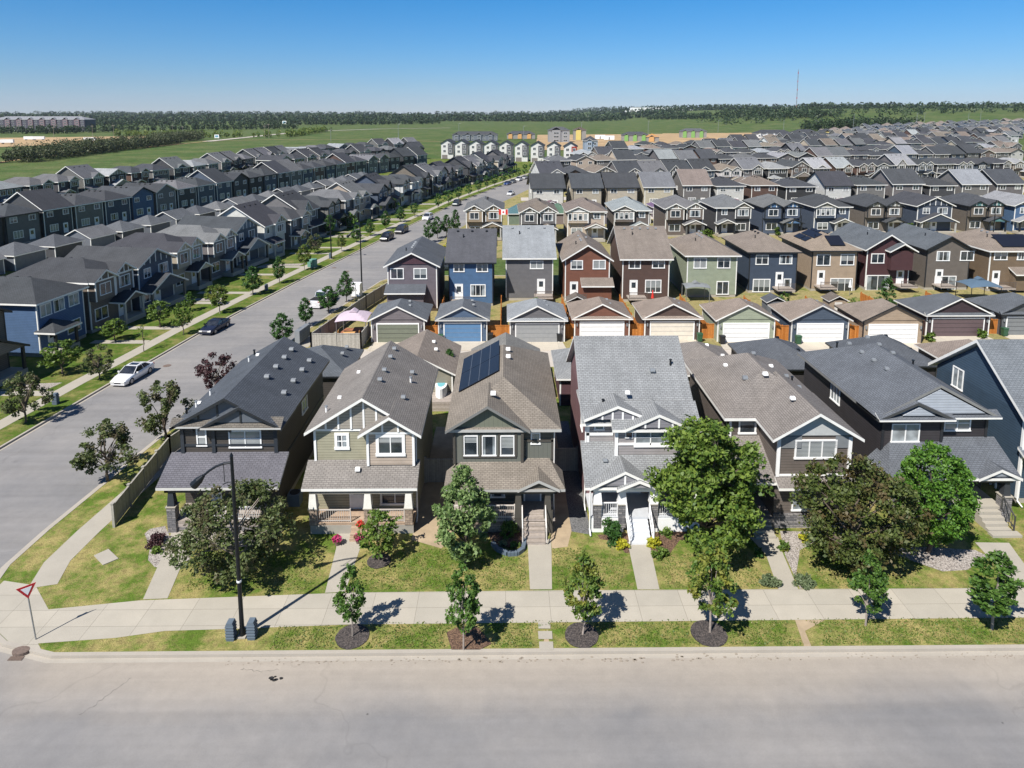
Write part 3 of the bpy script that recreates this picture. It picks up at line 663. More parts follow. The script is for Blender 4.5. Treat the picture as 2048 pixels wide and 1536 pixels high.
# --- house 1: charcoal
t, hw, dp, zr = front_house('dark_house', 'charcoal shingled house on the corner lot behind the tall street lamp, with stone porch columns', -21.7, -15.3, 43.3, 54.8, C('4d4843'), C('50555c', DK), .56)
t['group'] = G1; ho = t; RC = C('50555c', DK); DKC = C('2c3138')
m = MB(); m.shed(-hw - .5, -.9, -OH, 0.0, 6.44, 6.85, t=.12); m.shed(-1.6, hw + .5, -OH - .18, 0.05, 6.42, 6.88, t=.12); m.build('porch_roof', t, C('6b665f', .6), label='narrow pent roof under the front gable')
gable_tri(t, -.02, -hw, hw, 6.7, 8.1, color=C('5a6068'), battens=4, bcol='dark_paint', mat='painted_surface')
m = MB(); m.roof(-1.75, hw + .55, -OH - .16, 2.6, 6.36, .55, 'y'); m.build('roof', t, RC)
gable_tri(t, -.32, -1.2, hw, 6.7, 7.55, color=C('5a6068'), battens=1, bcol='dark_paint', mat='painted_surface')
m = MB()
for x in (-hw - .02, -1.15, hw - .2): m.box(x, x + .24, -.1, .02, 4.2, 6.3, 'painted_surface')
m.box(-hw, hw, -.07, 0, 6.1, 6.45, 'painted_surface'); m.box(-hw, hw, -.07, 0, 4.85, 5.0, 'painted_surface')
for x in (-2.4, .1, 2.6): m.extr([(-.35, 6.3), (-.05, 6.3), (-.05, 5.8)], x - .08, x + .08, 'x', 'painted_surface')
m.build('trim', t, DKC)
winpx(t, 43.3, 395, 858, 412, 890, 1, True, glass='window_blinds'); winpx(t, 43.3, 459, 862, 522, 893, 2, True, glass='window_blinds')
m = MB(); m.shed(-hw - .7, hw + .75, -2.35, 0, 3.2, 4.42); m.build('porch_roof', t, C('65646a', .7))
m = MB(); m.box(-hw - .3, hw + .3, -2.1, -1.85, 2.72, 3.05, 'painted_surface'); m.box(-hw - .3, -hw - .05, -2.1, 0, 2.72, 3.05, 'painted_surface'); m.box(hw + .05, hw + .3, -2.1, 0, 2.72, 3.05, 'painted_surface')
m.extr([(-2.0, 3.05), (0, 3.05), (0, 4.1)], hw + .02, hw + .1, 'x', 'painted_surface'); m.build('beam', t, DKC)
box_part('porch_deck', t, (-hw, hw, -2.1, 0, .35, .75), 'deck_planks'); box_part('skirt', t, (-hw + .03, hw - .03, -2.07, -2.0, 0, .4), 'grey_stone')
column(t, -hw + .1, -1.95, 0, 2.72, 1.75, 'grey_stone', DKC, .55); column(t, hw - .15, -1.95, 0, 2.72, 1.75, 'grey_stone', DKC, .62)
door(t, -1.3, 0, .75, col=(.62, .66, .68)); window(t, 1.35, 0, 1.9, 2.1, 1.5, 3, True, glass='window_glass')
railing(t, (-.4, -2.0), (hw - .45, -2.0), .75, 1.65, color=(.7, .72, .72)); stairs(t, -2.0, -.6, -2.1, .75, 3, 'plain_concrete')
window(t, hw, 6.2, 5.0, 1.2, 1.0, 2, rz=R(90)); m = MB(); m.box(hw, hw + .04, .3, dp, 3.3, 3.5, 'painted_surface'); m.build('trim', t, DKC)
for x, y in [(1.1, 4.5), (1.1, 6.5), (1.1, 8.5), (1.1, 10.3), (2.6, 3.6), (2.6, 5.8), (2.6, 8.0), (2.6, 10.0)]: vent(t, (x, y, zr - .56 * x + .08), .42)
for x, y in [(-2.9, 1.8), (-2.6, 3.4), (-1.9, 9.0)]: vpipe(t, (x, y, zr + .56 * x), True)
vpipe(t, (-2.2, 11.0, zr - 1.25)); vpipe(t, (-3.3, 1.2, zr - 1.9)); vent(t, (-1.4, 9.6, zr - .75), .3, 'white_paint'); vent(t, (-3.0, 2.5, zr - 1.65), .3, 'white_paint')
# --- house 2: sage and tan with white timber gable
t, hw, dp, zr = front_house('tan_house', 'sage and tan sided house with white timbered gable, flower pots by its porch steps', -12.6, -5.95, 42.5, 52.8, C('a09c86'), C('817c77', WH), .62)
t['group'] = G1; RC = C('817c77', WH); WC2 = C('dedcd4')
gable_tri(t, -.02, -hw, hw, 6.45, 8.5, color=C('9a948a'), battens=7)
m = MB(); m.roof(-.25, hw + .52, -OH - .45, 1.8, 6.36, .62, 'y'); m.build('roof', t, RC)
m = MB(); m.box(.25, hw, -.42, 0, 4.1, 6.55, 'lap_siding'); m.extr([(.25, 6.55), (hw, 6.55), ((hw + .25) / 2, 7.45)], -.42, 0, 'y', 'lap_siding'); m.build('wall', t, C('b3a495'), label='tan shingle-sided bay on the upper floor')
gable_tri(t, -.42, .25, hw, 6.4, 7.35, color=C('9a948a'), battens=2)
m = MB(); m.box(-hw, .2, -.07, 0, 6.28, 6.5, 'white_paint'); m.box(.2, hw, -.49, -.42, 6.25, 6.45, 'white_paint'); m.box(-hw - .01, -hw + .14, -.07, .02, 3.9, 6.3, 'white_paint')
m.box(.2, .36, -.5, -.42, 4.05, 6.3, 'white_paint'); m.box(hw - .14, hw + .02, -.5, -.40, 4.05, 6.3, 'white_paint'); m.box(-hw, .2, -.07, 0, 4.08, 4.16, 'white_paint'); m.build('trim', t)
winpx(t, 42.5, 674, 871, 694, 893, 2, True, glass='window_glass', casing=.18); winpx(t, 42.08, 757, 874, 805, 906, 2, False, glass='window_glass', casing=.2)
m = MB(); m.shed(-hw - .45, hw + .3, -1.75, 0, 3.2, 4.25); m.build('porch_roof', t, RC)
vent(t, (-.35, -.75, 3.95), .36, 'white_paint')
m = MB(); m.box(-hw, hw, -1.6, -1.35, 2.75, 3.05, 'painted_surface'); m.extr([(-1.6, 3.05), (0, 3.05), (0, 3.95)], hw - .1, hw, 'x', 'painted_surface'); m.build('beam', t, C('8f8a82'))
box_part('porch_deck', t, (-hw, hw, -1.6, 0, .5, .75), 'warm_deck_planks'); box_part('skirt', t, (-hw, -.65, -1.62, -1.5, 0, .6), 'painted_surface', C('9c978e')); box_part('skirt', t, (.65, hw, -1.62, -1.5, 0, .6), 'painted_surface', C('9c978e'))
for x in (-hw + .2, -.05 + .45, hw - .3): column(t, x, -1.4, .6, 2.75, 1.7, 'tan_stone', WC2, .5, .42)
door(t, -.55, 0, .75, col=(.72, .72, .72)); window(t, -2.1, 0, 2.35, .9, .6, 1, glass='window_glass'); window(t, 1.9, 0, 1.85, 1.7, 1.35, 2, glass='window_glass', casing=.14)
railing(t, (-hw + .45, -1.5), (-.75, -1.5), .75, 1.6, color=(.5, .46, .42)); railing(t, (.7, -1.5), (hw - .6, -1.5), .75, 1.6, color=(.5, .46, .42))
stairs(t, -.65, .6, -1.6, .75, 3, 'warm_deck_planks')
for x, y in [(.5, 3.2), (.5, 5), (.5, 7.7), (.5, 9.5), (2.2, 2.6), (2.2, 7.2)]: vent(t, (x, y, zr - .62 * x + .08), .36)
vpipe(t, (2.3, 5.6, zr - 1.45), True); vpipe(t, (-2.8, 1.3, zr - 1.75), True); vent(t, (-2.2, 2.6, zr - 1.3), .3, 'white_paint'); vent(t, (-1.7, 6.5, zr - 1.0), .3, 'white_paint')
downspout(t, hw + .06, -.1, 6.2)
# --- house 3: grey-green with solar panels
t, hw, dp, zr = front_house('green_house', 'grey-green board and batten house with solar panels on its brown roof', -3.45, 3.2, 42.9, 56.3, C('5c5b53'), C('827a70', .55), .55, 'y', True, True)
t['group'] = G1; RC = C('827a70', .55); GR = C('5b5c50'); TR3 = C('4a4742')
m = MB(); m.roof(-hw - .5, 1.75, -OH - .25, 3.3, 6.36, .62, 'y'); m.build('roof', t, C('827a70', .22))
m = MB(); m.box(-hw, 1.3, -.3, 0, 3.9, 6.45, 'board_and_batten'); m.box(1.5, hw, -.03, 0, 4.0, 5.4, 'board_and_batten'); m.build('wall', t, C('64665f'), label='board and batten cladding on the upper floor')
gable_tri(t, -.3, -hw, 1.3, 6.35, 7.9, mat='board_and_batten', color=C('6c6f62'), depth=.03)
m = MB(); m.box(-hw - .02, 1.32, -.4, -.33, 6.2, 6.42, 'painted_surface'); m.box(-hw - .02, -hw + .15, -.4, 0, 3.9, 6.3, 'painted_surface'); m.box(1.15, 1.33, -.4, 0, 3.9, 6.3, 'painted_surface'); m.box(-2.7, .85, -.36, -.30, 4.28, 4.42, 'painted_surface')
m.box(-2.7, .85, -.36, -.30, 6.0, 6.12, 'painted_surface'); m.box(1.33, hw + .02, -.08, 0, 5.25, 5.4, 'painted_surface'); m.box(hw - .15, hw + .02, -.08, 0, 4, 6.3, 'painted_surface')
for x in (-2.7, -1.53, -.35, .75): m.box(x, x + .14, -.36, -.30, 4.4, 6.0, 'painted_surface')
m.build('trim', t, TR3)
for a, b in ((930, 953), (966, 990), (1002, 1027)): winpx(t, 42.6, a, 872, b, 910, 1, glass='window_glass', casing=.07)
winpx(t, 42.9, 1063, 866, 1079, 887, 1, glass='window_blinds', casing=.07)
m = MB(); m.shed(-hw - .5, hw + .62, -2.35, 0, 3.2, 4.1, hipl=1.1, hipr=.9); m.roof(.9, 3.6, -2.45, .3, 3.22, .48, 'y'); m.build('porch_roof', t, C('827a70', .5))
gable_tri(t, -2.2, 1.2, 3.3, 3.25, 3.78, mat='painted_surface', color=C('3b3b38'))
m = MB(); m.box(-hw, hw + .1, -2.1, -1.88, 2.75, 3.05, 'painted_surface'); m.box(hw - .1, hw + .1, -2.1, 0, 2.75, 3.05, 'painted_surface'); m.build('beam', t, TR3)
box_part('porch_deck', t, (-hw, hw, -2.1, 0, .85, 1.0), 'deck_planks'); box_part('skirt', t, (-hw, .95, -2.05, -1.95, 0, .85), 'tan_stone')
for x in (.95, 2.85): column(t, x, -1.9, 1.0, 2.75, 1.0, 'grey_stone', TR3, .4, .38)
for x in (.95, 2.95): box_part('column', t, (x - .22, x + .22, -2.12, -1.7, 0, 1.6), 'painted_surface', TR3)
door(t, 1.95, 0, 1.0, 1.0, 2.0, (.2, .22, .25), lite=False)
for x in (-2.6, -1.6, -.4): window(t, x, 0, 2.05, .85, 1.4, 1, glass='window_glass')
railing(t, (-hw + .1, -2.0), (.7, -2.0), 1.0, 1.9, color=(.62, .57, .52)); stairs(t, 1.25, 2.65, -2.1, 1.0, 4, 'deck_planks', .3)
for x in (1.2, 2.7): railing(t, (x, -2.15), (x, -3.35), 1.0, 1.9, color=(.6, .56, .52), sl=.8, step=.25)
m = MB(); sz = lambda x: zr - .55 * abs(x) + .12
sx, sy0, sy1 = (-3.4, -.25), 4.6, 12.2
for k in range(2):
    ya = 4.7 + k * 3.35 + (0 if k else 0); yb_ = ya + 3.28
    m.extr([(-3.3, zr - .55 * 3.3 + .1), (-.35, zr - .55 * .35 + .1), (-.35, zr - .55 * .35 + .16), (-3.3, zr - .55 * 3.3 + .16)], ya, yb_, 'y', 'solar_cell')
for k in range(1, 4):
    x = -3.3 + k * .74; m.extr([(x - .012, zr + .55 * x + .155), (x + .012, zr + .55 * x + .165), (x + .012, zr + .55 * x + .175), (x - .012, zr + .55 * x + .17)], 4.7, 11.3, 'y', 'galvanised')
m.build('solar_panel', t)
vent(t, (.35, 7.6, zr - .1), .4, 'white_paint'); vent(t, (.35, 9.2, zr - .1), .4, 'white_paint'); vent(t, (-.7, 1.2, 8.1), .4, 'white_paint')
downspout(t, hw + .06, -.05, 6.2, (.75, .72, .68))
# --- house 4: pale grey shingles, white trim, mauve sides
t = thing('white_trim_house', 'mauve-sided house with pale grey shingles, twin white front gables and white stairs', 'house', (9.0, 43.7, 0), 0, G1); RC = C('868889', WH); hw = 3.5
walls(t, -hw, hw, 0, 10.9, 6.46, C('7c5f61'), .69, 'x', True, True)
m = MB(); zr = m.roof(-hw - .38, hw + .45, -.5, 11.4, 6.35, .69, 'x'); m.build('roof', t, RC)
box_part('wall', t, (-1.65, hw + .02, -.95, 0, 3.9, 6.5), 'lap_siding', C('9a9594'), label='grey shingle-sided bay with white corner boards')
m = MB(); m.shed(-1.95, hw + .5, -1.35, .6, 6.3, 7.45); m.build('roof', t, RC)
box_part('wall', t, (-hw + .02, -1.66, -.04, 0, 4.4, 6.5), 'lap_siding', C('9a9594'))
m = MB(); m.roof(-3.75, .75, -.75, 4.2, 6.75, .42, 'y'); m.roof(-1.1, 3.3, -1.5, 4.0, 6.42, .46, 'y'); m.build('roof', t, RC)
gable_tri(t, -.55, -3.2, .2, 6.7, 7.4, color=C('85848a'), battens=4, mat='lap_siding'); gable_tri(t, -1.3, -.7, 2.9, 6.45, 7.25, color=C('85848a'), battens=3)
m = MB(); m.box(-1.72, -1.5, -1.02, -.93, 3.9, 6.35, 'white_paint'); m.box(hw - .18, hw + .04, -1.02, -.93, 3.9, 6.35, 'white_paint'); m.box(-1.7, hw, -1.0, -.95, 5.05, 5.2, 'white_paint'); m.box(-1.7, hw, -1.0, -.95, 6.1, 6.35, 'white_paint')
m.box(-hw, -1.7, -.1, -.04, 5.3, 5.5, 'white_paint'); m.box(-hw - .02, -hw + .2, -.1, 0, 3.9, 6.35, 'white_paint'); m.box(-hw, -1.7, -.1, -.04, 6.1, 6.35, 'white_paint'); m.build('trim', t)
winpx(t, 43.66, 1191, 843, 1206, 858, 1, glass='window_blinds'); winpx(t, 42.75, 1273, 859, 1358, 890, 3, True, glass='window_curtain', casing=.12)
winpx(t, 42.75, 1252, 860, 1264, 874, 1, glass='window_glass', casing=.05); winpx(t, 42.75, 1367, 860, 1378, 874, 1, glass='window_glass', casing=.05)
m = MB(); m.shed(-hw - .4, hw + .7, -3.0, 0, 3.2, 4.9); m.roof(-3.6, 0.9, -3.15, 1.0, 3.25, .5, 'y'); m.roof(-1.9, 1.0, -3.3, 0, 3.22, .42, 'y'); m.build('porch_roof', t, RC)
gable_tri(t, -2.95, -3.1, .4, 3.35, 4.1, color=C('8c8b8f'), battens=1); gable_tri(t, -3.1, -1.5, .6, 3.28, 3.7, color=C('8c8b8f'))
m = MB(); m.box(-hw, hw + .2, -2.85, -2.6, 2.8, 3.08, 'white_paint'); m.box(-hw - .02, -hw + .15, -2.85, 0, 2.8, 3.08, 'white_paint'); m.build('beam', t)
box_part('porch_deck', t, (-hw, hw + .1, -2.8, 0, .9, 1.05), 'painted_surface', C('b9bcc0')); box_part('skirt', t, (-hw, -1.35, -2.82, -2.72, 0, .95), 'white_paint'); box_part('skirt', t, (.35, hw + .1, -2.82, -2.72, 0, .95), 'white_paint')
for x in (-3.05, -1.45, .6): column(t, x, -2.6, .3, 2.8, 1.9, 'grey_stone', C('e4e4e4'), .5, .46)
column(t, 3.4, -2.6, .9, 2.8, 1.0, 'grey_stone', C('e4e4e4'), .3, .3)
door(t, -.3, 0, 1.05, 1.0, 2.0, (.7, .72, .74)); window(t, -2.3, 0, 2.0, 1.2, 1.4, 1, glass='window_glass'); window(t, 2.0, 0, 2.0, 2.0, 1.4, 3, glass='window_glass')
for a, b in (((-2.75, -2.65), (-1.75, -2.65)), ((.9, -2.65), (3.5, -2.65))): railing(t, a, b, 1.05, 1.95, color=(.8, .8, .8))
stairs(t, -1.1, .2, -2.8, 1.05, 5, 'painted_surface', .27, color=C('cfd2d6'))
for x in (-1.2, .3): railing(t, (x, -2.9), (x, -4.25), 1.05, 1.95, color=(.82, .82, .82), sl=.95, step=.2)
vent(t, (1.5, 2.8, 8.75), .4, 'vent_grey'); vpipe(t, (2.9, 3.3, 8.95)); vent(t, (-2.4, -1.4, 4.2), .35, 'vent_grey'); vpipe(t, (-2.3, .7, 7.1)); vent(t, (-.6, .9, 7.9), .35, 'white_paint'); vent(t, (-1.2, .2, 7.3), .28)
window(t, -hw, 2.5, 5.2, .8, 1.2, 1, rz=R(-90), glass='window_curtain'); downspout(t, -hw - .06, -.1, 6.1); downspout(t, -hw - .05, -2.9, 2.9)
# --- house 5: brown
t, hw, dp, zr = front_house('brown_house', 'brown lap-sided house with brown hip roof and grey-topped front gable behind the leafy maple', 15.45, 22.35, 44.4, 54.4, C('615954'), C('807a75', WH), .53, 'y', True, True)
t['group'] = G1; RC = C('807a75', WH)
box_part('wall', t, (-1.35, hw, -3.1, 0, .0, 6.45), 'lap_siding', C('6a625c')); m = MB(); zg = m.roof(-1.85, hw + .55, -3.65, 3.6, 6.36, .6, 'y'); m.build('roof', t, RC)
gable_tri(t, -3.1, -1.35, hw, 6.42, 7.85, mat='painted_surface', color=C('b4b6b4'))
m = MB(); m.box(-1.37, -1.15, -3.2, -3.1, 3.6, 6.3, 'white_paint'); m.box(hw - .2, hw + .02, -3.2, -3.1, 3.6, 6.3, 'white_paint'); m.box(-1.37, hw, -3.18, -3.1, 3.62, 3.74, 'white_paint'); m.box(-1.15, .2, -3.16, -3.1, 5.55, 6.35, 'vent_grey'); m.box(2.4, hw - .2, -3.16, -3.1, 5.55, 6.35, 'vent_grey')
m.box(-hw - .01, -hw + .15, -.08, 0, 3.8, 6.3, 'white_paint'); m.build('trim', t, C('c5c0b5'))
winpx(t, 41.3, 1594, 882, 1668, 914, 3, glass='window_blinds', casing=.12); winpx(t, 44.4, 1481, 842, 1508, 865, 1, glass='window_glass', casing=.12)
m = MB(); m.shed(-hw - .5, -1.0, -3.4, 0, 3.3, 4.9); m.shed(-1.4, hw + .3, -3.9, -3.1, 3.2, 3.6); m.build('porch_roof', t, RC)
box_part('skirt', t, (-1.37, hw + .02, -3.2, -3.1, 0, 1.0), 'grey_stone'); window(t, .9, -3.1, 2.05, 2.0, 1.6, 3, glass='window_curtain')
column(t, -hw + .2, -3.2, 0, 3.1, 1.2, 'grey_stone', C('8d8780'), .4); door(t, -2.4, 0, .7, col=(.25, .2, .18)); box_part('porch_deck', t, (-hw, -1.36, -3.3, 0, .4, .7), 'deck_planks'); stairs(t, -2.9, -1.6, -3.3, .7, 3, 'plain_concrete', .35)
vent(t, (-1.8, 6.2, zr - .9), .34, 'white_paint'); vent(t, (-1.4, 3.0, zr - .65), .42, 'vent_grey'); vent(t, (-.1, 2.6, zr - .2), .4, 'white_paint'); vent(t, (.7, 7.2, zr - .3), .34); vent(t, (1.5, 5.6, zr - .75), .34, 'white_paint')
vent(t, (2.3, 4.6, zr - 1.15), .34); vent(t, (2.4, 2.6, zr - 1.2), .34); vent(t, (.4, -1.0, zg - .15), .36, 'white_paint'); vpipe(t, (2.4, 3.8, zr - 1.3))
# --- house 6: near-black
t, hw, dp, zr = front_house('black_house', 'near-black sided house with grey hip roof behind the round green tree', 25.85, 33.4, 44.4, 56.2, C('3a3739'), C('61656b', .25), .54, 'y', False, True)
t['group'] = G1; RC = C('61656b', WH)
box_part('wall', t, (-hw - .01, .45, -.35, 0, .0, 6.5), 'lap_siding', C('3d3a3c'))
m = MB(); m.roof(-hw - .5, .95, -.85, 2.2, 6.36, .46, 'y', False); m.build('roof', t, C('61656b', .05)); m = MB(); m.shed(-hw - .5, .95, -.95, -.3, 6.36, 6.66, t=.12); m.shed(-.6, hw + .55, -.62, 0, 6.36, 6.7, t=.12); m.build('porch_roof', t, RC, label='pent strips under the two gables')
gable_tri(t, -.28, -hw + .3, hw - .3, 6.62, 8.45, color=C('aab0b8'), inset=.25, depth=.2); gable_tri(t, -.62, -2.9, -.1, 6.6, 7.35, color=C('aab0b8'), inset=.3, depth=.15)
winpx(t, 44.05, 1786, 849, 1835, 882, 2, glass='window_curtain', casing=.08); winpx(t, 44.4, 1891, 833, 1938, 859, 2, True, glass='window_blinds', casing=.08)
m = MB()
for x in (-hw, .3, hw - .15): m.box(x, x + .17, -.42 if x < 1 else -.07, .0, 3.9, 6.3, 'painted_surface')
m.build('trim', t, C('26282c'))
m = MB(); m.shed(-hw - .7, hw + .55, -2.85, 0, 3.2, 4.7, hipl=1.5); m.roof(1.4, hw + .5, -3.0, 0, 3.25, .45, 'y'); m.build('porch_roof', t, C('61656b', .9))
gable_tri(t, -2.8, 1.9, hw + .1, 3.35, 3.95, color=C('9aa0a8'), inset=.25)
m = MB(); m.box(-hw, hw + .2, -2.6, -2.35, 2.75, 3.05, 'painted_surface'); m.build('beam', t, C('26282c')); box_part('porch_deck', t, (-hw, hw - .3, -2.5, 0, .8, 1.0), 'plain_concrete'); box_part('skirt', t, (-hw + .05, hw - .4, -2.45, -2.35, 0, .8), 'grey_stone')
column(t, hw - .15, -2.4, 0, 2.75, 1.75, 'grey_stone', C('33363b'), .62); column(t, -hw + .3, -2.4, 0, 2.75, 1.75, 'grey_stone', C('33363b'), .55)
door(t, 2.0, 0, 1.0, col=(.12, .12, .13)); window(t, -1.5, -.35, 2.1, 2.0, 1.5, 2, glass='window_glass'); stairs(t, 1.7, 3.2, -2.5, 1.0, 4, 'plain_concrete', .34); box_part('landing', t, (1.6, 3.5, -4.4, -3.9, -.05, .16), 'plain_concrete')
railing(t, (3.3, -2.7), (3.3, -3.9), 1.0, 1.9, color=(.05, .05, .05), sl=.8, step=.2)
window(t, -hw, 6.2, 5.2, 1.3, 1.2, 3, rz=R(-90), glass='window_curtain')
for x, y in [(-1.2, 9.6), (-1.2, 7.6), (-1.2, 5.8), (-1.2, 4.0), (.6, 10.2), (.6, 8.4), (.7, 6.6)]: vent(t, (x, y, zr - .56 * abs(x) + .08), .36)
vent(t, (-.2, 2.0, 7.9), .4); vpipe(t, (-1.9, 10.2, zr - 1.1)); vpipe(t, (3.0, 7.6, zr - 1.7))
# --- house 7: slate blue, right edge
t = thing('slate_house', 'slate blue lap-sided house cut by the right edge, white rake boards on its side gable', 'house', (39.5, 43.9, 0), 0, G1); hw = 3.9
walls(t, -hw, hw, 0, 9.6, 6.44, C('3d4f60'), .7, 'x', True, True)
m = MB(); zr = m.roof(-hw - .4, hw + .4, -.55, 10.2, 6.35, .72, 'x', t=.26); m.build('roof', t, C('6f7479', WH))
winpx_y = window(t, -hw, 7.0, 6.3, 1.1, 1.5, 2, rz=R(-90), glass='window_curtain')
m = MB(); m.box(-hw - .06, -hw + .12, -.08, .1, .4, 6.6, 'white_paint'); m.build('trim', t)
m = MB(); m.shed(-hw - .3, hw + .3, -1.9, 0, 3.2, 4.2); m.build('porch_roof', t, C('6f7479', WH)); column(t, -hw + .3, -1.7, 0, 3.0, 1.5, 'grey_stone', C('39444d'), .5)
for k in range(3):
    m = MB(); z = 1.9 - k * .3; y = 1.6 + k * .5
    m.tube((-hw - .02, y, z), (-hw - .3, y, z), .08, .08, 'white_paint', 8); m.tube((-hw - .3, y, z), (-hw - .3, y, .2), .08, .08, 'white_paint', 8); m.build('vent_pipe', t)
downspout(t, -hw - .07, -.2, 6.2)

# ------------------------------------------------------------------ garages
def garage(label, x0, x1, y0, y1, wall, roofc, front=True, style='pent', doorc=None, name='garage', group=None, p=.5, ze=2.75, axis='y', zb=0):
    xc = (x0 + x1) / 2; hw = (x1 - x0) / 2 - .35; dp = y1 - y0 - .35
    t = thing(name, label, 'garage', (xc, y0, zb), 0, group)
    hip1 = style != 'gable2'
    walls(t, -hw, hw, 0, dp, ze + .0, wall[:3] + (roofc[3],), p, axis, style != 'hip', not hip1, found=False, corners=True)
    m = MB(); m.roof(-hw - .35, hw + .35, -.35, dp + .35, ze, p, axis, style == 'hip', hip1, t=.17)
    if style == 'pent': m.shed(-hw - .35, hw + .35, -.42, 0, ze - .02, ze + .3, t=.12)
    m.build('roof', t, roofc)
    if style in ('pent', 'gable') and front: gable_tri(t, 0, -hw + .1, hw - .1, ze + .05 + (.2 if style == 'pent' else 0), ze + p * hw - .02, color=wall)
    if front:
        d = MB(); w = hw - .75
        d.box(-w, w, -.06, 0, 0, 2.2, 'painted_surface')
        for k in range(1, 4): d.box(-w, w, -.075, -.055, 2.2 * k / 4 - .012, 2.2 * k / 4 + .012, 'rubber' if doorc and sum(doorc[:3]) < .6 else 'vent_grey')
        d.build('garage_door', t, doorc or (.8, .8, .78))
        f = MB(); f.box(-w - .12, w + .12, -.09, 0, 2.2, 2.34, 'white_paint'); f.box(-w - .12, -w, -.09, 0, 0, 2.2, 'white_paint'); f.box(w, w + .12, -.09, 0, 0, 2.2, 'white_paint'); f.build('door_frame', t)
        for sx in (-1, 1):
            l = MB(); l.box(sx * (hw - .32) - .07, sx * (hw - .32) + .07, -.2, 0, 1.75, 2.1, 'vent_grey'); l.box(sx * (hw - .32) - .05, sx * (hw - .32) + .05, -.17, -.03, 1.8, 2.0, 'lamp_glass'); l.build('wall_lamp', t)
    return t, hw, dp
GA = 'garages behind the front street houses'
g, hw, dp = garage('charcoal shingled garage behind the corner house', -21.2, -14.6, 61, 68, C('46423f'), C('585d63', DK), False, 'hip', group=GA); vent(g, (2.0, 3.2, 3.7), .38); vent(g, (2.0, 5, 3.7), .38)
g, hw, dp = garage('tan-brown roofed garage behind the tan house', -11.8, -4.6, 61.3, 69, C('8f8a7c'), C('857b72', WH), False, 'gable2', group=GA); vent(g, (1.0, 5, 4.1), .38, 'white_paint'); vent(g, (1.4, 3.2, 3.95), .38, 'white_paint')
g, hw, dp = garage('grey roofed garage just behind the house with solar panels', -3.5, 3.6, 60.8, 68, C('5c5c50'), C('7d7c78', WH), False, 'gable2', group=GA)
g, hw, dp = garage('pale grey roofed mauve garage behind the mauve-sided house', 4.7, 12, 60.2, 67.5, C('5d4448'), C('868889', WH), False, 'hip', group=GA)
g, hw, dp = garage('brown roofed garage behind the brown house', 15.2, 22.6, 61, 68.5, C('6a625c'), C('807a75', WH), False, 'hip', group=GA); vent(g, (1.2, 4.3, 4.0), .38, 'white_paint'); vent(g, (2.2, 2.4, 3.6), .38, 'white_paint')
g, hw, dp = garage('dark roofed garage between the brown and near-black houses', 23.6, 30.8, 62.3, 69.5, C('3d3a3c'), C('585c62', DK), False, 'hip', group=GA); vent(g, (.6, 4.6, 4.2), .36, 'black_metal'); vent(g, (1.9, 2.6, 3.6), .36, 'black_metal')
g, hw, dp = garage('dark roofed garage right behind the near-black house', 34.1, 42.2, 63, 69.7, C('3d3a3c'), C('53575d', DK), False, 'hip', group=GA); vent(g, (1.2, 4.6, 4.1), .36, 'black_metal'); vent(g, (2.6, 2.6, 3.4), .36, 'black_metal')
g, hw, dp = garage('brown roofed garage behind the slate blue house', 43.2, 50, 62, 69, C('5d544e'), C('857a72', WH), False, 'hip', group=GA)

# ------------------------------------------------------------------ second row: backs facing the lane
def ptT(px, py):
    d = ray(px, py); t = 50.0       # walk along the ray until it meets the land
    while t < 7000 and CH + d[2] * t > th(d[0] * t, d[1] * t): t += max(2.0, t * .01)
    return d[0] * t, d[1] * t, th(d[0] * t, d[1] * t)
b1f = lambda x, y: (600 + x / 3.413, 440 + y / 3.413)
b2f = lambda x, y: (1000 + x / 3.657, 400 + y / 3.657)
b3f = lambda x, y: (1500 + x / 3.737, 400 + y / 3.737)
G2 = 'houses backing onto the lane'
def back_house(name, label, x0, x1, yf, wall, roofc, kind, wins, f, dr=None, p=.5, shedroof=None):
    axis = 'x' if kind == 'gx' else 'y'; hip = kind == 'hip'
    t, hw, dp, zr = front_house(name, label, x0, x1, yf, yf + 11.5, wall, roofc, p, axis, hip, hip)
    t['group'] = G2
    for q in wins:
        a = f(q[0], q[1]); b = f(q[2], q[3]); winpx(t, yf, a[0], a[1], b[0], b[1], q[4] if len(q) > 4 else 2, casing=.12)
    if dr:
        a = f(*dr); x, _ = xz(a[0], a[1], yf); door(t, x - t.location.x, 0, 1.0, col=(.78, .78, .76))
        dk = MB(); dk.box(x - t.location.x - 1.0, x - t.location.x + 1.6, -2.2, 0, .8, 1.0, 'deck_planks'); dk.build('deck', t)
        railing(t, (x - t.location.x - .95, -2.15), (x - t.location.x + 1.55, -2.15), 1.0, 1.9, color=(.1, .08, .07))
    if shedroof:
        a, b = shedroof; m = MB(); m.box(a + .3, b - .3, -1.2, 0, .4, 3.0, 'lap_siding'); m.build('wall', t, wall); m = MB(); m.shed(a, b, -1.8, 0, 3.0, 3.8); m.build('porch_roof', t, roofc)
    ax = abs
    n = rnd.randint(3, 5)
    for i in range(n):
        if axis == 'y': x = rnd.choice([-1, 1]) * .5; y = 4 + i * 1.3; z = zr - p * .5 + .06
        else: x = -hw + 1 + i * (2 * hw - 2) / max(1, n - 1); y = dp / 2 - .6; z = zr - p * .6 + .06
        vent(t, (x, y, z), .36, 'vent_grey' if roofc[3] > .5 else 'black_metal')
    vpipe(t, (-hw * .4, dp * .35, zr - p * (hw * .4 if axis == 'y' else dp * .15)))
    return t, hw, dp, zr
back_house('purple_grey_house', 'grey house with plum gable peak beside the side street, behind the mauve gazebo', -16.0, -9.3, 90.9, C('6d666c'), C('5a5e64', WH), 'gy', [(622, 335, 703, 397), (780, 335, 862, 397)], b1f, None, .5, (-3.6, 1.9))
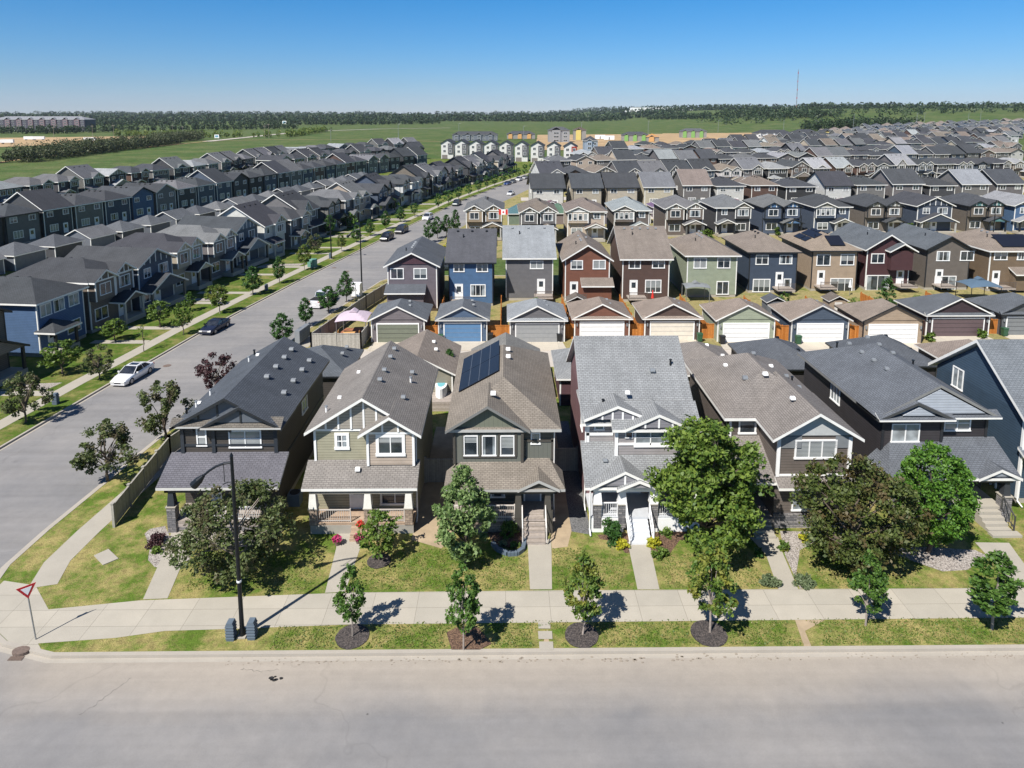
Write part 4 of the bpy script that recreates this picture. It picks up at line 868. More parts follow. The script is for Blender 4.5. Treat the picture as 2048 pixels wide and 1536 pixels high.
t = D.objects['purple_grey_house']; gable_tri(t, -.03, -3.0, 3.0, 6.6, 8.1, mat='painted_surface', color=C('4b343c'))
back_house('blue_house', 'light blue house back with dark side-ridged roof', -7.9, -1.7, 93.3, C('4d6a8c'), C('54555a', DK), 'gx', [(1052, 300, 1118, 350), (1208, 300, 1278, 350), (1168, 445, 1262, 515, 3)], b1f, (1085, 500), .6)
back_house('charcoal_grey_house', 'grey house back with pale grey roof, right of the light blue house', .1, 6.9, 96.1, C('6b6a6c'), C('8d9194', WH), 'gx', [(1576, 282, 1655, 330)], b1f, (1645, 500), .6)
back_house('rust_house', 'reddish brown gabled house back with white rakes and small lean-to', 8.5, 14.8, 94.4, C('764f40'), C('82786f', WH), 'gy', [(523, 446, 600, 503), (686, 444, 765, 500), (640, 620, 762, 680, 3)], b2f, (540, 690), .62, (-1.0, 3.6))
back_house('chocolate_house', 'chocolate brown house back with side-ridged brown roof', 16.8, 23.5, 95.3, C('584640'), C('7f766e', WH), 'gx', [(947, 438, 1024, 496), (1120, 438, 1198, 495), (1068, 590, 1172, 672, 3)], b2f, (975, 690), .6)
back_house('sage_house', 'pale sage green house back with brown hip roof', 26.7, 34.0, 97.6, C('929a86'), C('82786f', WH), 'hip', [(1424, 426, 1504, 496), (1596, 426, 1677, 493), (1590, 600, 1665, 685, 2)], b2f, None, .5)
back_house('navy_house', 'navy blue house back with brown hip roof', 36.7, 43.9, 100.0, C('414c5c'), C('82786f', DK), 'hip', [(50, 415, 130, 477), (227, 415, 308, 474), (28, 595, 142, 683, 3), (258, 593, 297, 680, 1)], b3f, (212, 700), .5)
back_house('sand_house', 'sand coloured house back with two solar arrays on its roof', 46.6, 53.5, 101.0, C('a3917d'), C('8d8072', DK), 'hip', [(506, 413, 592, 485), (684, 411, 770, 481), (606, 590, 755, 685, 3)], b3f, (520, 715), .5)
t = D.objects['sand_house']; m = MB()
for (x0, y0, ww, dd) in [(-2.9, 4.0, 1.0, 1.7), (-2.9, 6.0, 1.0, 2.4), (-1.75, 3.4, 1.2, 4.8), (-.45, 5.0, .4, 3.0)]:
    z = lambda x: 6.35 + .5 * (3.95 + x) + .08
    m.extr([(x0, z(x0)), (x0 + ww, z(x0 + ww)), (x0 + ww, z(x0 + ww) + .06), (x0, z(x0) + .06)], y0, y0 + dd, 'y', 'solar_cell')
m.extr([(.6, 6.85), (2.4, 7.75), (2.4, 7.81), (.6, 6.91)], -.9, .9, 'x', 'solar_cell') if 0 else m.extr([(.4, 6.98), (2.6, 8.08), (2.6, 8.14), (.4, 7.04)], -.6, 1.7, 'x', 'solar_cell')
m.build('solar_panel', t)
back_house('maroon_house', 'maroon house back with white gable boards and a spruce before it', 55.2, 61.8, 101.5, C('4d3437'), C('5d6267', WH), 'gy', [(912, 405, 996, 468), (1106, 410, 1191, 470), (877, 568, 1028, 670, 2)], b3f, (1110, 700), .62)
t = D.objects['maroon_house']; m = MB(); m.box(-.1, 3.2, -1.0, 0, 3.3, 6.3, 'lap_siding'); m.build('wall', t, C('4d3437')); m = MB(); m.roof(-.6, 3.7, -1.5, 1.5, 6.3, .55, 'y'); m.build('roof', t, C('5d6267', WH))
back_house('taupe_house', 'taupe gabled house back with dark roof and a slate canopy in its yard', 64.4, 71.0, 101.5, C('6b645d'), C('5d6267', DK), 'gy', [(1402, 388, 1485, 450), (1580, 386, 1664, 448), (1386, 573, 1528, 672, 3)], b3f, (1400, 700), .55)
back_house('khaki_house', 'khaki brown house back at the right edge with black solar panels on its roof', 73.4, 80.5, 100.5, C('746452'), C('857a70', WH), 'hip', [(1834, 385, 1915, 443), (2006, 385, 2048, 443)], b3f, (1830, 640), .5, (-.6, 4.0))
t = D.objects['khaki_house']; m = MB(); m.extr([(.2, 6.85), (3.0, 8.25), (3.0, 8.31), (.2, 6.91)], -1.6, 3.4, 'x', 'solar_cell'); m.build('solar_panel', t)
GB = 'garages along the back lane'
GL = [(-16.2, -9.2, 78.1, '736d70', '65696e', WH, 'gable', '6f7466', 'grey lane garage with olive door, beside the mauve gazebo'),
      (-8.3, -1.8, 78.3, '52647c', '666a6f', .8, 'pent', '547aa0', 'blue lane garage with blue door'),
      (0.2, 7.4, 78.0, '6a696b', '8d9194', WH, 'pent', '8f9192', 'grey lane garage with grey door, right of the blue garage'),
      (7.9, 15.2, 78.6, '765042', '8a7e74', WH, 'pent', 'e0e0de', 'reddish brown lane garage with white door'),
      (16.3, 23.6, 78.6, '5a4a44', '8a7e74', WH, 'pent', 'd6cebf', 'dark brown lane garage with cream door'),
      (24.8, 32.3, 77.8, '98a08c', '8a7e74', WH, 'gable', 'e2e2e0', 'pale sage lane garage with white door'),
      (33.5, 41.0, 77.6, '4a5665', '8a7e74', .8, 'gable', 'e2e2e0', 'slate blue lane garage with white door'),
      (41.8, 49.6, 77.2, 'a3917d', '877c72', .0, 'gable', 'e2e2e0', 'sand coloured lane garage with white door'),
      (50.8, 59.2, 79.6, '3f3337', '5d6166', WH, 'pent', '5d4e50', 'maroon lane garage with brown door between two yellow-green shrubs'),
      (60.2, 67.6, 80.0, '5c5e5f', '5d6166', .0, 'pent', '76797a', 'grey lane garage with grey door at the right edge, dark rakes')]
gar = []
for (x0, x1, y0, wc, rc, al, st, dc, lb) in GL:
    g, hw, dp = garage(lb, x0, x1, y0, y0 + 6.6, C(wc), C(rc, al), True, st, C(dc), group=GB, zb=-.0)
    vent(g, (1.0, 3.4, 4.05), .36, 'vent_grey' if al > .3 else 'black_metal'); vent(g, (1.2, 2.0, 3.9), .36, 'vent_grey' if al > .3 else 'black_metal'); gar.append((x0, x1, y0))
    slab('garage_apron', [(x0 + .6, y0), (x1 - .6, y0), (x1 - .3, 75.2), (x0 + .3, 75.2)], -.06, .02, 'drive_concrete')
# short cedar gates between the garages
for i in range(len(gar) - 1):
    a, b = gar[i], gar[i + 1]; xa, xb = a[1] - .5, b[0] + .5; y = max(a[2], b[2]) + .5
    m = MB(); m.box(xa, xb, y, y + .04, 0, 1.75, 'cedar_planks'); m.box(xa, xb, y - .04, y + .08, 1.75, 1.82, 'cedar_planks'); m.tube((xa + .08, y, 0), (xa + .08, y, 1.95), .07, .07, 'cedar_planks', 4); m.tube((xb - .08, y, 0), (xb - .08, y, 1.95), .07, .07, 'cedar_planks', 4)
    names = ['olive-door', 'blue', 'grey', 'reddish brown', 'dark brown', 'pale sage', 'slate blue', 'sand', 'maroon', 'last grey']
    tag(m.build('wooden_gate'), 'cedar board gate between the %s and %s lane garages' % (names[i], names[i + 1]), 'gate', 'cedar gates along the lane')
# side yard fences running back from the gates
for i in range(len(gar) - 1):
    a, b = gar[i], gar[i + 1]; x = (a[1] + b[0]) / 2 + .25; y = max(a[2], b[2]) + .7
    m = MB(); m.box(x, x + .04, y, y + 13.5, 0, 1.7, 'cedar_planks')
    for k in range(7): m.box(x - .05, x + .08, y + k * 2.2, y + k * 2.2 + .1, 0, 1.85, 'cedar_planks')
    tag(m.build('yard_fence'), 'cedar yard fence running back from the gate between %s and %s garages' % (names[i], names[i + 1]), 'fence', 'cedar fences between back yards')
def plank_fence(label, pts, h=1.8, mat='grey_planks', group=None, step=2.4, name='board_fence'):
    m = MB(); L = 0
    for a, b in zip(pts[:-1], pts[1:]):
        d = math.hypot(b[0]-a[0], b[1]-a[1]); n = max(1, round(d / step)); dx, dy = (b[0]-a[0])/d, (b[1]-a[1])/d; ox, oy = -dy*.02, dx*.02
        m.prism([(a[0]-ox, a[1]-oy), (b[0]-ox, b[1]-oy), (b[0]+ox, b[1]+oy), (a[0]+ox, a[1]+oy)], .05, h, mat)
        m.prism([(a[0]-ox*3, a[1]-oy*3), (b[0]-ox*3, b[1]-oy*3), (b[0]+ox*3, b[1]+oy*3), (a[0]+ox*3, a[1]+oy*3)], h, h + .06, mat)
    t = m.build(name); tag(t, label, 'fence', group)
    for a, b in zip(pts[:-1], pts[1:]):
        d = math.hypot(b[0]-a[0], b[1]-a[1]); n = max(1, round(d / step))
        for k in range(n + 1):
            x, y = a[0] + (b[0]-a[0])*k/n, a[1] + (b[1]-a[1])*k/n
            pm = MB(); pm.box(x-.08, x+.08, y-.08, y+.08, -.05, h + .14, mat); pm.box(x-.11, x+.11, y-.11, y+.11, h + .14, h + .19, mat); pm.build('post', t)
    return t
c0 = pt(229, 1054); c1 = pt(345, 905)
plank_fence('grey board fence stepping along the corner lot lawn beside the side pavement', [c0, (c0[0] + (c1[0]-c0[0])*.95, c0[1] + (c1[1]-c0[1])*.95), (-24.2, 62)], 1.5)
plank_fence('grey board fence enclosing the gazebo yard beside the olive-door garage', [(-16.4, 79.5), (-16.6, 75.7), (-22.3, 75.7), (-19.3, 92.0), (-17.4, 100)], 1.85)
plank_fence('grey board fence between the charcoal and tan houses', [(-15.2, 54), (-12.7, 54)], 1.8)
plank_fence('dark grey board fence closing the gap between tan and grey-green houses', [(-5.9, 47.0), (-3.5, 47.0)], 1.8)
plank_fence('dark grey board fence closing the gap between grey-green and mauve houses', [(3.2, 48.5), (5.5, 48.5)], 1.8)

# ------------------------------------------------------------------ pattern-book houses for the far rows
def pattern(kind, full):
    """front faces -Y, backs at +Y; returns root with parts"""
    t = D.objects.new('detached_house', None); COL.objects.link(t); win = window if full else flatwindow
    W1 = C('777777'); RF = C('5a5d61', 1.0); hw = 3.4; dp = 11.5; p = .52; ze = 6.35
    hipf = kind in (0, 3, 5, 7); ax = 'x' if kind in (2, 4, 6) else 'y'
    if ax == 'x': p = .62
    walls(t, -hw, hw, 0, dp, ze + p * OH - .215, W1, p, ax, not hipf, not hipf, corners=True)
    m = MB(); zr = m.roof(-hw - OH, hw + OH, -OH, dp + OH, ze, p, ax, hipf, hipf)
    def fgable(x0, x1, y, back, z, pp, bat, panel=True, wall=True):
        m.roof(x0 - .4, x1 + .4, y - .4, back, z, pp, 'y')
        if wall:
            w_ = MB(); w_.box(x0, x1, y, .0, 3.9, z + .1, 'lap_siding'); w_.build('wall', t, W1)
        gable_tri(t, y - .02, x0 + .05, x1 - .05, z + .05, z + pp * ((x1 - x0) / 2 + .2), color=C('9a958c'), battens=bat, depth=.06)
        q = MB(); q.box(x0, x1, y - .1, y - .02, z - .12, z + .06, 'trim_paint')
        for x in (x0, x1 - .14): q.box(x, x + .14, y - .1, y - .0, 3.9, z, 'trim_paint')
        q.build('trim', t, RF)
    rail = full
    if kind == 0:
        fgable(.2, 3.4, -.5, 2.6, ze, .62, 0)
        win(t, 1.8, -.52, 5.2, 2.0, 1.3, n=3); win(t, -1.8, 0, 5.3, 1.0, 1.1, n=2)
    elif kind == 1:
        gable_tri(t, 0, -hw + .1, hw - .1, ze + .1, zr - .4, color=C('9a958c'), battens=5)
        win(t, 1.5, 0, 5.2, 1.8, 1.3, n=2); win(t, -1.7, 0, 5.2, 1.2, 1.2, n=2)
    elif kind == 2:
        fgable(-.6, 3.0, -.5, 2.8, ze + .05, .7, 3)
        win(t, 1.2, -.52, 5.2, 2.2, 1.3, n=3); win(t, -2.2, 0, 5.3, .8, 1.1, n=1)
    elif kind == 3:
        fgable(-3.4, -.2, -.9, 2.4, ze, .6, 2); fgable(.3, 3.4, -.5, 2.6, ze, .66, 3)
        win(t, -1.8, -.92, 5.2, 1.6, 1.3, n=2); win(t, 1.85, -.52, 5.2, 1.7, 1.3, n=2)
    elif kind == 4:
        fgable(-3.2, -.2, -.4, 3.5, ze, 1.25, 3, wall=True)
        win(t, -1.7, -.42, 5.3, 1.6, 1.5, n=2); win(t, 1.7, 0, 5.3, 1.5, 1.2, n=2)
    elif kind == 5:
        fgable(-3.4, .4, -.7, 2.8, ze, .5, 0)
        for k in range(4): win(t, -3.0 + k * .95, -.72, 5.2, .6, 1.3, n=1)
        win(t, 2.0, 0, 5.3, 1.1, 1.1, n=2)
    elif kind == 6:
        win(t, 1.6, 0, 5.2, 1.7, 1.3, n=3); win(t, -1.7, 0, 5.2, 1.7, 1.3, n=3); m.roof(-1.9, 1.9, -.45, 3.0, ze + .25, .6, 'y'); gable_tri(t, -.05, -1.5, 1.5, ze + .3, ze + 1.3, color=C('9a958c'), battens=1)
    else:
        for x in (-2.2, -.3, 1.9): win(t, x, 0, 5.2, 1.4, 1.3, n=2)
    for i in range(3):
        if ax == 'y': m.box(.35, .7, 4 + i * 1.6, 4.35 + i * 1.6, zr - .35, zr - .1, 'rubber')
        else: m.box(-2 + i * 1.8, -1.65 + i * 1.8, dp / 2 - 1, dp / 2 - .65, zr - .7, zr - .4, 'rubber')
    m.build('roof', t, RF)
    m = MB(); pa, pb = (-3.7, .3) if kind in (0, 2, 7) else (-.4, 3.7)
    if kind in (1, 4): pa, pb = -3.8, 3.8
    if kind in (2, 4): m.shed(pa, pb, -2.0, 0, 3.0, 3.9)
    else: m.roof(pa, pb, -2.2, .3, 3.0, .5, 'y', kind == 7); gable_tri(t, -1.95, pa + .4, pb - .4, 3.02, 3.0 + .5 * (pb - pa) / 2 - .3, color=C('9a958c'), battens=0) if kind != 7 else None
    m.build('porch_roof', t, RF)
    q = MB(); q.box(pa + .3, pb - .3, -1.95, 0, .1, .7, 'plain_concrete')
    for x in (pa + .5, pb - .5): q.box(x - .13, x + .13, -1.9, -1.65, .7, 2.95, 'trim_paint')
    q.build('porch', t, RF)
    win(t, 1.6 if pa < -1 and kind not in (1, 4) else -1.7, 0, 2.0, 1.9, 1.4, n=2)
    # the back: two windows up, one down, patio door
    for x in (-1.9, 1.9): win(t, x, dp, 5.3, 1.3, 1.0, rz=R(180), n=2)
    win(t, 1.2, dp, 2.2, 1.8, 1.4, rz=R(180), n=3)
    if full:
        door(t, -1.6, dp, .7, rz=R(180)); door(t, (pa + pb) / 2, 0, .7)
        win(t, hw, 5.5, 5.0, 1.0, 1.0, rz=R(90), n=2)
    else:
        box_part('door', t, (-2.1, -1.1, dp, dp + .05, .6, 2.7), 'white_paint')
    return t
PF = {k: pattern(k, True) for k in range(8)}; PL = {k: pattern(k, False) for k in range(8)}
KF = {k: kids_of(v) for k, v in PF.items()}; KL = {k: kids_of(v) for k, v in PL.items()}
USED = set()
WALLS = [('grey', '6e6d6c'), ('dark grey', '46474a'), ('charcoal', '37393c'), ('slate blue', '4a5563'), ('blue', '4c6484'), ('brown', '5d4a42'), ('tan', '9c8c78'), ('white', 'c9c9c6'), ('beige', 'b0a595'), ('taupe', '6f665e'), ('maroon', '513434'), ('teal', '56787a')]
WD = dict(WALLS)
ROOFS = {'dark': '484a4e', 'grey': '6e6f71', 'brown': '7f756c', 'pale grey': '96999c'}
ORD = ['first', 'second', 'third', 'fourth', 'fifth', 'sixth', 'seventh', 'eighth', 'ninth', 'tenth', 'eleventh', 'twelfth', 'thirteenth', 'fourteenth', 'fifteenth', 'sixteenth', 'seventeenth', 'eighteenth', 'nineteenth', 'twentieth', 'twenty-first', 'twenty-second', 'twenty-third', 'twenty-fourth', 'twenty-fifth', 'twenty-sixth', 'twenty-seventh', 'twenty-eighth', 'twenty-ninth', 'thirtieth']
ORD += ['thirty-' + o for o in ORD[:9]] + ['fortieth']
def put(kind, x, y, rz, wall, roof, trim, label, group, full=False, sx=1.0, z=None, accent=None, sz=1.0):
    root = (PF if full else PL)[kind]; K = (KF if full else KL)[kind]
    j = lambda h: (lambda q: tuple(c * q * rnd.uniform(.97, 1.03) for c in hexc(h)))(rnd.uniform(.85, 1.12))
    wc = j(WD[wall]) + (trim,); rc = j(ROOFS[roof]) + (trim,)
    q_ = rnd.choice([.8, .9, 1.3, 1.8]); ac = accent or (tuple(min(.5, c * q_) for c in wc[:3]) + (1,) if rnd.random() < .55 else j('8f8a82') + (1,))
    c = copy_tree(root, K, None, wc, rc, ac)
    for o in c.children:
        if o.name.split('.')[0] == 'trim': o.color = rc
        if o.name.split('.')[0] == 'porch': o.color = rc[:3] + (rnd.choice([0.0, .12, .5]) if trim else 0.0,)
    c.location = (x, y, th(x, y) if z is None else z); c.rotation_euler[2] = rz; c.scale = (sx, 1, sz)
    tag(c, label, 'house', group); return c
# third row: fronts facing us across the back street
T3 = [(968, 144.5, 3, 'tan', 'grey', 1, 1.12), (1077, 141.5, 3, 'grey', 'brown', 1, 1.08), (1172, 142.5, 5, 'beige', 'brown', 1, 1.15), (1263, 144, 5, 'taupe', 'pale grey', 1, 1.1), (1368, 147, 3, 'taupe', 'grey', 1, 1.2),
      (1466, 148, 0, 'dark grey', 'grey', 1, 1.1), (1562, 148.5, 3, 'slate blue', 'grey', 0, 1.2), (1663, 149, 5, 'slate blue', 'dark', 1, 1.15), (1765, 149.5, 3, 'taupe', 'dark', 0, 1.2), (1868, 150, 1, 'slate blue', 'dark', 1, 1.15), (1968, 150.5, 3, 'taupe', 'dark', 0, 1.15), (2062, 150.5, 1, 'blue', 'pale grey', 1, 1.15)]
for i, (px, Y, k, wl, rf, tr, sx) in enumerate(T3):
    x, _ = xz(px, 440, Y); put(k, x, Y, R(rnd.uniform(-1, 1)), wl, rf, tr, '%s house with %s roof facing us, %s from left across the back street' % (wl, rf, ORD[i]), 'fronts across the back street', True, sx, accent=C('5a8283') if px == 1968 else (C('55759a') if px == 1562 else None))
# farther rows on the right: (name, line y = a + b x, x range, pitch, facing)
ROWS = [('fourth row, backs showing', 188, .06, 12, 152, 10.4, 'b', True), ('fifth row', 226, .26, 16, 215, 9.6, 'f', False), ('sixth row, backs showing', 283, .26, 24, 268, 9.8, 'b', False),
        ('seventh row', 322, .28, 40, 308, 9.9, 'f', False), ('eighth row, backs showing', 372, .28, 66, 355, 10.8, 'b', False), ('ninth row', 412, .28, 92, 395, 11.2, 'f', False),
        ('tenth row, backs showing', 475, .2, 175, 425, 11.6, 'b', False), ('eleventh row', 525, .2, 225, 470, 12, 'f', False), ('twelfth row on the rise', 580, .15, 270, 495, 12.5, 'b', False)]
for name, a, b, x0, x1, pit, face, full in ROWS:
    n = 0; x = x0
    while x < x1:
        y = a + b * x; ang = math.atan(b)
        wl = rnd.choice(['grey', 'dark grey', 'charcoal', 'slate blue', 'dark grey', 'brown', 'taupe', 'beige', 'white', 'slate blue', 'grey', 'grey'])
        rf = rnd.choices(['dark', 'grey', 'brown', 'pale grey'], [7, 2.2, 2.2, 1])[0]; tr = rnd.choice([0, 1, 1, 1, 1])
        kind = rnd.choice([0, 1, 2, 3, 4, 5, 6, 7] if face == 'f' else [0, 2, 6, 6, 7, 1, 2])
        lab = '%s house, %s roof, %s from left, %s' % (wl, rf, ORD[n], name)
        if face == 'f': put(kind, x, y, ang, wl, rf, tr, lab, 'houses in the far right rows', full, rnd.uniform(1.05, 1.28), sz=rnd.uniform(.95, 1.06))
        else: put(kind, x - math.sin(ang) * 11.5, y + 11.5, ang + R(180), wl, rf, tr, lab, 'houses in the far right rows', full, rnd.uniform(1.1, 1.3), sz=rnd.uniform(.95, 1.06))
        x += pit * rnd.uniform(.93, 1.07); n += 1
fm_ = MB(); m_plain('far_wall_grey', hexc('77777a')); m_plain('far_wall_pale', hexc('a9a59e')); m_plain('far_wall_blue', hexc('4f6178')); m_plain('far_roof', hexc('505358')); m_plain('far_roof_brown', hexc('7b7068'))
for a, b, x0, x1, pit in ((640, .12, 320, 560, 13), (705, .1, 360, 620, 13.5), (775, .08, 430, 680, 14)):
    x = x0
    while x < x1:
        y = a + b * x; z = th(x, y); w_ = rnd.uniform(4, 5); wm = rnd.choice(['far_wall_grey', 'far_wall_pale', 'far_wall_blue']); rm = rnd.choice(['far_roof', 'far_roof', 'far_roof_brown'])
        fm_.box(x - w_, x + w_, y, y + 11, z - 1, z + 6.2, wm); fm_.roof(x - w_ - .5, x + w_ + .5, y - .5, y + 11.5, z + 6.2, .55, rnd.choice('xy'), rnd.random() < .5, True, top=rm, trim='white_paint'); fm_.roof(x - 2.5, x + 2, y - 1.2, y + 3, z + 6.1, .7, 'y', top=rm, trim='white_paint')
        for wx in (-2.6, 1.4): fm_.box(x + wx, x + wx + 1.6, y - .08, y, z + 4.2, z + 5.6, 'white_paint'); fm_.box(x + wx + .12, x + wx + 1.48, y - .1, y - .07, z + 4.3, z + 5.5, 'window_glass')
        x += pit * rnd.uniform(.92, 1.08)
tag(fm_.build('far_houses'), 'farthest rows of houses below the green hill', 'houses', kind='stuff')
# left side: fronts along the side street
LF = [(65.0, -51.2, 1, 'taupe', 'grey', 0), (77, -50.4, 7, 'blue', 'dark', 1), (85.3, -49.8, 3, 'taupe', 'dark', 1), (93.8, -49.2, 1, 'slate blue', 'dark', 1), (102.3, -47.7, 3, 'beige', 'dark', 1), (111, -46.4, 3, 'grey', 'grey', 1), (119.7, -45.4, 1, 'slate blue', 'dark', 1), (128.3, -44.2, 2, 'white', 'dark', 1), (137, -42.6, 0, 'grey', 'dark', 1), (146, -41.3, 4, 'grey', 'dark', 1)]
y = 155.0
LF = [(a, b + rnd.uniform(-.9, .9), c, d, e, f) for a, b, c, d, e, f in LF]
kk = [2, 1, 4, 3, 4, 6, 4, 2, 1, 4, 3, 0, 6, 1, 4, 3, 0, 2]
while y < 318: LF.append((y, interp(LK, y) - 14.2 + rnd.uniform(-1.2, 1.2), kk[len(LF) % 18], rnd.choice(['grey', 'taupe', 'slate blue', 'beige', 'beige', 'white', 'dark grey']), rnd.choice(['dark', 'dark', 'grey']), rnd.choice([0, 1]))); y += 8.8
for i, (y, x, k, wl, rf, tr) in enumerate(LF):
    s_ = (interp(LK, y + 5) - interp(LK, y - 5)) / 10
    put(k, x, y, R(90) - math.atan(s_), wl, rf, tr, '%s house, %s roof, %s along the far side of the side street' % (wl, rf, ORD[i]), 'houses across the side street', i < 12, rnd.uniform(.98, 1.1), sz=rnd.uniform(.94, 1.06))
def lrow(name, y0, y1, fx, step, faceE=True, group='', full=False, roofs=('dark', 'dark', 'dark', 'grey')):
    n = 0; y = y0
    while y < y1:
        x = fx(y); s_ = (fx(y + 5) - fx(y - 5)) / 10; ph = math.atan(s_)
        wl = rnd.choice(['dark grey', 'charcoal', 'slate blue', 'grey', 'dark grey', 'blue' if n == 6 else 'brown']); rf = rnd.choice(roofs); k = rnd.choice([0, 0, 2, 6, 7, 1, 7])
        if n == 6 and not faceE: wl = 'blue'; k = 1
        lab = '%s house, %s roof, %s from the near end of the %s' % (wl, rf, ORD[n], name)
        if faceE: put(k, x, y, R(90) - ph, wl, rf, rnd.choice([0, 1, 1]), lab, group, full, rnd.uniform(1.1, 1.2))
        else: put(k, x - 11.5 * math.cos(ph), y + 11.5 * math.sin(ph), R(270) - ph, wl, rf, rnd.choice([0, 1, 1]), lab, group, full, rnd.uniform(1.02, 1.12))
        y += step; n += 1
ROWA = [(-104, 110), (-99.5, 134), (-92, 165), (-82, 209), (-70.8, 257), (-62, 290), (-50, 318), (-32, 345)]
ROWB = [(-141, 140), (-131, 213), (-124.8, 245), (-118.8, 267), (-112, 330), (-102, 400), (-80, 440), (-50, 475)]
lrow('left middle row', 124, 340, lambda y: interp(ROWA, y) - 1.5 + rnd.uniform(-.3, .3) * 0, 8.1, False, 'houses in the left middle row', True)
lrow('outer meadow row', 158, 470, lambda y: interp(ROWB, y) - 2, 10.2, True, 'houses in the left outer row', False, ('dark', 'grey', 'grey', 'pale grey'))
ROWC = [(-118, 240), (-104, 300), (-92, 345), (-70, 385), (-45, 405)]
lrow('short row behind it', 300, 400, lambda y: interp(ROWC, y) + 8, 10.5, True, 'houses in the far left short row', False)
y = 108.0; n = 0
while y < 262:                      # garages on the left lane
    x = -84.0 + .215 * (y - 130)
    g, hw, dp = garage('hip roofed garage, %s from the near end of the left back lane' % ORD[n], x - 3.4, x + 3.4, y, y + 6.6, C(rnd.choice(['5b6068', '6b7078', '4c4e52'])), C(rnd.choice(['55585d', '606367', '6d6e70']), 1), False, 'hip' if n % 3 else 'gable2', group='garages on the left back lane')
    g.rotation_euler[2] = -math.atan(.2); y += 8.0; n += 1
gp, ghw, gdp = garage('x', -3.4, 3.4, 0, 6.6, C('6d6c6b'), C('585b60', 1), True, 'pent', C('b9b7b2')); GK = kids_of(gp)
def far_garage(lab, x, y, rz, grp):
    c = copy_tree(gp, GK, None, tuple(v * rnd.uniform(.6, 1.5) for v in hexc('6d6c6b')) + (1,), tuple(v * rnd.choice([.85, 1, 1, 1.6]) for v in hexc('585b60')) + (1,)); c.location = (x, y, th(x, y)); c.rotation_euler[2] = rz; tag(c, lab, 'garage', grp)
for nm, a0, b0, x0_, x1_, st_ in (('behind the third row', 163, .04, -6, 122, 9.6), ('before the fourth row', 172.5, .05, 12, 136, 9.8), ('behind the fifth row', 250, .26, 20, 205, 10.0), ('before the sixth row', 263, .26, 26, 215, 10.0)):
    x = x0_; n = 0
    while x < x1_:
        far_garage('detached garage, %s from left, %s' % (ORD[n], nm), x, a0 + b0 * x + (6.6 if 'behind' in nm else 0), math.atan(b0) + (R(180) if 'behind' in nm else 0), 'garages between the far rows'); x += st_; n += 1
for ch in list(gp.children): D.objects.remove(ch)
D.objects.remove(gp)
for root in list(PF.values()) + list(PL.values()):
    def kill(o):
        for ch in list(o.children): kill(ch)
        D.objects.remove(o)
    kill(root)
sheet('left_lane', [(-78.5 - 5.5, 100), (-78.5 + .2, 100), (-46, 260), (-52, 260)], 0.012, 'lane_asphalt')
for nm, a, b, x0, x1 in (('far_street', 212, .12, 5, 190), ('far_street', 304, .27, 25, 230), ('far_lane', 174, .05, 5, 150), ('far_lane', 262, .26, 20, 200)):
    sheet(nm, [(x0, a - 4 + b * x0), (x1, a - 4 + b * x1), (x1, a + 4 + b * x1), (x0, a + 4 + b * x0)], 0.03, 'lane_asphalt')

# ------------------------------------------------------------------ foliage
def quads_mesh(name, P, mats=('leaf_green',)):
    """P: (n,4,3) array of leaf quads"""
    n = len(P); me = D.meshes.new(name); me.vertices.add(n * 4); me.vertices.foreach_set('co', P.reshape(-1).astype(np.float32))
    me.loops.add(n * 4); me.loops.foreach_set('vertex_index', np.arange(n * 4, dtype=np.int32))
    me.polygons.add(n); me.polygons.foreach_set('loop_start', np.arange(0, n * 4, 4, dtype=np.int32)); me.polygons.foreach_set('loop_total', np.full(n, 4, dtype=np.int32))
    for m in mats: me.materials.append(MATS[m])
    me.update(calc_edges=True); return me
def leaves(C_, size, rg, up=0.35):
    n = len(C_); N = rg.normal(size=(n, 3)); N[:, 2] = np.abs(N[:, 2]) + up; N /= np.linalg.norm(N, axis=1)[:, None]
    A = rg.normal(size=(n, 3)); U = np.cross(N, A); U /= np.linalg.norm(U, axis=1)[:, None] + 1e-9; V = np.cross(N, U)
    s = size * rg.uniform(.4, 1.5, (n, 1)); U = U * s * .5; V = V * s * .72
    return np.stack([C_ - V, C_ + U * .9 + V * .1, C_ + V, C_ - U * .9 + V * .1], axis=1)
PROF = {'ovoid': lambda t: max(.05, (math.sin(math.pi * min(1, t * 1.25 + .12)) if t < .35 else (1 - ((t - .35) / .68) ** 1.5))),
        'round': lambda t: math.sqrt(max(0.02, 1 - (2 * t - 1) ** 2)),
        'dome': lambda t: math.sqrt(max(0.03, 1 - (max(0, t - .3) / .72) ** 2)) * (.75 + .25 * min(1, t / .25)),
        'spread': lambda t: .45 + .55 * math.sin(math.pi * min(1, max(0, t)) ** .8),
        'cone': lambda t: max(.04, 1 - t) ** .8,
        'egg': lambda t: max(.04, math.sin(math.pi * (t * .86 + .1)) ** .8)}
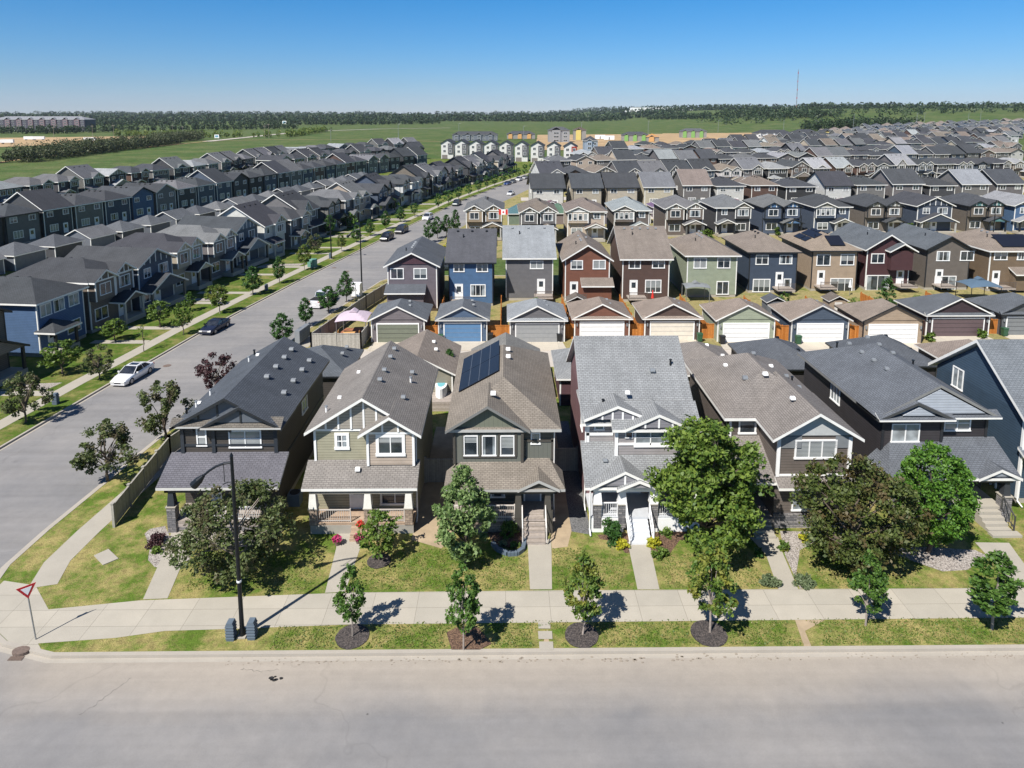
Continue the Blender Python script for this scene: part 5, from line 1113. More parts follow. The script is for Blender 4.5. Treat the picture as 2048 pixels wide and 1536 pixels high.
def crown_pts(prof, n, r, h, rg, nclump, csize, hollow=.55):
    cc = []; k1, k2 = rg.integers(2, 5), rg.integers(3, 7); p1, p2 = rg.uniform(0, 6.28, 2); amp = .06 if hollow > .8 else .17
    while len(cc) < nclump:
        t = rg.uniform(0, 1); a = rg.uniform(0, 2 * math.pi); R_ = PROF[prof](t) * (1 + amp * math.sin(k1 * a + p1 + t * 5) + amp * .6 * math.sin(k2 * a + p2 - t * 8))
        if rg.uniform(0, 1) > R_ + .15: continue
        q = rg.uniform(hollow, 1) ** .7 * rg.uniform(.82, 1.08); cc.append((math.cos(a) * r * R_ * q, math.sin(a) * r * R_ * q, t * h))
    cc = np.array(cc); idx = rg.integers(0, nclump, n); sz = csize * rg.uniform(.5, 1.3, nclump)
    d = rg.normal(size=(n, 3)); d /= np.linalg.norm(d, axis=1)[:, None]; d *= (rg.uniform(0, 1, (n, 1)) ** .45)
    return cc, cc[idx] + d * sz[idx][:, None] * np.array([1, 1, .75])
TP = {}
def tree_proto(kind, var=0):
    key = (kind, var)
    if key in TP: return TP[key]
    #        prof    n     r    h   clumps csz leaf material     trunk_h trunk_r bark
    S = {'young': ('ovoid', 3000, 1.0, 3.2, 60, .27, .125, 'leaf_green', 1.2, .055, 'pale_bark'),
         'young_mixed': ('ovoid', 4200, 1.3, 3.2, 80, .30, .13, 'leaf_mixed', 1.3, .06, 'pale_bark'),
         'thin': ('round', 120, .5, 1.6, 14, .2, .12, 'leaf_mixed', 1.0, .04, 'bark'),
         'linden': ('ovoid', 2600, 1.35, 3.6, 80, .42, .17, 'leaf_deep', 1.1, .07, 'bark'),
         'maple': ('dome', 19000, 3.1, 5.6, 150, .68, .17, 'leaf_maple', 1.6, .14, 'bark'),
         'silver': ('ovoid', 11000, 1.9, 4.9, 105, .46, .14, 'leaf_silver', .9, .1, 'bark'),
         'dark_round': ('round', 17000, 3.3, 5.4, 200, .58, .15, 'leaf_olive', .8, .16, 'bark'),
         'green_round': ('egg', 24000, 2.3, 5.4, 330, .40, .12, 'leaf_fresh', .9, .14, 'bark'),
         'crab': ('spread', 4200, 2.0, 3.2, 55, .42, .14, 'leaf_crab', 1.0, .09, 'bark'),
         'crab_big': ('spread', 15000, 3.2, 4.2, 130, .6, .13, 'leaf_crab', .9, .12, 'pale_bark'),
         'purple': ('round', 2600, 1.6, 3.0, 60, .4, .15, 'leaf_purple', .5, .08, 'bark'),
         'round_small': ('round', 1700, 1.15, 2.2, 60, .32, .15, 'leaf_bright', 1.0, .06, 'bark'),
         'spruce': ('cone', 2600, 1.2, 4.2, 90, .32, .13, 'leaf_deep', .3, .08, 'bark'),
         'street': ('egg', 420, 1.4, 3.8, 34, .5, .34, 'leaf_deep', 1.2, .08, 'bark'),
         'bush': ('round', 500, 1.5, 2.2, 30, .5, .3, 'leaf_green', .3, .08, 'bark'),
         'far': ('round', 260, 3.0, 7.0, 30, 1.3, .9, 'leaf_wood', 1.6, .2, 'bark')}[kind]
    prof, n, r, h, nc, cs, ls, mat, th_, tr, bk = S; rg = np.random.default_rng(hash(kind) % 1000 + var if False else sum(map(ord, kind)) * 7 + var)
    cc, P = crown_pts(prof, n, r, h, rg, nc, cs, {'green_round': .82, 'dark_round': .75, 'maple': .4}.get(kind, .55)); P[:, 2] += th_
    cr = quads_mesh('crown', leaves(P, ls, rg), (mat,))
    m = MB(); top = th_ + h * .62; k = 5; pr = (0, 0, -.05)
    for i in range(1, k + 1):
        q = (rg.normal() * .05 * r, rg.normal() * .05 * r, top * i / k); m.tube(pr, q, tr * (1.15 - .8 * (i - 1) / k), tr * (1.15 - .8 * i / k), bk, 7, False); pr = q
    nl = min(len(cc), 16 if kind in ('maple', 'dark_round', 'green_round', 'crab', 'crab_big', 'silver', 'purple') else 8)
    for i in range(nl):
        c = cc[i]; z0 = min(top * .95, max(th_ * .8, (c[2] + th_) * rg.uniform(.35, .6))); m.tube((0, 0, z0), (c[0] * .5, c[1] * .5, (z0 + c[2] + th_) / 2 + .1), tr * .5, tr * .3, bk, 5, False); m.tube((c[0] * .5, c[1] * .5, (z0 + c[2] + th_) / 2 + .1), (c[0] * .95, c[1] * .95, c[2] + th_), tr * .3, tr * .1, bk, 5, False)
    TP[key] = (cr, m.mesh('trunk'), h + th_, r); return TP[key]
def tree(kind, label, x, y, height=None, width=None, group=None, name='tree', cat='tree', z=None, var=0):
    cr, tk, H_, r = tree_proto(kind, var)
    t = thing(name, label, cat, (x, y, th(x, y) if z is None else z), rnd.uniform(0, 6.28), group)
    s = (height or H_) / H_; sw = (width / 2 / r) if width else s
    o = link('crown', cr, t); o.scale = (sw, sw, s); o = link('trunk', tk, t); o.scale = (sw, sw, s); return t
def treepx(kind, label, bx, by, ty, wpx, **kw):
    x, y = pt(bx, by); _, zt = xz(bx, ty, y); dist = y * math.cos(TH) + (CH - zt / 2) * math.sin(TH)
    return tree(kind, label, x, y, zt, wpx * dist / FPX, **kw)
# boulevard trees in front
BV = 'young boulevard trees along the front pavement'
for i, (k, bx, by, ty, w_, lab) in enumerate([('young', 705, 1273, 1133, 56, 'slim young boulevard tree in a dark mulch ring, nearest right of the street lamp'), ('young', 927, 1300, 1122, 66, 'slim young boulevard tree rising from the brown teardrop bed by the kerb'),
        ('young_mixed', 1165, 1270, 1112, 84, 'yellow-green tinged boulevard tree in a mulch ring right of the stepping stones'), ('young_mixed', 1420, 1265, 1086, 98, 'yellow-green boulevard tree in a mulch ring before the big leafy maple'),
        ('young', 1731, 1251, 1108, 70, 'narrow boulevard tree on bare grass in front of the dark bronze tree'), ('young', 1984, 1259, 1108, 96, 'broad-leaved boulevard tree at the right edge of the picture')]):
    treepx(k, lab, bx, by, ty, w_, group=BV, name='boulevard_tree', var=i)
def ring(label, cx, cy, r, mat='dark_mulch', n=26, ell=1.0, edge=True):
    m = MB(); m.prism([(cx + r * math.cos(2*math.pi*i/n) * rnd.uniform(.97, 1.03), cy + r * ell * math.sin(2*math.pi*i/n) * rnd.uniform(.97, 1.03)) for i in range(n)], -.02, .035, mat, 'rubber')
    o = m.build('mulch_ring'); tag(o, label, 'mulch ring', 'mulch rings round the boulevard trees')
for (bx, by, r, lab) in ((705, 1273, .86, 'dark mulch ring under the tree nearest the street lamp'), (1163, 1271, .88, 'dark mulch ring under the tree right of the stepping stones'), (1418, 1267, .93, 'dark mulch ring under the tree before the leafy maple'), (758, 1122, .72, 'small mulch ring in the tan house lawn')):
    x, y = pt(bx, by); ring(lab, x, y, r)
m = MB(); m.prism([pt(*q) for q in ((893, 1266), (912, 1256), (940, 1252), (958, 1258), (983, 1288), (960, 1300), (903, 1300))], -.02, .035, 'bark_mulch', 'rubber'); tag(m.build('mulch_bed'), 'brown teardrop mulch bed at the kerb', 'mulch bed')
# front yard trees
treepx('crab_big', 'sprawling loose crabapple in front of the charcoal house', 472, 1140, 985, 215, name='crabapple_tree')
treepx('round_small', 'small bright green tree on the tan house lawn', 758, 1120, 1030, 78, name='small_tree')
treepx('silver', 'tall silvery green shrubby tree between the tan and grey-green houses', 930, 1128, 938, 124, name='maple_tree')
treepx('maple', 'big bright leafy maple hiding the right of the white-trimmed house', 1412, 1098, 852, 222, name='maple_tree')
treepx('dark_round', 'dense dark bronze-green round tree before the brown house', 1706, 1136, 930, 212, name='bronze_tree')
treepx('green_round', 'dense bright green egg-shaped tree before the near-black house', 1856, 1104, 892, 140, name='green_tree')
treepx('linden', 'narrow green tree rising between the tan and grey-green house backs', 900, 770, 700, 40, name='narrow_tree')
# shrubs
def shrubpx(label, bx, by, wpx, hm, mat='leaf_green', ls=.1, n=700, name='shrub', cat='shrub', flat=False, group=None):
    x, y = pt(bx, by); dist = y + 4; r = wpx * dist / FPX / 2; rg = np.random.default_rng(int(bx * 7 + by))
    cc, P = crown_pts('dome' if not flat else 'round', int(n * 1.6), r * .85, hm * .8, rg, 26, r * .3, .2); P[:, 2] = np.maximum(.03, P[:, 2])
    P[:, 0] += 0; o = link(name, quads_mesh(name, leaves(P, ls, rg), (mat,)), None, loc=(x, y, .02)); tag(o, label, cat, group)
    return o
shrubpx('dark purple shrub in the white gravel bed by the corner house path', 314, 1087, 44, .7, 'leaf_purple'); shrubpx('small green shrub in the white gravel bed', 313, 1106, 24, .4, 'leaf_bright', n=300)
shrubpx('yellow-green shrub left of the grey-green house steps', 1018, 1072, 46, 1.1, 'leaf_bright', n=900); shrubpx('low bluish shrub in the block-edged bed', 1005, 1092, 20, .35, 'leaf_greyish', n=200); shrubpx('dry tan perennial in the block-edged bed', 1030, 1095, 26, .35, 'leaf_mixed', n=200)
shrubpx('rounded dark green shrub left of the white stairs', 1224, 1078, 58, 1.5, 'leaf_deep', .11, 1600); shrubpx('golden shrub by the foot of the white stairs, left side', 1243, 1094, 30, .5, 'leaf_yellow', n=500)
shrubpx('golden flowering shrub right of the white stairs', 1309, 1092, 32, .6, 'leaf_yellow', n=600); shrubpx('bright green round shrub below the golden one', 1319, 1113, 34, .6, 'leaf_bright', n=600)
shrubpx('pale green clump at the white porch skirt', 1335, 1072, 34, .5, 'leaf_bright', n=300); shrubpx('small dark shrub under the big maple', 1380, 1078, 30, .4, 'leaf_green', n=300)
shrubpx('low greyish juniper mound left of the brown house path', 1537, 1168, 44, .55, 'leaf_greyish', .08, 1500); shrubpx('low greyish juniper mound right of the brown house path', 1607, 1168, 44, .55, 'leaf_greyish', .08, 1500)
shrubpx('wispy ornamental grass clump beside the brown house path', 1566, 1100, 26, .7, 'leaf_mixed', n=300); shrubpx('golden shrub before the stone base of the brown house', 1608, 1082, 26, .7, 'leaf_yellow', n=400)
shrubpx('dark grass clump in the shade left of the brown house path', 1518, 1112, 26, .5, 'leaf_deep', n=260); shrubpx('yellow shrub beside the side street across from the dark SUVs', 897, 498, 26, 1.4, 'leaf_yellow', .25, 300)
for lab, bx, by in (('leafy shrub left of the maroon garage door', 1862, 688), ('leafy shrub right of the maroon garage door', 1964, 682)): shrubpx(lab, bx, by - 6, 22, 1.3, 'leaf_bright', .2, 260, group='shrubs by the maroon garage')
for lab, bx, by in (('flower pot of pink petunias left of the tan house path', 675, 1090), ('flower pot of pink petunias right of the tan house path', 717, 1086), ('pot of red geraniums on the tan house steps', 722, 1068)):
    x, y = pt(bx, by); t = thing('flower_pot', lab, 'flower pot', (x, y, .25 if by < 1075 else 0), 0, 'flower pots by the tan house')
    m = MB(); m.tube((0, 0, 0), (0, 0, .3), .14, .2, 'rust_iron', 12); m.build('pot', t); rg = np.random.default_rng(int(bx))
    P = rg.normal(size=(260, 3)); P /= np.linalg.norm(P, axis=1)[:, None]; P *= .3 * (rg.uniform(0, 1, (260, 1)) ** .3); P[:, 2] = P[:, 2] * .8 + .42
    link('flowers', quads_mesh('flowers', leaves(P[:190], .09, rg), ('flower_red' if by < 1075 else 'flower_pink',)), t); link('foliage', quads_mesh('foliage', leaves(P[190:] * .95, .1, rg), ('leaf_green',)), t)
# trees on the right side of the side street
SR = 'trees on the near side of the side street'
for k, bx, by, ty, w_, lab in [('crab', 215, 962, 848, 118, 'loose dark crabapple on the verge nearest the corner fence'), ('crab', 332, 884, 766, 104, 'loose bronze crabapple on the verge beside the charcoal house roof'), ('purple', 436, 792, 708, 66, 'purple-leaved tree behind the charcoal house roof'),
        ('linden', 566, 690, 627, 44, 'conical linden beside the community mailboxes'), ('linden', 612, 652, 596, 32, 'conical linden on the verge between mailboxes and pickup'), ('linden', 657, 624, 573, 42, 'linden standing in front of the white pickup'), ('linden', 693, 604, 543, 32, 'linden by the pale utility cabinet and tall lamp post'),
        ('linden', 858, 484, 441, 22, 'first of three lindens up the side street, beside the dark roofs'), ('linden', 875, 476, 433, 22, 'second of three lindens up the side street'), ('linden', 893, 472, 430, 24, 'third of three lindens up the side street'), ('linden', 911, 466, 420, 22, 'tall dark slim tree left of the tan gabled house')]:
    treepx(k, lab, bx, by, ty, w_, group=SR, name='street_tree')
for lab, bx, by, w_, mt in (('grey-green bushes beside the three lindens', 905, 480, 50, 'leaf_olive'), ('bushes between the light blue and grey house backs', 1000, 480, 14, 'leaf_olive')): shrubpx(lab, bx, by, w_, 3, mt, .3, 500, name='bush', cat='bush')
SLg = 'trees on the far verge of the side street'
for n_, (k, bx, by, ty, w_) in enumerate([('crab', 52, 845, 748, 86), ('crab', 199, 758, 694, 60), ('thin', 288, 703, 650, 18), ('round_small', 367, 670, 605, 34), ('young_mixed', 440, 627, 568, 36), ('linden', 506, 590, 533, 34), ('linden', 559, 567, 513, 24), ('young_mixed', 609, 541, 488, 26), ('young_mixed', 683, 503, 468, 20), ('linden', 713, 485, 450, 20), ('linden', 740, 472, 438, 18), ('linden', 772, 458, 422, 20), ('linden', 801, 444, 414, 18), ('street', 829, 433, 405, 16)]):
    treepx(k, ['dark loose crabapple', 'bronze crabapple', 'nearly bare sapling', 'small green tree', 'yellow-green young tree', 'conical green tree', 'slim green tree', 'yellow-green tree', 'pale young tree', 'green tree', 'small green tree', 'linden', 'small linden', 'little tree'][n_] + ', %s from the left on the far side-street verge' % ORD[n_], bx, by, ty, w_, group=SLg, name='verge_tree')
y = 190.0; n_ = 0
while y < 325:
    tree('street', 'small street tree, %s beyond the parked cars up the far verge' % ORD[n_], interp(LK, y) - 1.3, y, rnd.uniform(4, 5.5), rnd.uniform(2, 3), 'far street trees'); y += 10; n_ += 1
for lab, k, bx, by, ty, w_ in [('clipped round green tree before the blue house at left', 'round_small', 124, 748, 684, 64), ('lime green round tree beside the taupe house porch', 'round_small', 230, 682, 640, 46), ('pale flowering-leaved small tree across from the navy coupe', 'round_small', 320, 655, 603, 44), ('narrow upright shrub tree beside a blue-grey house', 'young', 381, 622, 585, 22), ('bushy green tree pair before the dark porch', 'young_mixed', 424, 612, 570, 26),
        ('spreading bronze tree before the dark stone porch', 'crab', 630, 507, 470, 32), ('green yard tree behind the two dark SUVs', 'linden', 660, 470, 430, 24), ('bushy tree behind the white car', 'bush', 700, 455, 425, 26), ('round yard bush farther up the left side', 'bush', 745, 430, 408, 22), ('green bush before the dark houses', 'bush', 785, 420, 396, 22), ('pine shrub behind the maroon garage', 'spruce', 1772, 612, 553, 44)]:
    treepx(k, lab, bx, by, ty, w_, name='yard_tree', group='yard trees')
for i, (bx, by) in enumerate([(1415, 478), (1552, 470), (1820, 466), (1990, 465)]): shrubpx('bright green yard bush %s' % ['beside the white-battened grey house', 'below the slate double-gabled house', 'below the dark taupe house', 'before the teal-gabled house'][i], bx, by, 26, 2.6, 'leaf_bright', .3, 400, name='bush', cat='bush', group='bushes in the back street yards')

# far woods, shelterbelts and groves
def wood(label, segs, rows, spacing, h, mat, gap=.08, seed=1, n=26, ls=1.6, z_off=0, name='woodland'):
    """segs: photo-measured ground line; rows deep belts of trees behind it, one mass"""
    rg = np.random.default_rng(seed); out = []
    for (xa, ya), (xb, yb) in zip(segs[:-1], segs[1:]):
        A = ptT(xa, ya); B = ptT(xb, yb); d = math.hypot(B[0]-A[0], B[1]-A[1]); k = max(2, int(d / spacing)); nx_, ny_ = -(B[1]-A[1]) / d, (B[0]-A[0]) / d
        if ny_ < 0: nx_, ny_ = -nx_, -ny_
        for r_ in range(rows):
            for i in range(k):
                if rg.uniform() < gap: continue
                t_ = (i + rg.uniform(0, 1)) / k; dd = r_ * spacing * .9 + rg.uniform(0, spacing); x = A[0] + (B[0]-A[0]) * t_ + nx_ * dd; y = A[1] + (B[1]-A[1]) * t_ + ny_ * dd
                hh = h * rg.uniform(.55, 1.15); rr = hh * rg.uniform(.28, .42); z = th(x, y) + z_off
                P = rg.normal(size=(n, 3)); P /= np.linalg.norm(P, axis=1)[:, None]; P *= rg.uniform(.35, 1, (n, 1)) ** .5
                P = P * np.array([rr, rr, hh * .48]) + np.array([x, y, z + hh * .52]); out.append(P)
    P = np.concatenate(out); o = link(name, quads_mesh(name, leaves(P, ls * 1.35, rg), (mat,))); tag(o, label, 'woodland', kind='stuff'); return o
wood('scrubby shelterbelt along the far side of the left meadow', [(-260, 352), (0, 326), (210, 300), (330, 287), (412, 280)], 5, 3.6, 10, 'leaf_shelter', .1, 2, 120, .55, name='shelterbelt')
wood('bright bushes and orchard trees beyond the meadow', [(210, 272), (420, 276), (560, 275), (640, 262)], 3, 6, 8, 'leaf_mixed', .35, 3, 70, .8, name='bushes')
wood('dark trees round the far apartment block', [(-60, 268), (120, 268), (300, 262), (600, 258)], 4, 8, 11, 'leaf_wood', .2, 4, 60, 1.2)
wood('forest behind the left fields', [(-300, 250), (300, 252), (700, 250), (890, 248)], 5, 12, 15, 'leaf_wood', .06, 5, 55, 1.7)
wood('tree belt beyond the middle field', [(980, 243), (1250, 241)], 4, 13, 16, 'leaf_wood', .05, 6, 55, 1.8)
wood('tree belt beyond the construction site', [(1286, 240), (1405, 239)], 4, 13, 15, 'leaf_wood', .05, 7, 55, 1.8); wood('tree belt right of the tree gap on the horizon', [(1425, 237), (1620, 238)], 5, 13, 19, 'leaf_wood', .05, 8, 55, 1.8)
wood('grove beside the far right houses', [(1600, 262), (1720, 262), (1850, 256)], 7, 8, 15, 'leaf_wood', .05, 9, 80, 1.2, name='grove')
A_ = 9
for k_, (Y, h_, sp) in enumerate(((2100, 20, 15), (2700, 22, 18), (3500, 26, 24), (5000, 30, 34))):
    rg = np.random.default_rng(40 + k_); out = []
    for r_ in range(3):
        x = -Y * .8
        while x < Y * .85:
            x += sp * rg.uniform(.6, 1.4); y = Y + rg.uniform(0, sp * 3) + r_ * sp * 2
            if rg.uniform() < .1 or (math.sin(x * .0021 + k_) > .93): continue
            hh = h_ * rg.uniform(.6, 1.15); rr = hh * .42; P = rg.normal(size=(32, 3)); P /= np.linalg.norm(P, axis=1)[:, None]; out.append(P * np.array([rr * 1.3, rr, hh * .48]) + np.array([x, y, th(x, y) + hh * .5]))
    P = np.concatenate(out); o = link('woodland', quads_mesh('woodland', leaves(P, h_ * .27, rg), ('leaf_wood',))); tag(o, ['nearest', 'second', 'third', 'farthest'][k_] + ' belt of dark woods on the horizon', 'woodland', kind='stuff')
rg = np.random.default_rng(77); out = []
for i in range(380):                 # wooded crest of the right-hand rise
    x = rg.uniform(380, 1500); y = 1120 + rg.uniform(0, 260) + .05 * x; hh = rg.uniform(9, 17); P = rg.normal(size=(24, 3)); P /= np.linalg.norm(P, axis=1)[:, None]; out.append(P * np.array([hh * .4, hh * .36, hh * .48]) + np.array([x, y, th(x, y) + hh * .5]))
tag(link('woodland', quads_mesh('woodland', leaves(np.concatenate(out), 2.6, rg), ('leaf_wood',))), 'wooded crest of the green rise at far right', 'woodland', kind='stuff')

# ------------------------------------------------------------------ street furniture
def lamp_post(label, bx, by, tpy, side=-1, ang=0.0, h=None, detail=True, group='street lamps'):
    x, y = pt(bx, by); H_ = h or xz(bx, tpy, y)[1]; t = thing('street_lamp', label, 'street lamp', (x, y, 0), ang, group)
    m = MB(); m.box(-.22, .22, -.22, .22, -.05, .08, 'plain_concrete'); m.build('footing', t)
    m = MB(); m.tube((0, 0, 0), (0, 0, .5), .16, .13, 'black_metal', 10); m.tube((0, 0, .5), (0, 0, H_ - .1), .12, .08, 'black_metal', 10); m.tube((0, 0, H_ - .1), (0, 0, H_ + .08), .1, .02, 'black_metal', 8); m.build('pole', t)
    m = MB(); pts = [(side * s_, 0, H_ - .45 - (s_ ** 2) * .33) for s_ in (0, .4, .8, 1.15, 1.45)]; m.path(pts, .06, 'black_metal', 7)
    m.path([(0, 0, H_ - 1.55), (side * .25, 0, H_ - 1.5), (side * .5, 0, H_ - 1.62)], .03, 'black_metal', 6); m.tube((side * .42, 0, H_ - 1.5), (side * .42, 0, H_ - .55), .02, .02, 'black_metal', 5); m.build('arm', t)
    m = MB(); a = Vector(pts[-1]); d = Vector((side * .55, 0, -.55)).normalized()
    m.tube(a, a + d * .35, .09, .19, 'black_metal', 10); m.tube(a + d * .35, a + d * .75, .19, .22, 'black_metal', 10); m.tube(a + d * .75, a + d * .82, .22, .14, 'lamp_glass', 10); m.build('lamp_head', t); return t
lamp_post('tall black street lamp with curved arm on the front verge', 485, 1272, 908)
t = D.objects['street_lamp']; m = MB(); m.tube((0, 0, 3.1), (0, 0, 3.2), .13, .13, 'sign_white', 10); m.build('band', t)
lamp_post('tall black lamp post beside the pale cabinet and boundary fence', 724, 582, 452)
lamp_post('black lamp on the left verge between two young trees', 663, 518, 430, 1)
lamp_post('black lamp rising before the slate double-gabled house', 1600, 478, 430); lamp_post('black lamp rising before the teal-gabled house', 1985, 480, 400)
lamp_post('small far lamp on the side street near the parked cars', 1083, 352, 318)
def far_pole(lab, bx, by, ty, mat='vent_grey', r=.25, cat='pole', cross=False):
    x, y, z = ptT(bx, by); H_ = xz(bx, ty, y)[1] - z; t = MB(); t.tube((0, 0, 0), (0, 0, H_), r, r * .6, mat, 6)
    if cross: t.box(-1.6, 1.6, -.1, .1, H_ - 1.3, H_ - 1.0, mat)
    else: t.tube((0, 0, H_ - .3), (2.0, 0, H_), r * .4, r * .3, mat, 5)
    o = t.build('light_pole' if not cross else 'utility_pole', loc=(x, y, z)); tag(o, lab, cat, 'far poles in the fields')
for i, (a, b, c_) in enumerate([(797, 283, 248), (918, 278, 247), (1047, 280, 252), (1163, 275, 244), (1296, 272, 242), (1436, 265, 240), (1567, 262, 240), (1706, 262, 228), (1832, 260, 226), (1848, 250, 226), (1936, 248, 226), (1960, 248, 222), (662, 283, 258)]):
    far_pole('slender pale road light, %s from left across the far field' % ORD[i], a, b, c_)
for i, (a, b, c_) in enumerate([(108, 276, 253), (186, 275, 250), (228, 274, 249), (346, 268, 250), (366, 270, 252), (530, 277, 250), (538, 278, 247)]): far_pole('wooden utility pole, %s from left beyond the meadow' % ORD[i], a, b, c_, 'pale_bark', .2, 'utility pole', True)
x, y = pt(1595, 229.5); m = MB(); x *= 1; H_ = xz(1597, 139, 2600)[1]; X_ = xz(1597, 139, 2600)[0]
m.tube((0, 0, 0), (0, 0, H_), 1.3, 1.0, 'vent_grey', 4)
for k in range(12): m.tube((0, 0, H_ * k / 12), (0, 0, H_ * k / 12 + 6), 1.6, 1.6, 'sign_red' if k % 2 else 'vent_grey', 4)
tag(m.build('radio_mast', loc=(X_, 2600, 0)), 'very tall thin radio mast on the horizon at right', 'mast')
# yield sign
x, y = pt(72, 1279); _, zt = xz(55, 1164, y); t = thing('yield_sign', 'red and white yield sign on a leaning post at the street corner', 'traffic sign', (x, y, 0)); t.rotation_euler = (0, R(-3), R(35))
m = MB(); m.tube((0, 0, 0), (0, 0, 3.1), .035, .035, 'galvanised', 8); m.build('post', t)
m = MB(); m.extr([(-.42, 3.15), (.42, 3.15), (0, 2.42)], -.06, -.035, 'y', 'sign_red'); m.build('sign_plate', t); m = MB(); m.extr([(-.24, 3.05), (.24, 3.05), (0, 2.63)], -.068, -.061, 'y', 'sign_white'); m.build('sign_face', t)
# utility pedestals
def pedestal(lab, bx, by, s=1.0, group='utility pedestals'):
    x, y = pt(bx, by); t = thing('utility_pedestal', lab, 'utility pedestal', (x, y, 0), 0, group); m = MB(); m.box(-.19 * s, .19 * s, -.2 * s, .2 * s, 0, .88 * s, 'pedestal_grey')
    m.extr([(-.2 * s, .88 * s), (.2 * s, .88 * s), (.15 * s, 1.0 * s), (-.15 * s, 1.0 * s)], -.2 * s, .2 * s, 'y', 'pedestal_grey'); m.build('cabinet', t)
    m = MB()
    for k in range(5): m.box(-.22 * s, .22 * s, -.23 * s, .23 * s, (.12 + k * .16) * s, (.18 + k * .16) * s, 'pedestal_grey')
    m.build('louvre', t)
pedestal('ribbed grey-blue pedestal just left of the street lamp foot', 463, 1277); pedestal('ribbed grey-blue pedestal just right of the street lamp foot', 505, 1275)
pedestal('grey pedestal on the left verge near the white sedan', 112, 808, 1.05); pedestal('grey pedestal on the left verge by a driveway gap', 533, 581, 1.0); pedestal('grey pedestal beside the left verge lamp', 661, 517, 1.1)
for nm, lab, bx, by, w_, d_, h_, mt in [('transformer_box', 'teal green transformer box on the left verge', 625, 534, 1.3, 1.2, 1.3, 'green_box'), ('utility_cabinet', 'pale green utility cabinet by the lindens and tall lamp', 714, 592, 1.3, 1.0, 1.9, 'sign_white')]:
    x, y = pt(bx, by); t = thing(nm, lab, 'utility box', (x, y, 0), R(-8)); m = MB(); m.box(-w_/2 - .1, w_/2 + .1, -d_/2 - .1, d_/2 + .1, -.02, .1, 'plain_concrete'); m.build('pad', t)
    m = MB(); m.box(-w_/2, w_/2, -d_/2, d_/2, .1, h_, mt); m.extr([(-d_/2 - .05, h_), (d_/2 + .05, h_), (d_/2 - .1, h_ + .14), (-d_/2 + .1, h_ + .14)], -w_/2 - .05, w_/2 + .05, 'x', mt); m.build('cabinet', t); m = MB(); m.box(-.02, .02, -d_/2 - .03, -d_/2 - .002, .2, h_ - .1, 'rubber'); m.box(.1, .16, -d_/2 - .05, -d_/2 - .002, h_ * .5, h_ * .6, 'galvanised'); m.build('door_seam', t)
x, y = pt(606, 683); t = thing('community_mailbox', 'row of grey community mailboxes by the conical linden', 'mailbox', (x, y, 0), R(82))
for k in range(3):
    m = MB(); m.box(-1.5 + k * 1.0, -.55 + k * 1.0, -.3, .3, .3, 1.75, 'vent_grey'); m.box(-1.1 + k, -.95 + k, -.1, .1, 0, .3, 'galvanised')
    b_ = m.build('mailbox_unit', t); q = MB()
    for r_ in range(4):
        for c_ in range(3): q.box(-1.46 + k + c_ * .3, -1.19 + k + c_ * .3, -.33, -.302, .4 + r_ * .32, .68 + r_ * .32, 'pedestal_grey')
    q.build('mail_doors', b_)
slab('mailbox_pad', [(x - .9, y - 2), (x + 1.2, y - 2), (x + 1.4, y + 2.2), (x - .7, y + 2.2)], -.02, .02, 'plain_concrete')
# manholes and catch basin
for lab, bx, by in (('round manhole cover ahead of the white sedan', 334, 729), ('manhole cover farther up the side street', 668, 534), ('manhole cover beside the young lindens', 694, 541)):
    x, y = pt(bx, by); m = MB(); m.prism([(x + .42 * math.cos(a * .5236), y + .42 * math.sin(a * .5236)) for a in range(12)], -.16, -.125, 'rust_iron'); tag(m.build('manhole_cover'), lab, 'manhole cover', 'manhole covers')
x, y = pt(42, 1301); t = thing('catch_basin', 'rusty catch basin grate with hood at the corner kerb', 'storm drain', (x, y, -.13)); m = MB(); m.prism([(.42 * math.cos(a * .449), .28 * math.sin(a * .449)) for a in range(14)], 0, .16, 'rust_iron'); m.build('hood', t); m = MB()
for k in range(4): m.box(-.35, .35, -.5 + k * .07, -.46 + k * .07, 0, .03, 'rust_iron')
m.build('grate', t)
# things in the lane and yards
def bin_(lab, bx, by, mat):
    x, y = pt(bx, by); t = thing('wheeled_bin', lab, 'bin', (x, y, 0), 0, 'bins by the garages'); m = MB()
    for z0, z1, w0, w1 in ((0.08, .95, .24, .3),):
        P = [(-w0, -w0, z0), (w0, -w0, z0), (w0, w0, z0), (-w0, w0, z0), (-w1, -w1, z1), (w1, -w1, z1), (w1, w1, z1), (-w1, w1, z1)]
        for q in ((0, 3, 2, 1), (4, 5, 6, 7), (0, 1, 5, 4), (1, 2, 6, 5), (2, 3, 7, 6), (3, 0, 4, 7)): m.face([P[i] for i in q], mat)
    m.build('body', t); m = MB(); m.extr([(-.34, .95), (.34, .95), (.3, 1.04), (-.3, 1.08)], -.32, .32, 'x', mat); m.build('lid', t)
    for sx in (-1, 1): m = MB(); m.tube((sx * .22, .27, .1), (sx * .3, .27, .1), .1, .1, 'rubber', 10); m.build('wheel', t)
for lab, bx, by, mt in (('green bin left of the blue garage door', 881, 686, 'bin_green'), ('black bin right of the blue garage door', 981, 683, 'bin_black'), ('black bin right of the grey garage door', 1118, 683, 'bin_black'), ('green bin between cream-door and sage garages', 1399, 683, 'bin_green'), ('black bin at the sage garage corner', 1444, 688, 'bin_black'), ('black bin left of the slate blue garage', 1588, 682, 'bin_black'), ('green bin at the slate blue garage corner', 1596, 688, 'bin_green'), ('green bin at the last grey garage', 2008, 672, 'bin_green')): bin_(lab, bx, by, mt)
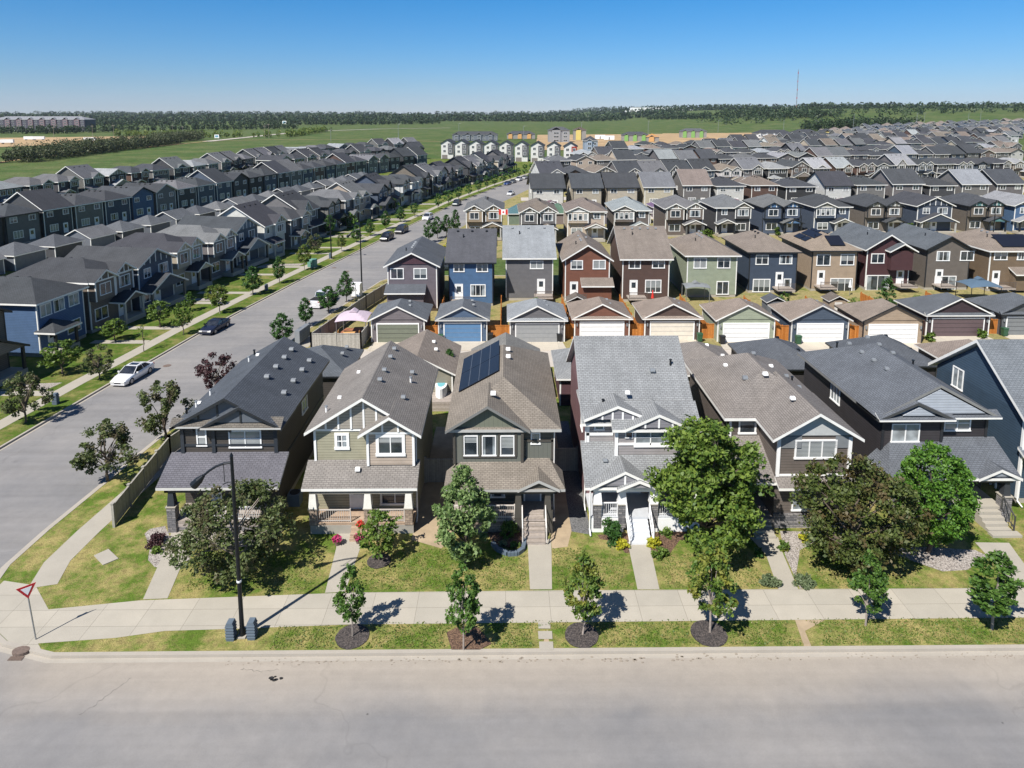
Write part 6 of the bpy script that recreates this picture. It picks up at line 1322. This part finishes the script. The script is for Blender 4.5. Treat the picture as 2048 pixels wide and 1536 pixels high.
def gazebo(lab, x, y, w_, d_, h_, mat, leg='galvanised', peak=.9, rz=0):
    t = thing('gazebo', lab, 'gazebo', (x, y, 0), rz)
    m = MB(); n = 10; f = lambda u, v: h_ + peak * (1 - max(abs(u), abs(v)) ** 1.6) - .12 * (abs(u) < .99 and abs(v) < .99) * 0
    def arch(u, v): return h_ + peak * (1 - max(abs(u), abs(v)) ** 1.7) + .22 * (1 - min(abs(u), abs(v)) ** 2) * (max(abs(u), abs(v)) ** 3)
    g = [[(-1 + 2 * i / n, -1 + 2 * j / n) for i in range(n + 1)] for j in range(n + 1)]
    P = lambda u, v: (u * w_ / 2, v * d_ / 2, arch(u, v))
    m.roofsurf([[P(*g[j][i]), P(*g[j][i+1]), P(*g[j+1][i+1]), P(*g[j+1][i])] for j in range(n) for i in range(n)], .04, mat, mat)
    m.build('canopy', t); m = MB(); m.extr([(-.5, h_ + peak - .02), (.5, h_ + peak - .02), (0, h_ + peak + .32)], -.5, .5, 'y', mat); m.build('canopy_cap', t)
    for sx in (-1, 1):
        for sy in (-1, 1): m = MB(); m.tube((sx * w_ * .46, sy * d_ * .46, 0), (sx * w_ * .46, sy * d_ * .46, h_ + .05), .05, .05, leg, 6); m.build('leg', t)
gazebo('mauve cloth gazebo in the fenced side yard', -18.4, 80.6, 3.8, 3.8, 2.3, 'canopy_cloth', peak=.8)
slab('patio', [(-21.0, 77.5), (-16.6, 77.5), (-16.6, 83.5), (-20.2, 83.5)], -.02, .04, 'patio_red')
t = thing('patio_table', 'wooden patio table under the mauve gazebo', 'table', (-18.8, 79.6, .04)); m = MB(); m.box(-.7, .7, -.45, .45, .68, .74, 'raw_timber'); m.build('table_top', t)
for sx in (-1, 1):
    for sy in (-1, 1): m = MB(); m.box(sx * .6 - .04, sx * .6 + .04, sy * .36 - .04, sy * .36 + .04, 0, .68, 'raw_timber'); m.build('leg', t)
for i, sx in enumerate((-1.1, 1.0)):
    t = thing('patio_chair', 'wooden patio chair %s of the gazebo table' % ['left', 'right'][i], 'chair', (-18.8 + sx, 79.6, .04), 0, 'patio chairs'); m = MB(); m.box(-.25, .25, -.25, .25, .4, .45, 'raw_timber'); m.build('seat', t); m = MB(); m.box(-.25 if i == 0 else .2, -.2 if i == 0 else .25, -.25, .25, .45, .95, 'raw_timber'); m.build('backrest', t)
    m = MB(); [m.box(a - .03, a + .03, b - .03, b + .03, 0, .4, 'raw_timber') for a in (-.2, .2) for b in (-.2, .2)]; m.build('legs', t)
gazebo('grey curved canopy shelter behind the pale sage house', 27.5, 95.6, 3.6, 2.6, 2.2, 'vent_grey', peak=.5); x, y = pt(1940, 597); gazebo('slate blue canopy behind the dark lane garages', 68.5, 95.5, 4.6, 3.6, 2.3, 'blue_canopy', 'black_metal', .9)
m = MB(); m.prism([(.55 * math.cos(a * .3927) , 1.3 * math.sin(a * .3927)) for a in range(16)], 0, .9, 'white_paint'); m.prism([(.38 * math.cos(a * .3927), .9 * math.sin(a * .3927) + .2) for a in range(16)], .9, .93, 'pool_blue')
x, y = pt(880, 818); tag(m.build('tub', loc=(x, y + 1.5, .9)), 'white and turquoise tub raised behind the tan house', 'tub'); x2, y2 = x, y + 1.5
m = MB(); m.box(-1.0, 1.2, -2.0, 2.0, 0, .9, 'deck_planks'); tag(m.build('deck', loc=(x2, y2, 0)), 'small wood deck under the white tub', 'deck')
t = thing('air_conditioner', 'grey air conditioner beside the charcoal house wall', 'air conditioner', (pt(588, 1012)[0], pt(588, 1012)[1] + .3, 0)); m = MB(); m.box(-.42, .42, -.4, .4, 0, .85, 'pedestal_grey'); m.build('casing', t); m = MB(); m.tube((0, 0, .85), (0, 0, .89), .34, .34, 'rubber', 16); m.build('fan_grille', t)
x, y, z = 12.0, 0, 0
t = thing('flag', 'red and white maple leaf flag by the tan gabled house', 'flag', (.6, 140.0, 0)); m = MB(); m.tube((0, 0, 0), (0, 0, 7.2), .05, .04, 'white_paint', 6); m.build('flagpole', t); m = MB(); m.box(-1.9, -1.4, -.02, .02, 6.0, 7.1, 'flower_red'); m.box(-1.4, -.5, -.02, .02, 6.0, 7.1, 'sign_white'); m.box(-.5, 0, -.02, .02, 6.0, 7.1, 'flower_red')
m.extr([(-1.15, 6.45), (-1.0, 6.3), (-.95, 6.3), (-.95, 6.2), (-.93, 6.3), (-.75, 6.45), (-.72, 6.65), (-.85, 6.62), (-.95, 6.9), (-1.05, 6.62), (-1.18, 6.65)], -.025, .025, 'y', 'flower_red'); m.build('flag_cloth', t)

# ------------------------------------------------------------------ vehicles
def loft(m, st, mat, close=True):
    """stations of rings with equal point count"""
    n = len(st[0])
    for A, B in zip(st[:-1], st[1:]):
        for j in range(n): m.face([A[j], A[(j + 1) % n], B[(j + 1) % n], B[j]], mat)
    m.face(st[0][::-1], mat); m.face(st[-1], mat)
def car_proto(style):
    """front at -Y, local origin at ground centre"""
    t = D.objects.new('parked_car', None); COL.objects.link(t)
    L_, W_, H_ = {'sedan': (4.8, 1.82, 1.42), 'coupe': (4.6, 1.78, 1.36), 'suv': (4.6, 1.86, 1.7), 'van': (5.0, 1.95, 1.78), 'pickup': (5.8, 2.0, 1.9)}[style]
    hw = W_ / 2
    if style == 'pickup': top = [(-.5, .78), (-.46, .95), (-.27, 1.14), (-.2, 1.2), (.08, 1.22), (.12, 1.22), (.49, 1.22), (.5, 1.0)]
    elif style in ('suv', 'van'): top = [(-.5, .62), (-.47, .82), (-.3, 1.0), (-.2, 1.05), (.2, 1.08), (.42, 1.08), (.485, 1.02), (.5, .75)]
    else: top = [(-.5, .5), (-.47, .66), (-.33, .82), (-.2, .9), (.15, .95), (.36, .97), (.47, .95), (.5, .7)]
    st = []
    for f, z in top:
        e = 1 - .16 * max(0, (abs(f) - .38) / .12) ** 1.5; w_ = hw * e
        st.append([(-w_ * .94, f * L_, .22), (w_ * .94, f * L_, .22), (w_, f * L_, .45), (w_, f * L_, z * .8), (w_ * .93, f * L_, z * .97), (w_ * .72, f * L_, z), (-w_ * .72, f * L_, z), (-w_ * .93, f * L_, z * .97), (-w_, f * L_, z * .8), (-w_, f * L_, .45)])
    m = MB(); loft(m, st, 'car_paint'); body = m.build('body', t); md = body.modifiers.new('b', 'BEVEL'); md.width = .05; md.segments = 2; md.limit_method = 'ANGLE'; md.angle_limit = R(25)
    if style == 'pickup': c = [(-.2, 1.2, .86), (-.09, H_ - .03, .72), (.05, H_, .7), (.1, H_ - .03, .7), (.12, 1.22, .84)]
    elif style in ('suv', 'van'): c = [(-.24, 1.03, .9), (-.1, H_ - .03, .74), (.1, H_, .72), (.36, H_ - .05, .7), (.47, 1.06, .84)]
    else: c = [(-.21, .89, .9), (-.04, H_ - .03, .72), (.1, H_, .7), (.22, H_ - .05, .69), (.38, .97, .84)]
    P = [[(-hw * k, f * L_, z) for f, z, k in c], [(hw * k, f * L_, z) for f, z, k in c]]
    m = MB(); base = .6
    for i in range(len(c) - 1):
        a, b = P[0][i], P[0][i + 1]; a2, b2 = P[1][i], P[1][i + 1]
        m.face([a, a2, b2, b], 'car_glass')
    belt = c[0][1]
    for s_, Q in ((0, P[0]), (1, P[1])):
        poly = list(Q)
        m.face(poly if s_ else poly[::-1], 'car_glass')
    m.build('windows', t)
    m = MB(); fr = [(f * L_, z + .012, k) for f, z, k in c[1:-1]]
    for (y0, z0, k0), (y1, z1, k1) in zip(fr[:-1], fr[1:]):
        m.face([(-hw * k0, y0, z0), (hw * k0, y0, z0), (hw * k1, y1, z1), (-hw * k1, y1, z1)], 'car_paint')
        for s_ in (-1, 1): m.face([(s_ * hw * k0, y0, z0), (s_ * hw * k1, y1, z1), (s_ * hw * (k1 + .02), y1, z1 - .07), (s_ * hw * (k0 + .02), y0, z0 - .07)], 'car_paint')
    for i in (1, 2, 3):              # pillars
        f, z, k = c[i]; kb = c[0][2] if i == 1 else (.87 if i == 2 else c[-1][2]); yb_ = (c[0][0] if i == 1 else (f + .02 if i == 2 else c[-1][0])) * L_
        for s_ in (-1, 1): m.tube((s_ * hw * (k + .01), f * L_, z - .01), (s_ * hw * (kb + .01), yb_, belt), .04, .04, 'car_paint', 4)
    m.build('roof', t)
    r = .34 if style in ('sedan', 'coupe') else .39
    for sx in (-1, 1):
        for fy in (-.305, .30):
            w_ = MB(); w_.tube((sx * (hw - .2), fy * L_, r), (sx * (hw + .012), fy * L_, r), r, r, 'rubber', 18); wh = w_.build('wheel', t); q = MB(); q.tube((sx * (hw + .012), fy * L_, r), (sx * (hw + .022), fy * L_, r), r * .64, r * .55, 'rim_metal', 12); q.build('rim', wh)
        q = MB(); q.box(sx * hw * .62 - .2, sx * hw * .62 + .2, -L_ / 2 - .015, -L_ / 2 + .3, top[0][1] - .02, top[0][1] + .12, 'lamp_glass'); q.build('headlight', t)
        q = MB(); q.box(sx * hw * .7 - .15, sx * hw * .7 + .15, L_ / 2 - .15, L_ / 2 + .015, top[-1][1] + .0, top[-1][1] + .14, 'taillight'); q.build('taillight', t)
        q = MB(); q.box(sx * (hw + .12) - .09, sx * (hw + .12) + .09, c[0][0] * L_ + .25, c[0][0] * L_ + .38, belt, belt + .14, 'car_paint'); q.build('mirror', t)
    q = MB(); q.box(-hw * .38, hw * .38, -L_ / 2 - .02, -L_ / 2 + .1, .38, top[0][1], 'rubber'); q.build('grille', t)
    q = MB(); q.box(-.26, .26, L_ / 2 - .05, L_ / 2 + .02, .5, .64, 'sign_white'); q.build('number_plate', t)
    if style == 'pickup':
        q = MB(); q.box(-hw * .82, hw * .82, .14 * L_, .475 * L_, 1.225, 1.235, 'rubber'); q.build('truck_bed', t)
    if style == 'sedan':
        q = MB(); q.box(-.42, .42, .02 * L_, .13 * L_, H_ + .01, H_ + .03, 'car_glass'); q.build('sunroof', t)
    return t
CP = {k: car_proto(k) for k in ('sedan', 'coupe', 'suv', 'van', 'pickup')}; CK = {k: kids_of(v) for k, v in CP.items()}
def car(style, lab, x, y, rz, col, z=-.14, cat='car'):
    c = copy_tree(CP[style], CK[style]); c.location = (x, y, z); c.rotation_euler[2] = rz
    c.name = 'parked_car' if style not in ('pickup',) else 'pickup_truck'
    for o in c.children:
        if o.name.split('.')[0] in ('body', 'roof', 'mirror'): o.color = col + (1,)
    tag(c, lab, cat, 'vehicles parked on the streets'); return c
def heading(y): return -math.atan((interp(LK, y + 5) - interp(LK, y - 5)) / 10)
WHc, BK, NV = (.78, .78, .78), (.012, .013, .016), (.02, .025, .05)
CARS = [('sedan', 'white sedan with dark sunroof parked at the left kerb, nearest the camera', 67.6, 1.25, WHc), ('coupe', 'dark navy coupe parked at the left kerb behind the white sedan', 83.3, 1.2, NV), ('suv', 'black crossover, nearer of two dark cars parked together up the side street', 144.5, 1.25, BK), ('van', 'dark grey minivan, farther of two dark cars parked together', 153.5, 1.3, (.03, .03, .035)),
        ('suv', 'white SUV alone at the left kerb up the side street', 172.5, 1.3, WHc), ('suv', 'dark car alone farther up at the left kerb', 199.5, 1.3, (.03, .045, .05)), ('sedan', 'bright blue sedan up the side street', 257, 1.3, (.02, .06, .22)), ('sedan', 'grey sedan just beyond the bright blue one', 264, 1.3, (.15, .16, .17)), ('suv', 'white SUV in the far string of parked cars', 272, 1.3, WHc), ('sedan', 'silver sedan in the far string of parked cars', 280, 1.3, (.5, .5, .5)), ('suv', 'dark blue SUV last in the far string of parked cars', 290, 1.3, NV)]
for st_, lab, y, off, col in CARS: car(st_, lab, interp(LK, y) + off, y, heading(y), col)
car('pickup', 'white pickup truck parked facing away beside the lindens', -26.1, 95.2, heading(95) + R(180), WHc, cat='pickup truck')
car('suv', 'black pickup-like SUV at the right kerb near the far end', interp(LK, 262) + 11.2, 262, heading(262), BK); car('sedan', 'white car half hidden at the right kerb beyond the lindens', interp(LK, 225) + 11.0, 225, heading(225), WHc)
car('sedan', 'dark car parked in the back street behind the grey gabled house', -9.5, 116.5, R(90), (.05, .06, .07)); x, y = pt(895, 470)
car('suv', 'white SUV parked on the left back lane', -96.5, 112.0, R(60), WHc, 0.02); car('sedan', 'dark sedan at the left picture edge on the back lane', -95.0, 107.0, R(60), BK, 0.02)
for bx, by, lab in ((25, 321, 'black car on the meadow track, nearer the picture edge'), (57, 317, 'black car on the meadow track, second in')):
    x, y, z = ptT(bx, by); car('suv', lab, x, y, R(-60), BK, z)
for root in CP.values():
    for ch in list(root.children):
        for g in list(ch.children): D.objects.remove(g)
        D.objects.remove(ch)
    D.objects.remove(root)

# ------------------------------------------------------------------ far buildings, tracks and the building site
def strip(name, px, wid, mat, zo=.03):
    P = [ptT(*p) for p in px]; m = MB()
    for A, B in zip(P[:-1], P[1:]):
        d = math.hypot(B[0]-A[0], B[1]-A[1]); nx_, ny_ = -(B[1]-A[1])/d*wid/2, (B[0]-A[0])/d*wid/2; k = max(1, int(d / 60))
        for i in range(k):
            a = (A[0]+(B[0]-A[0])*i/k, A[1]+(B[1]-A[1])*i/k); b = (A[0]+(B[0]-A[0])*(i+1)/k, A[1]+(B[1]-A[1])*(i+1)/k)
            q = [(a[0]-nx_, a[1]-ny_), (b[0]-nx_, b[1]-ny_), (b[0]+nx_, b[1]+ny_), (a[0]+nx_, a[1]+ny_)]
            m.face([(x, y, th(x, y) + zo) for x, y in (q if (q[1][0]-q[0][0])*(q[2][1]-q[0][1])-(q[1][1]-q[0][1])*(q[2][0]-q[0][0]) > 0 else q[::-1])], mat)
    return struct(m.build(name))
strip('meadow_track', [(-120, 336), (0, 324.5), (105, 312), (200, 302), (310, 293), (413, 283), (520, 280), (700, 279), (880, 283)], 3.2, 'bare_earth')
strip('far_road', [(413, 283), (520, 272), (600, 264), (760, 258), (900, 256)], 9, 'lane_asphalt', .05)
def tsheet(name, c4, mat, zo=.06): return sheet(name, c4, zo, mat, True)
tsheet('bare_earth', [ptT(1070, 300)[:2], ptT(1330, 302)[:2], ptT(1330, 268)[:2], ptT(1075, 270)[:2]], 'bare_earth', .04)
tsheet('bare_earth', [ptT(1325, 302)[:2], ptT(1560, 290)[:2], ptT(1530, 265)[:2], ptT(1325, 267)[:2]], 'bare_earth', .07)
tsheet('parking_lot', [ptT(-40, 296)[:2], ptT(180, 288)[:2], ptT(330, 272)[:2], ptT(0, 276)[:2]], 'bare_earth', .1)
def far_block(name, lab, cat, bx, by, wpx, h, dep, wall, roofc, units=1, rz=0, mat='painted_surface', win=True, p=.5, gables=True, accent=None):
    x, y, z = ptT(bx, by); Wm = wpx * y / FPX; t = thing(name, lab, cat, (x, y, z), rz); hw = Wm / 2; zr = h
    box_part('wall', t, (-hw, hw, 0, dep, 0, h), mat if not gables or mat == 'painted_surface' else 'painted_surface', wall if mat == 'painted_surface' else C('8c8a86')); m = MB()
    m.roof(-hw - .5, hw + .5, -.5, dep + .5, h, p, 'x', True, True, .25)
    u = Wm / units
    for k in range(units):
        a = -hw + k * u
        if gables: m.roof(a + u * .1, a + u * .62, -1.3, 3, h - .1, .7, 'y', t=.25)
    m.build('roof', t, roofc)
    for k in range(units):
        a = -hw + k * u
        if gables: box_part('bay', t, (a + u * .15, a + u * .57, -.9, 0, 0.2, h), mat, accent or wall)
        if win:
            nf = max(2, int(h / 3))
            for f in range(nf):
                flatwindow(t, a + u * .36, -.92 if gables else -.02, 1.7 + f * (h - 1) / nf, round(u * .25, 1), 1.3); flatwindow(t, a + u * .8, -.02, 1.7 + f * (h - 1) / nf, round(u * .18, 1), 1.3)
    return t
for i in range(9):                  # tall white row at the end of the side street
    x = -34 + i * 8.6; y = 402 - i * 4.8; t = thing('white_townhouse', 'tall narrow white townhouse with dark gable, %s from left' % ORD[i] + (' with a red bay' if i == 8 else ''), 'townhouse', (x, y, 0), R(-6), 'white townhouses at the street end')
    walls(t, -3.5, 3.5, 0, 11, 9.2, C('c9c8c4'), .6, 'y', True, True, mat='painted_surface', found=False); m = MB(); m.roof(-4.0, 4.0, -.6, 11.5, 9.0, .6, 'y', t=.3); m.build('roof', t, C('45484d', 0)); box_part('bay', t, (.6, 3.4, -.5, 0, 3, 9), 'painted_surface', C('8e3020') if i == 8 else C('55555a'))
    for z_ in (4.5, 7.3): flatwindow(t, -1.5, -.02, z_, 1.5, 1.4); flatwindow(t, 2.0, -.52, z_, 1.3, 1.6)
    box_part('garage_door', t, (-3.0, .2, -.05, 0, 0, 2.3), 'painted_surface', C('77716c'))
for i, (bx, by, wpx, h, lab, wl, ml, rf, un) in enumerate([(1388, 276, 50, 7, 'unfinished townhouse block wrapped in green sheeting', '8fd45c', 'house_wrap_green', '5a5d61', 3), (1272, 283, 52, 6, 'low row of new houses with lime green gable ends', '8fd45c', 'house_wrap_green', '4d4f53', 3), (1160, 281, 24, 10, 'yellow sheathed house under construction beside the grey block', 'e3cf6a', 'sheathing_yellow', '5a5048', 1), (1042, 278, 56, 5, 'long dark roofed row with a few timber coloured bays', 'e3cf6a', 'raw_timber', '4d4f53', 3), (1118, 285, 42, 11, 'pale grey new block at the edge of the building site', '8f9092', 'painted_surface', '55585c', 1), (950, 282, 90, 6, 'long low dark row house beyond the white townhouses', '6b7078', 'painted_surface', '4a4c50', 4),
        (1548, 288, 72, 9, 'white townhouse row with dark narrow gables on the far right', 'd8d8d6', 'painted_surface', '45474c', 5), (1612, 283, 48, 8, 'white sided block right of the narrow gabled row', 'd6d6d4', 'painted_surface', '45474c', 2), (1656, 281, 26, 8, 'yellow sheathed block right of the white townhouse rows', 'e3cf6a', 'sheathing_yellow', '45474c', 1), (1182, 310, 26, 9, 'narrow slate blue house with white gable trim at the street end', '8f9aa8', 'painted_surface', '45474c', 1)]):
    far_block('townhouse_block', lab, 'building', bx, by, wpx, h, 11, C(wl), C(rf, 1 if i > 8 else .3), un, mat=ml, win=ml == 'painted_surface')
far_block('orange_frame_house', 'half-built house with bare orange timber roof frame', 'building', 1306, 284, 24, 4.5, 10, C('c99b63'), C('b98a55', .5), 1, mat='raw_timber', win=False)
t = far_block('apartment_block', 'long grey-roofed apartment block with pink and white balconies at far left', 'building', 78, 263, 190, 17, 24, C('4a4650'), C('8b8d92', .8), 8, R(-4), accent=C('756166'), p=.35)
t = thing('warehouse', 'long white warehouse on the horizon right of centre', 'warehouse', (xz(1312, 215, 3400)[0], 3400, 6)); box_part('wall', t, (-118, 118, 0, 60, 0, 46), 'white_paint'); box_part('roof', t, (-119, 119, -1, 61, 46, 47), 'vent_grey'); box_part('annex', t, (-150, -118.2, 5, 50, 0, 30), 'white_paint')
for lab, x_, w_, h_ in (('small white building beside the long warehouse', 1375, 30, 38), ('white sheds on the horizon near the radio mast', 1560, 40, 40)):
    X_ = xz(x_, 215, 3500)[0]; t = thing('warehouse', lab, 'warehouse', (X_, 3500, 5)); box_part('wall', t, (-w_, w_, 0, 40, 0, h_), 'white_paint'); box_part('roof', t, (-w_ - 1, w_ + 1, -1, 41, h_, h_ + 1), 'vent_grey')
for lab, bx, by, s_ in (('white billboard beyond the meadow', 434, 281, 2.2), ('far white billboard above the trees', 569, 252, 4)):
    x, y, z = ptT(bx, by); t = thing('billboard', lab, 'billboard', (x, y, z)); box_part('panel', t, (-s_, s_, -.1, .1, s_, s_ * 2.5), 'sign_white'); box_part('poster', t, (-s_ * .7, s_ * .7, -.14, -.11, s_ * 1.3, s_ * 2.2), 'painted_surface', C('5f93a5'))
    for sx in (-.8, .8): box_part('post', t, (sx * s_ - .15, sx * s_ + .15, -.08, .08, 0, s_), 'galvanised')
for i, (bx, by) in enumerate([(180, 283), (15, 288), (60, 281), (78, 281)]):
    x, y, z = ptT(bx, by); t = thing('trailer', '%s white trailer in the far left yard' % ['smallest', 'leftmost', 'long', 'second long'][i], 'trailer', (x, y, z), R(rnd.uniform(-20, 20)), 'trailers in the far yard'); box_part('box', t, (-5, 5, -1.3, 1.3, 1.0, 3.8), 'white_paint')
    for sx in (-3.4, 3.4): m = MB(); m.tube((sx, -1.35, .5), (sx, 1.35, .5), .5, .5, 'rubber', 10); m.build('wheels', t)
for i, (bx, by) in enumerate([(1200, 279), (1218, 281)]):
    x, y, z = ptT(bx, by); t = thing('site_trailer', ['small white site trailer', 'larger silver site trailer'][i] + ' on the bare earth', 'trailer', (x, y, z)); box_part('box', t, (-5, 5, -1.5, 1.5, .6, 4.5), 'sign_white'); box_part('door', t, (-.6, .6, -1.56, -1.5, .7, 3.2), 'vent_grey')

# front paths of the houses across the side street
m = MB()
for i, (y, x, k, wl, rf, tr) in enumerate(LF[:16]):
    s_ = (interp(LK, y + 5) - interp(LK, y - 5)) / 10; kx = interp(LK, y) - 4.0; yy = y + (1.6 if i % 2 else -1.4)
    q = sheet('garden_path', [(x + 2.2, yy - .6), (kx, yy - .6 - s_), (kx, yy + .6 - s_), (x + 2.2, yy + .6)], .01, 'plain_concrete')
    if i % 3 == 0: sheet('gravel_bed', [(x + 2.2, yy + .8), (kx - 1.2, yy + .8), (kx - .8, yy + 2.6), (x + 3, yy + 2.2)], .008, 'white_pebbles')
# thin summer haze
hz = D.materials.new('haze'); hz.use_nodes = True; ht = hz.node_tree; ht.nodes.remove(ht.nodes['Principled BSDF'])
pv = ht.nodes.new('ShaderNodeVolumePrincipled'); pv.inputs['Color'].default_value = (0.80, 0.88, 1.0, 1); pv.inputs['Density'].default_value = 0.000042; pv.inputs['Anisotropy'].default_value = 0.2
ht.links.new(pv.outputs[0], ht.nodes['Material Output'].inputs['Volume']); MATS['haze'] = hz
m = MB(); m.box(-6600, 6600, -260, 8100, -1.4, 205, 'haze'); tag(m.build('haze'), 'thin pale summer haze over the land', 'haze', kind='stuff')

x, y = pt(553, 1352); m = MB()
for i in range(9):
    a = rnd.uniform(0, 6.28); r_ = rnd.uniform(.04, .16); cx, cy = x + rnd.uniform(-.28, .28), y + rnd.uniform(-.12, .12)
    m.prism([(cx + r_ * math.cos(k * 1.05 + a) * rnd.uniform(.6, 1), cy + r_ * .5 * math.sin(k * 1.05 + a)) for k in range(6)], -.139, -.10, 'rubber')
tag(m.build('road_debris'), 'small dark clump of debris on the front road', 'debris')
m_plain('tar', (0.03, 0.03, 0.032), 0.7)
def crack(label, px):
    P = []
    for (a, b), (c, d) in zip(px[:-1], px[1:]):
        for k in range(9): P.append((a + (c - a) * k / 9 + rnd.uniform(-3, 3), b + (d - b) * k / 9 + rnd.uniform(-2.2, 2.2)))
    P = [pt(*p) for p in P]; m = MB()
    for (ax, ay), (bx, by) in zip(P[:-1], P[1:]):
        d = math.hypot(bx - ax, by - ay) or 1; w_ = rnd.uniform(.003, .010); nx_, ny_ = -(by - ay) / d * w_, (bx - ax) / d * w_
        q = [(ax - nx_, ay - ny_, -.136), (bx - nx_, by - ny_, -.136), (bx + nx_, by + ny_, -.136), (ax + nx_, ay + ny_, -.136)]; m.face(q, 'tar')
    struct(m.build('road_crack'))
crack('', [(160, 1425), (215, 1385), (268, 1345)]); crack('', [(480, 1332), (520, 1338), (560, 1334)])
m_plain('gutter_grit', hexc('8f8578'), 0.95, vary=.2, scale=6); m = MB()
for i in range(380):
    x = rnd.uniform(-14, 60); y = 30.64 + rnd.gauss(0, .1); r_ = rnd.uniform(.01, .035) * (1.7 if -3 < x < 12 else 1)
    m.prism([(x + r_ * 1.8 * math.cos(k * 1.26), y + r_ * math.sin(k * 1.26)) for k in range(5)], -.139, -.115, 'gutter_grit')
tag(m.build('gutter_grit'), 'dry grit and leaf litter along the front gutter', 'grit', kind='stuff')

rg = np.random.default_rng(5); out = []
def tufts(x0, x1, y0, y1, n):
    c = np.stack([rg.uniform(x0, x1, n), rg.uniform(y0, y1, n), rg.uniform(.01, .07, n)], 1); out.append(c)
tufts(-12, 40, 31.3, 32.85, 15000); tufts(-20.5, 40, 35.6, 39.2, 30000); tufts(-8, 40, 32.8, 33.1, 900)
P = np.concatenate(out); X_, Y_ = P[:, 0], P[:, 1]; keep = (Y_ < 33.2) | (Y_ > 35.55)
for (ax, bx) in ((-22, -18.5), (-11.1, -8.7), (1.2, 2.9), (7.2, 9.2), (15.0, 18.2), (23.8, 34)): keep &= ~((X_ > ax) & (X_ < bx) & (Y_ > 35.5))
for (ax, ay, rr) in [pt(705, 1273) + (1.0,), pt(1163, 1271) + (1.0,), pt(1418, 1267) + (1.05,), pt(940, 1277) + (1.3,), pt(1090, 1275) + (.75,), (3.9, 32.1, .6), pt(1095, 1275) + (.8,), pt(758, 1122) + (.85,), pt(1610, 1265) + (.9,), pt(485, 1272) + (.5,)]: keep &= (X_ - ax) ** 2 + (Y_ - ay) ** 2 > rr * rr
keep &= ~((Y_ > 38.6) & (((X_ > -2.3) & (X_ < 1.5)) | ((X_ > 5) & (X_ < 12))))
P = P[keep]
L_ = leaves(P, .055, rg, up=.1); nI = len(L_) // 3
for i, mt in enumerate(('leaf_fresh', 'leaf_bright', 'leaf_straw')):
    if mt == 'leaf_straw': mk_leaf('leaf_straw', (.16, .16, .05), (.30, .28, .10))
mk_leaf('lawn_blade', (.06, .12, .016), (.12, .19, .03)); idx = rg.permutation(len(L_)); me = quads_mesh('grass_tufts', L_[idx], ('lawn_blade', 'leaf_bright', 'leaf_straw'))
mi = np.zeros(len(L_), dtype=np.int32); u = rg.uniform(0, 1, len(L_)); mi[u > .4] = 1; mi[u > .75] = 2; me.polygons.foreach_set('material_index', mi)
tag(link('grass_tufts', me), 'longer tufts and weeds in the front lawns', 'grass', kind='stuff')

# odds and ends in the back yards
def umbrella(lab, x, y, mat):
    t = thing('patio_umbrella', lab, 'umbrella', (x, y, 0)); m = MB(); m.tube((0, 0, 0), (0, 0, 2.5), .03, .03, 'galvanised', 6); m.build('pole', t); m = MB(); m.tube((0, 0, 1.3), (0, 0, 2.45), .22, .05, mat, 8); m.build('canopy', t)
umbrella('folded red patio umbrella behind the chocolate brown house', 20.6, 92.5, 'flower_red'); umbrella('folded white patio umbrella behind the sand coloured house', 51.2, 98.2, 'sign_white')
for lab, x, y, wc, rc in (('small brown garden shed in the yard behind the reddish brown garage', 9.6, 88.2, '77604d', '6b635c'), ('small grey garden shed behind the slate blue garage', 36.0, 87.5, '6d7074', '55585d'), ('small tan garden shed behind the sand garage', 44.5, 88.0, 'a08f7c', '6b635c')):
    t = thing('garden_shed', lab, 'shed', (x, y, 0), 0, 'garden sheds'); box_part('wall', t, (-1.2, 1.2, 0, 2, 0, 2.1), 'lap_siding', C(wc)); m = MB(); m.roof(-1.4, 1.4, -.2, 2.2, 2.1, .5, 'y', t=.1); m.build('roof', t, C(rc)); box_part('door', t, (-.5, .5, -.04, 0, 0, 1.9), 'painted_surface', C('d0cdc6'))
for i, (x, y) in enumerate(((4.0, 92.0), (12.6, 89.5), (30.5, 90.5), (40.0, 94.5), (48.8, 92.0), (63.0, 93.0), (58.0, 92.5))):
    q = np.random.default_rng(i + 3); cc, P = crown_pts('round', 260, .8, 1.5, q, 20, .25); o = link('shrub', quads_mesh('shrub', leaves(P, .17, q), (['leaf_green', 'leaf_bright', 'leaf_olive'][i % 3],)), None, loc=(x, y, 0)); tag(o, '%s back yard shrub, %s from left behind the lane garages' % (['green', 'bright green', 'olive'][i % 3], ORD[i]), 'shrub', 'back yard shrubs')
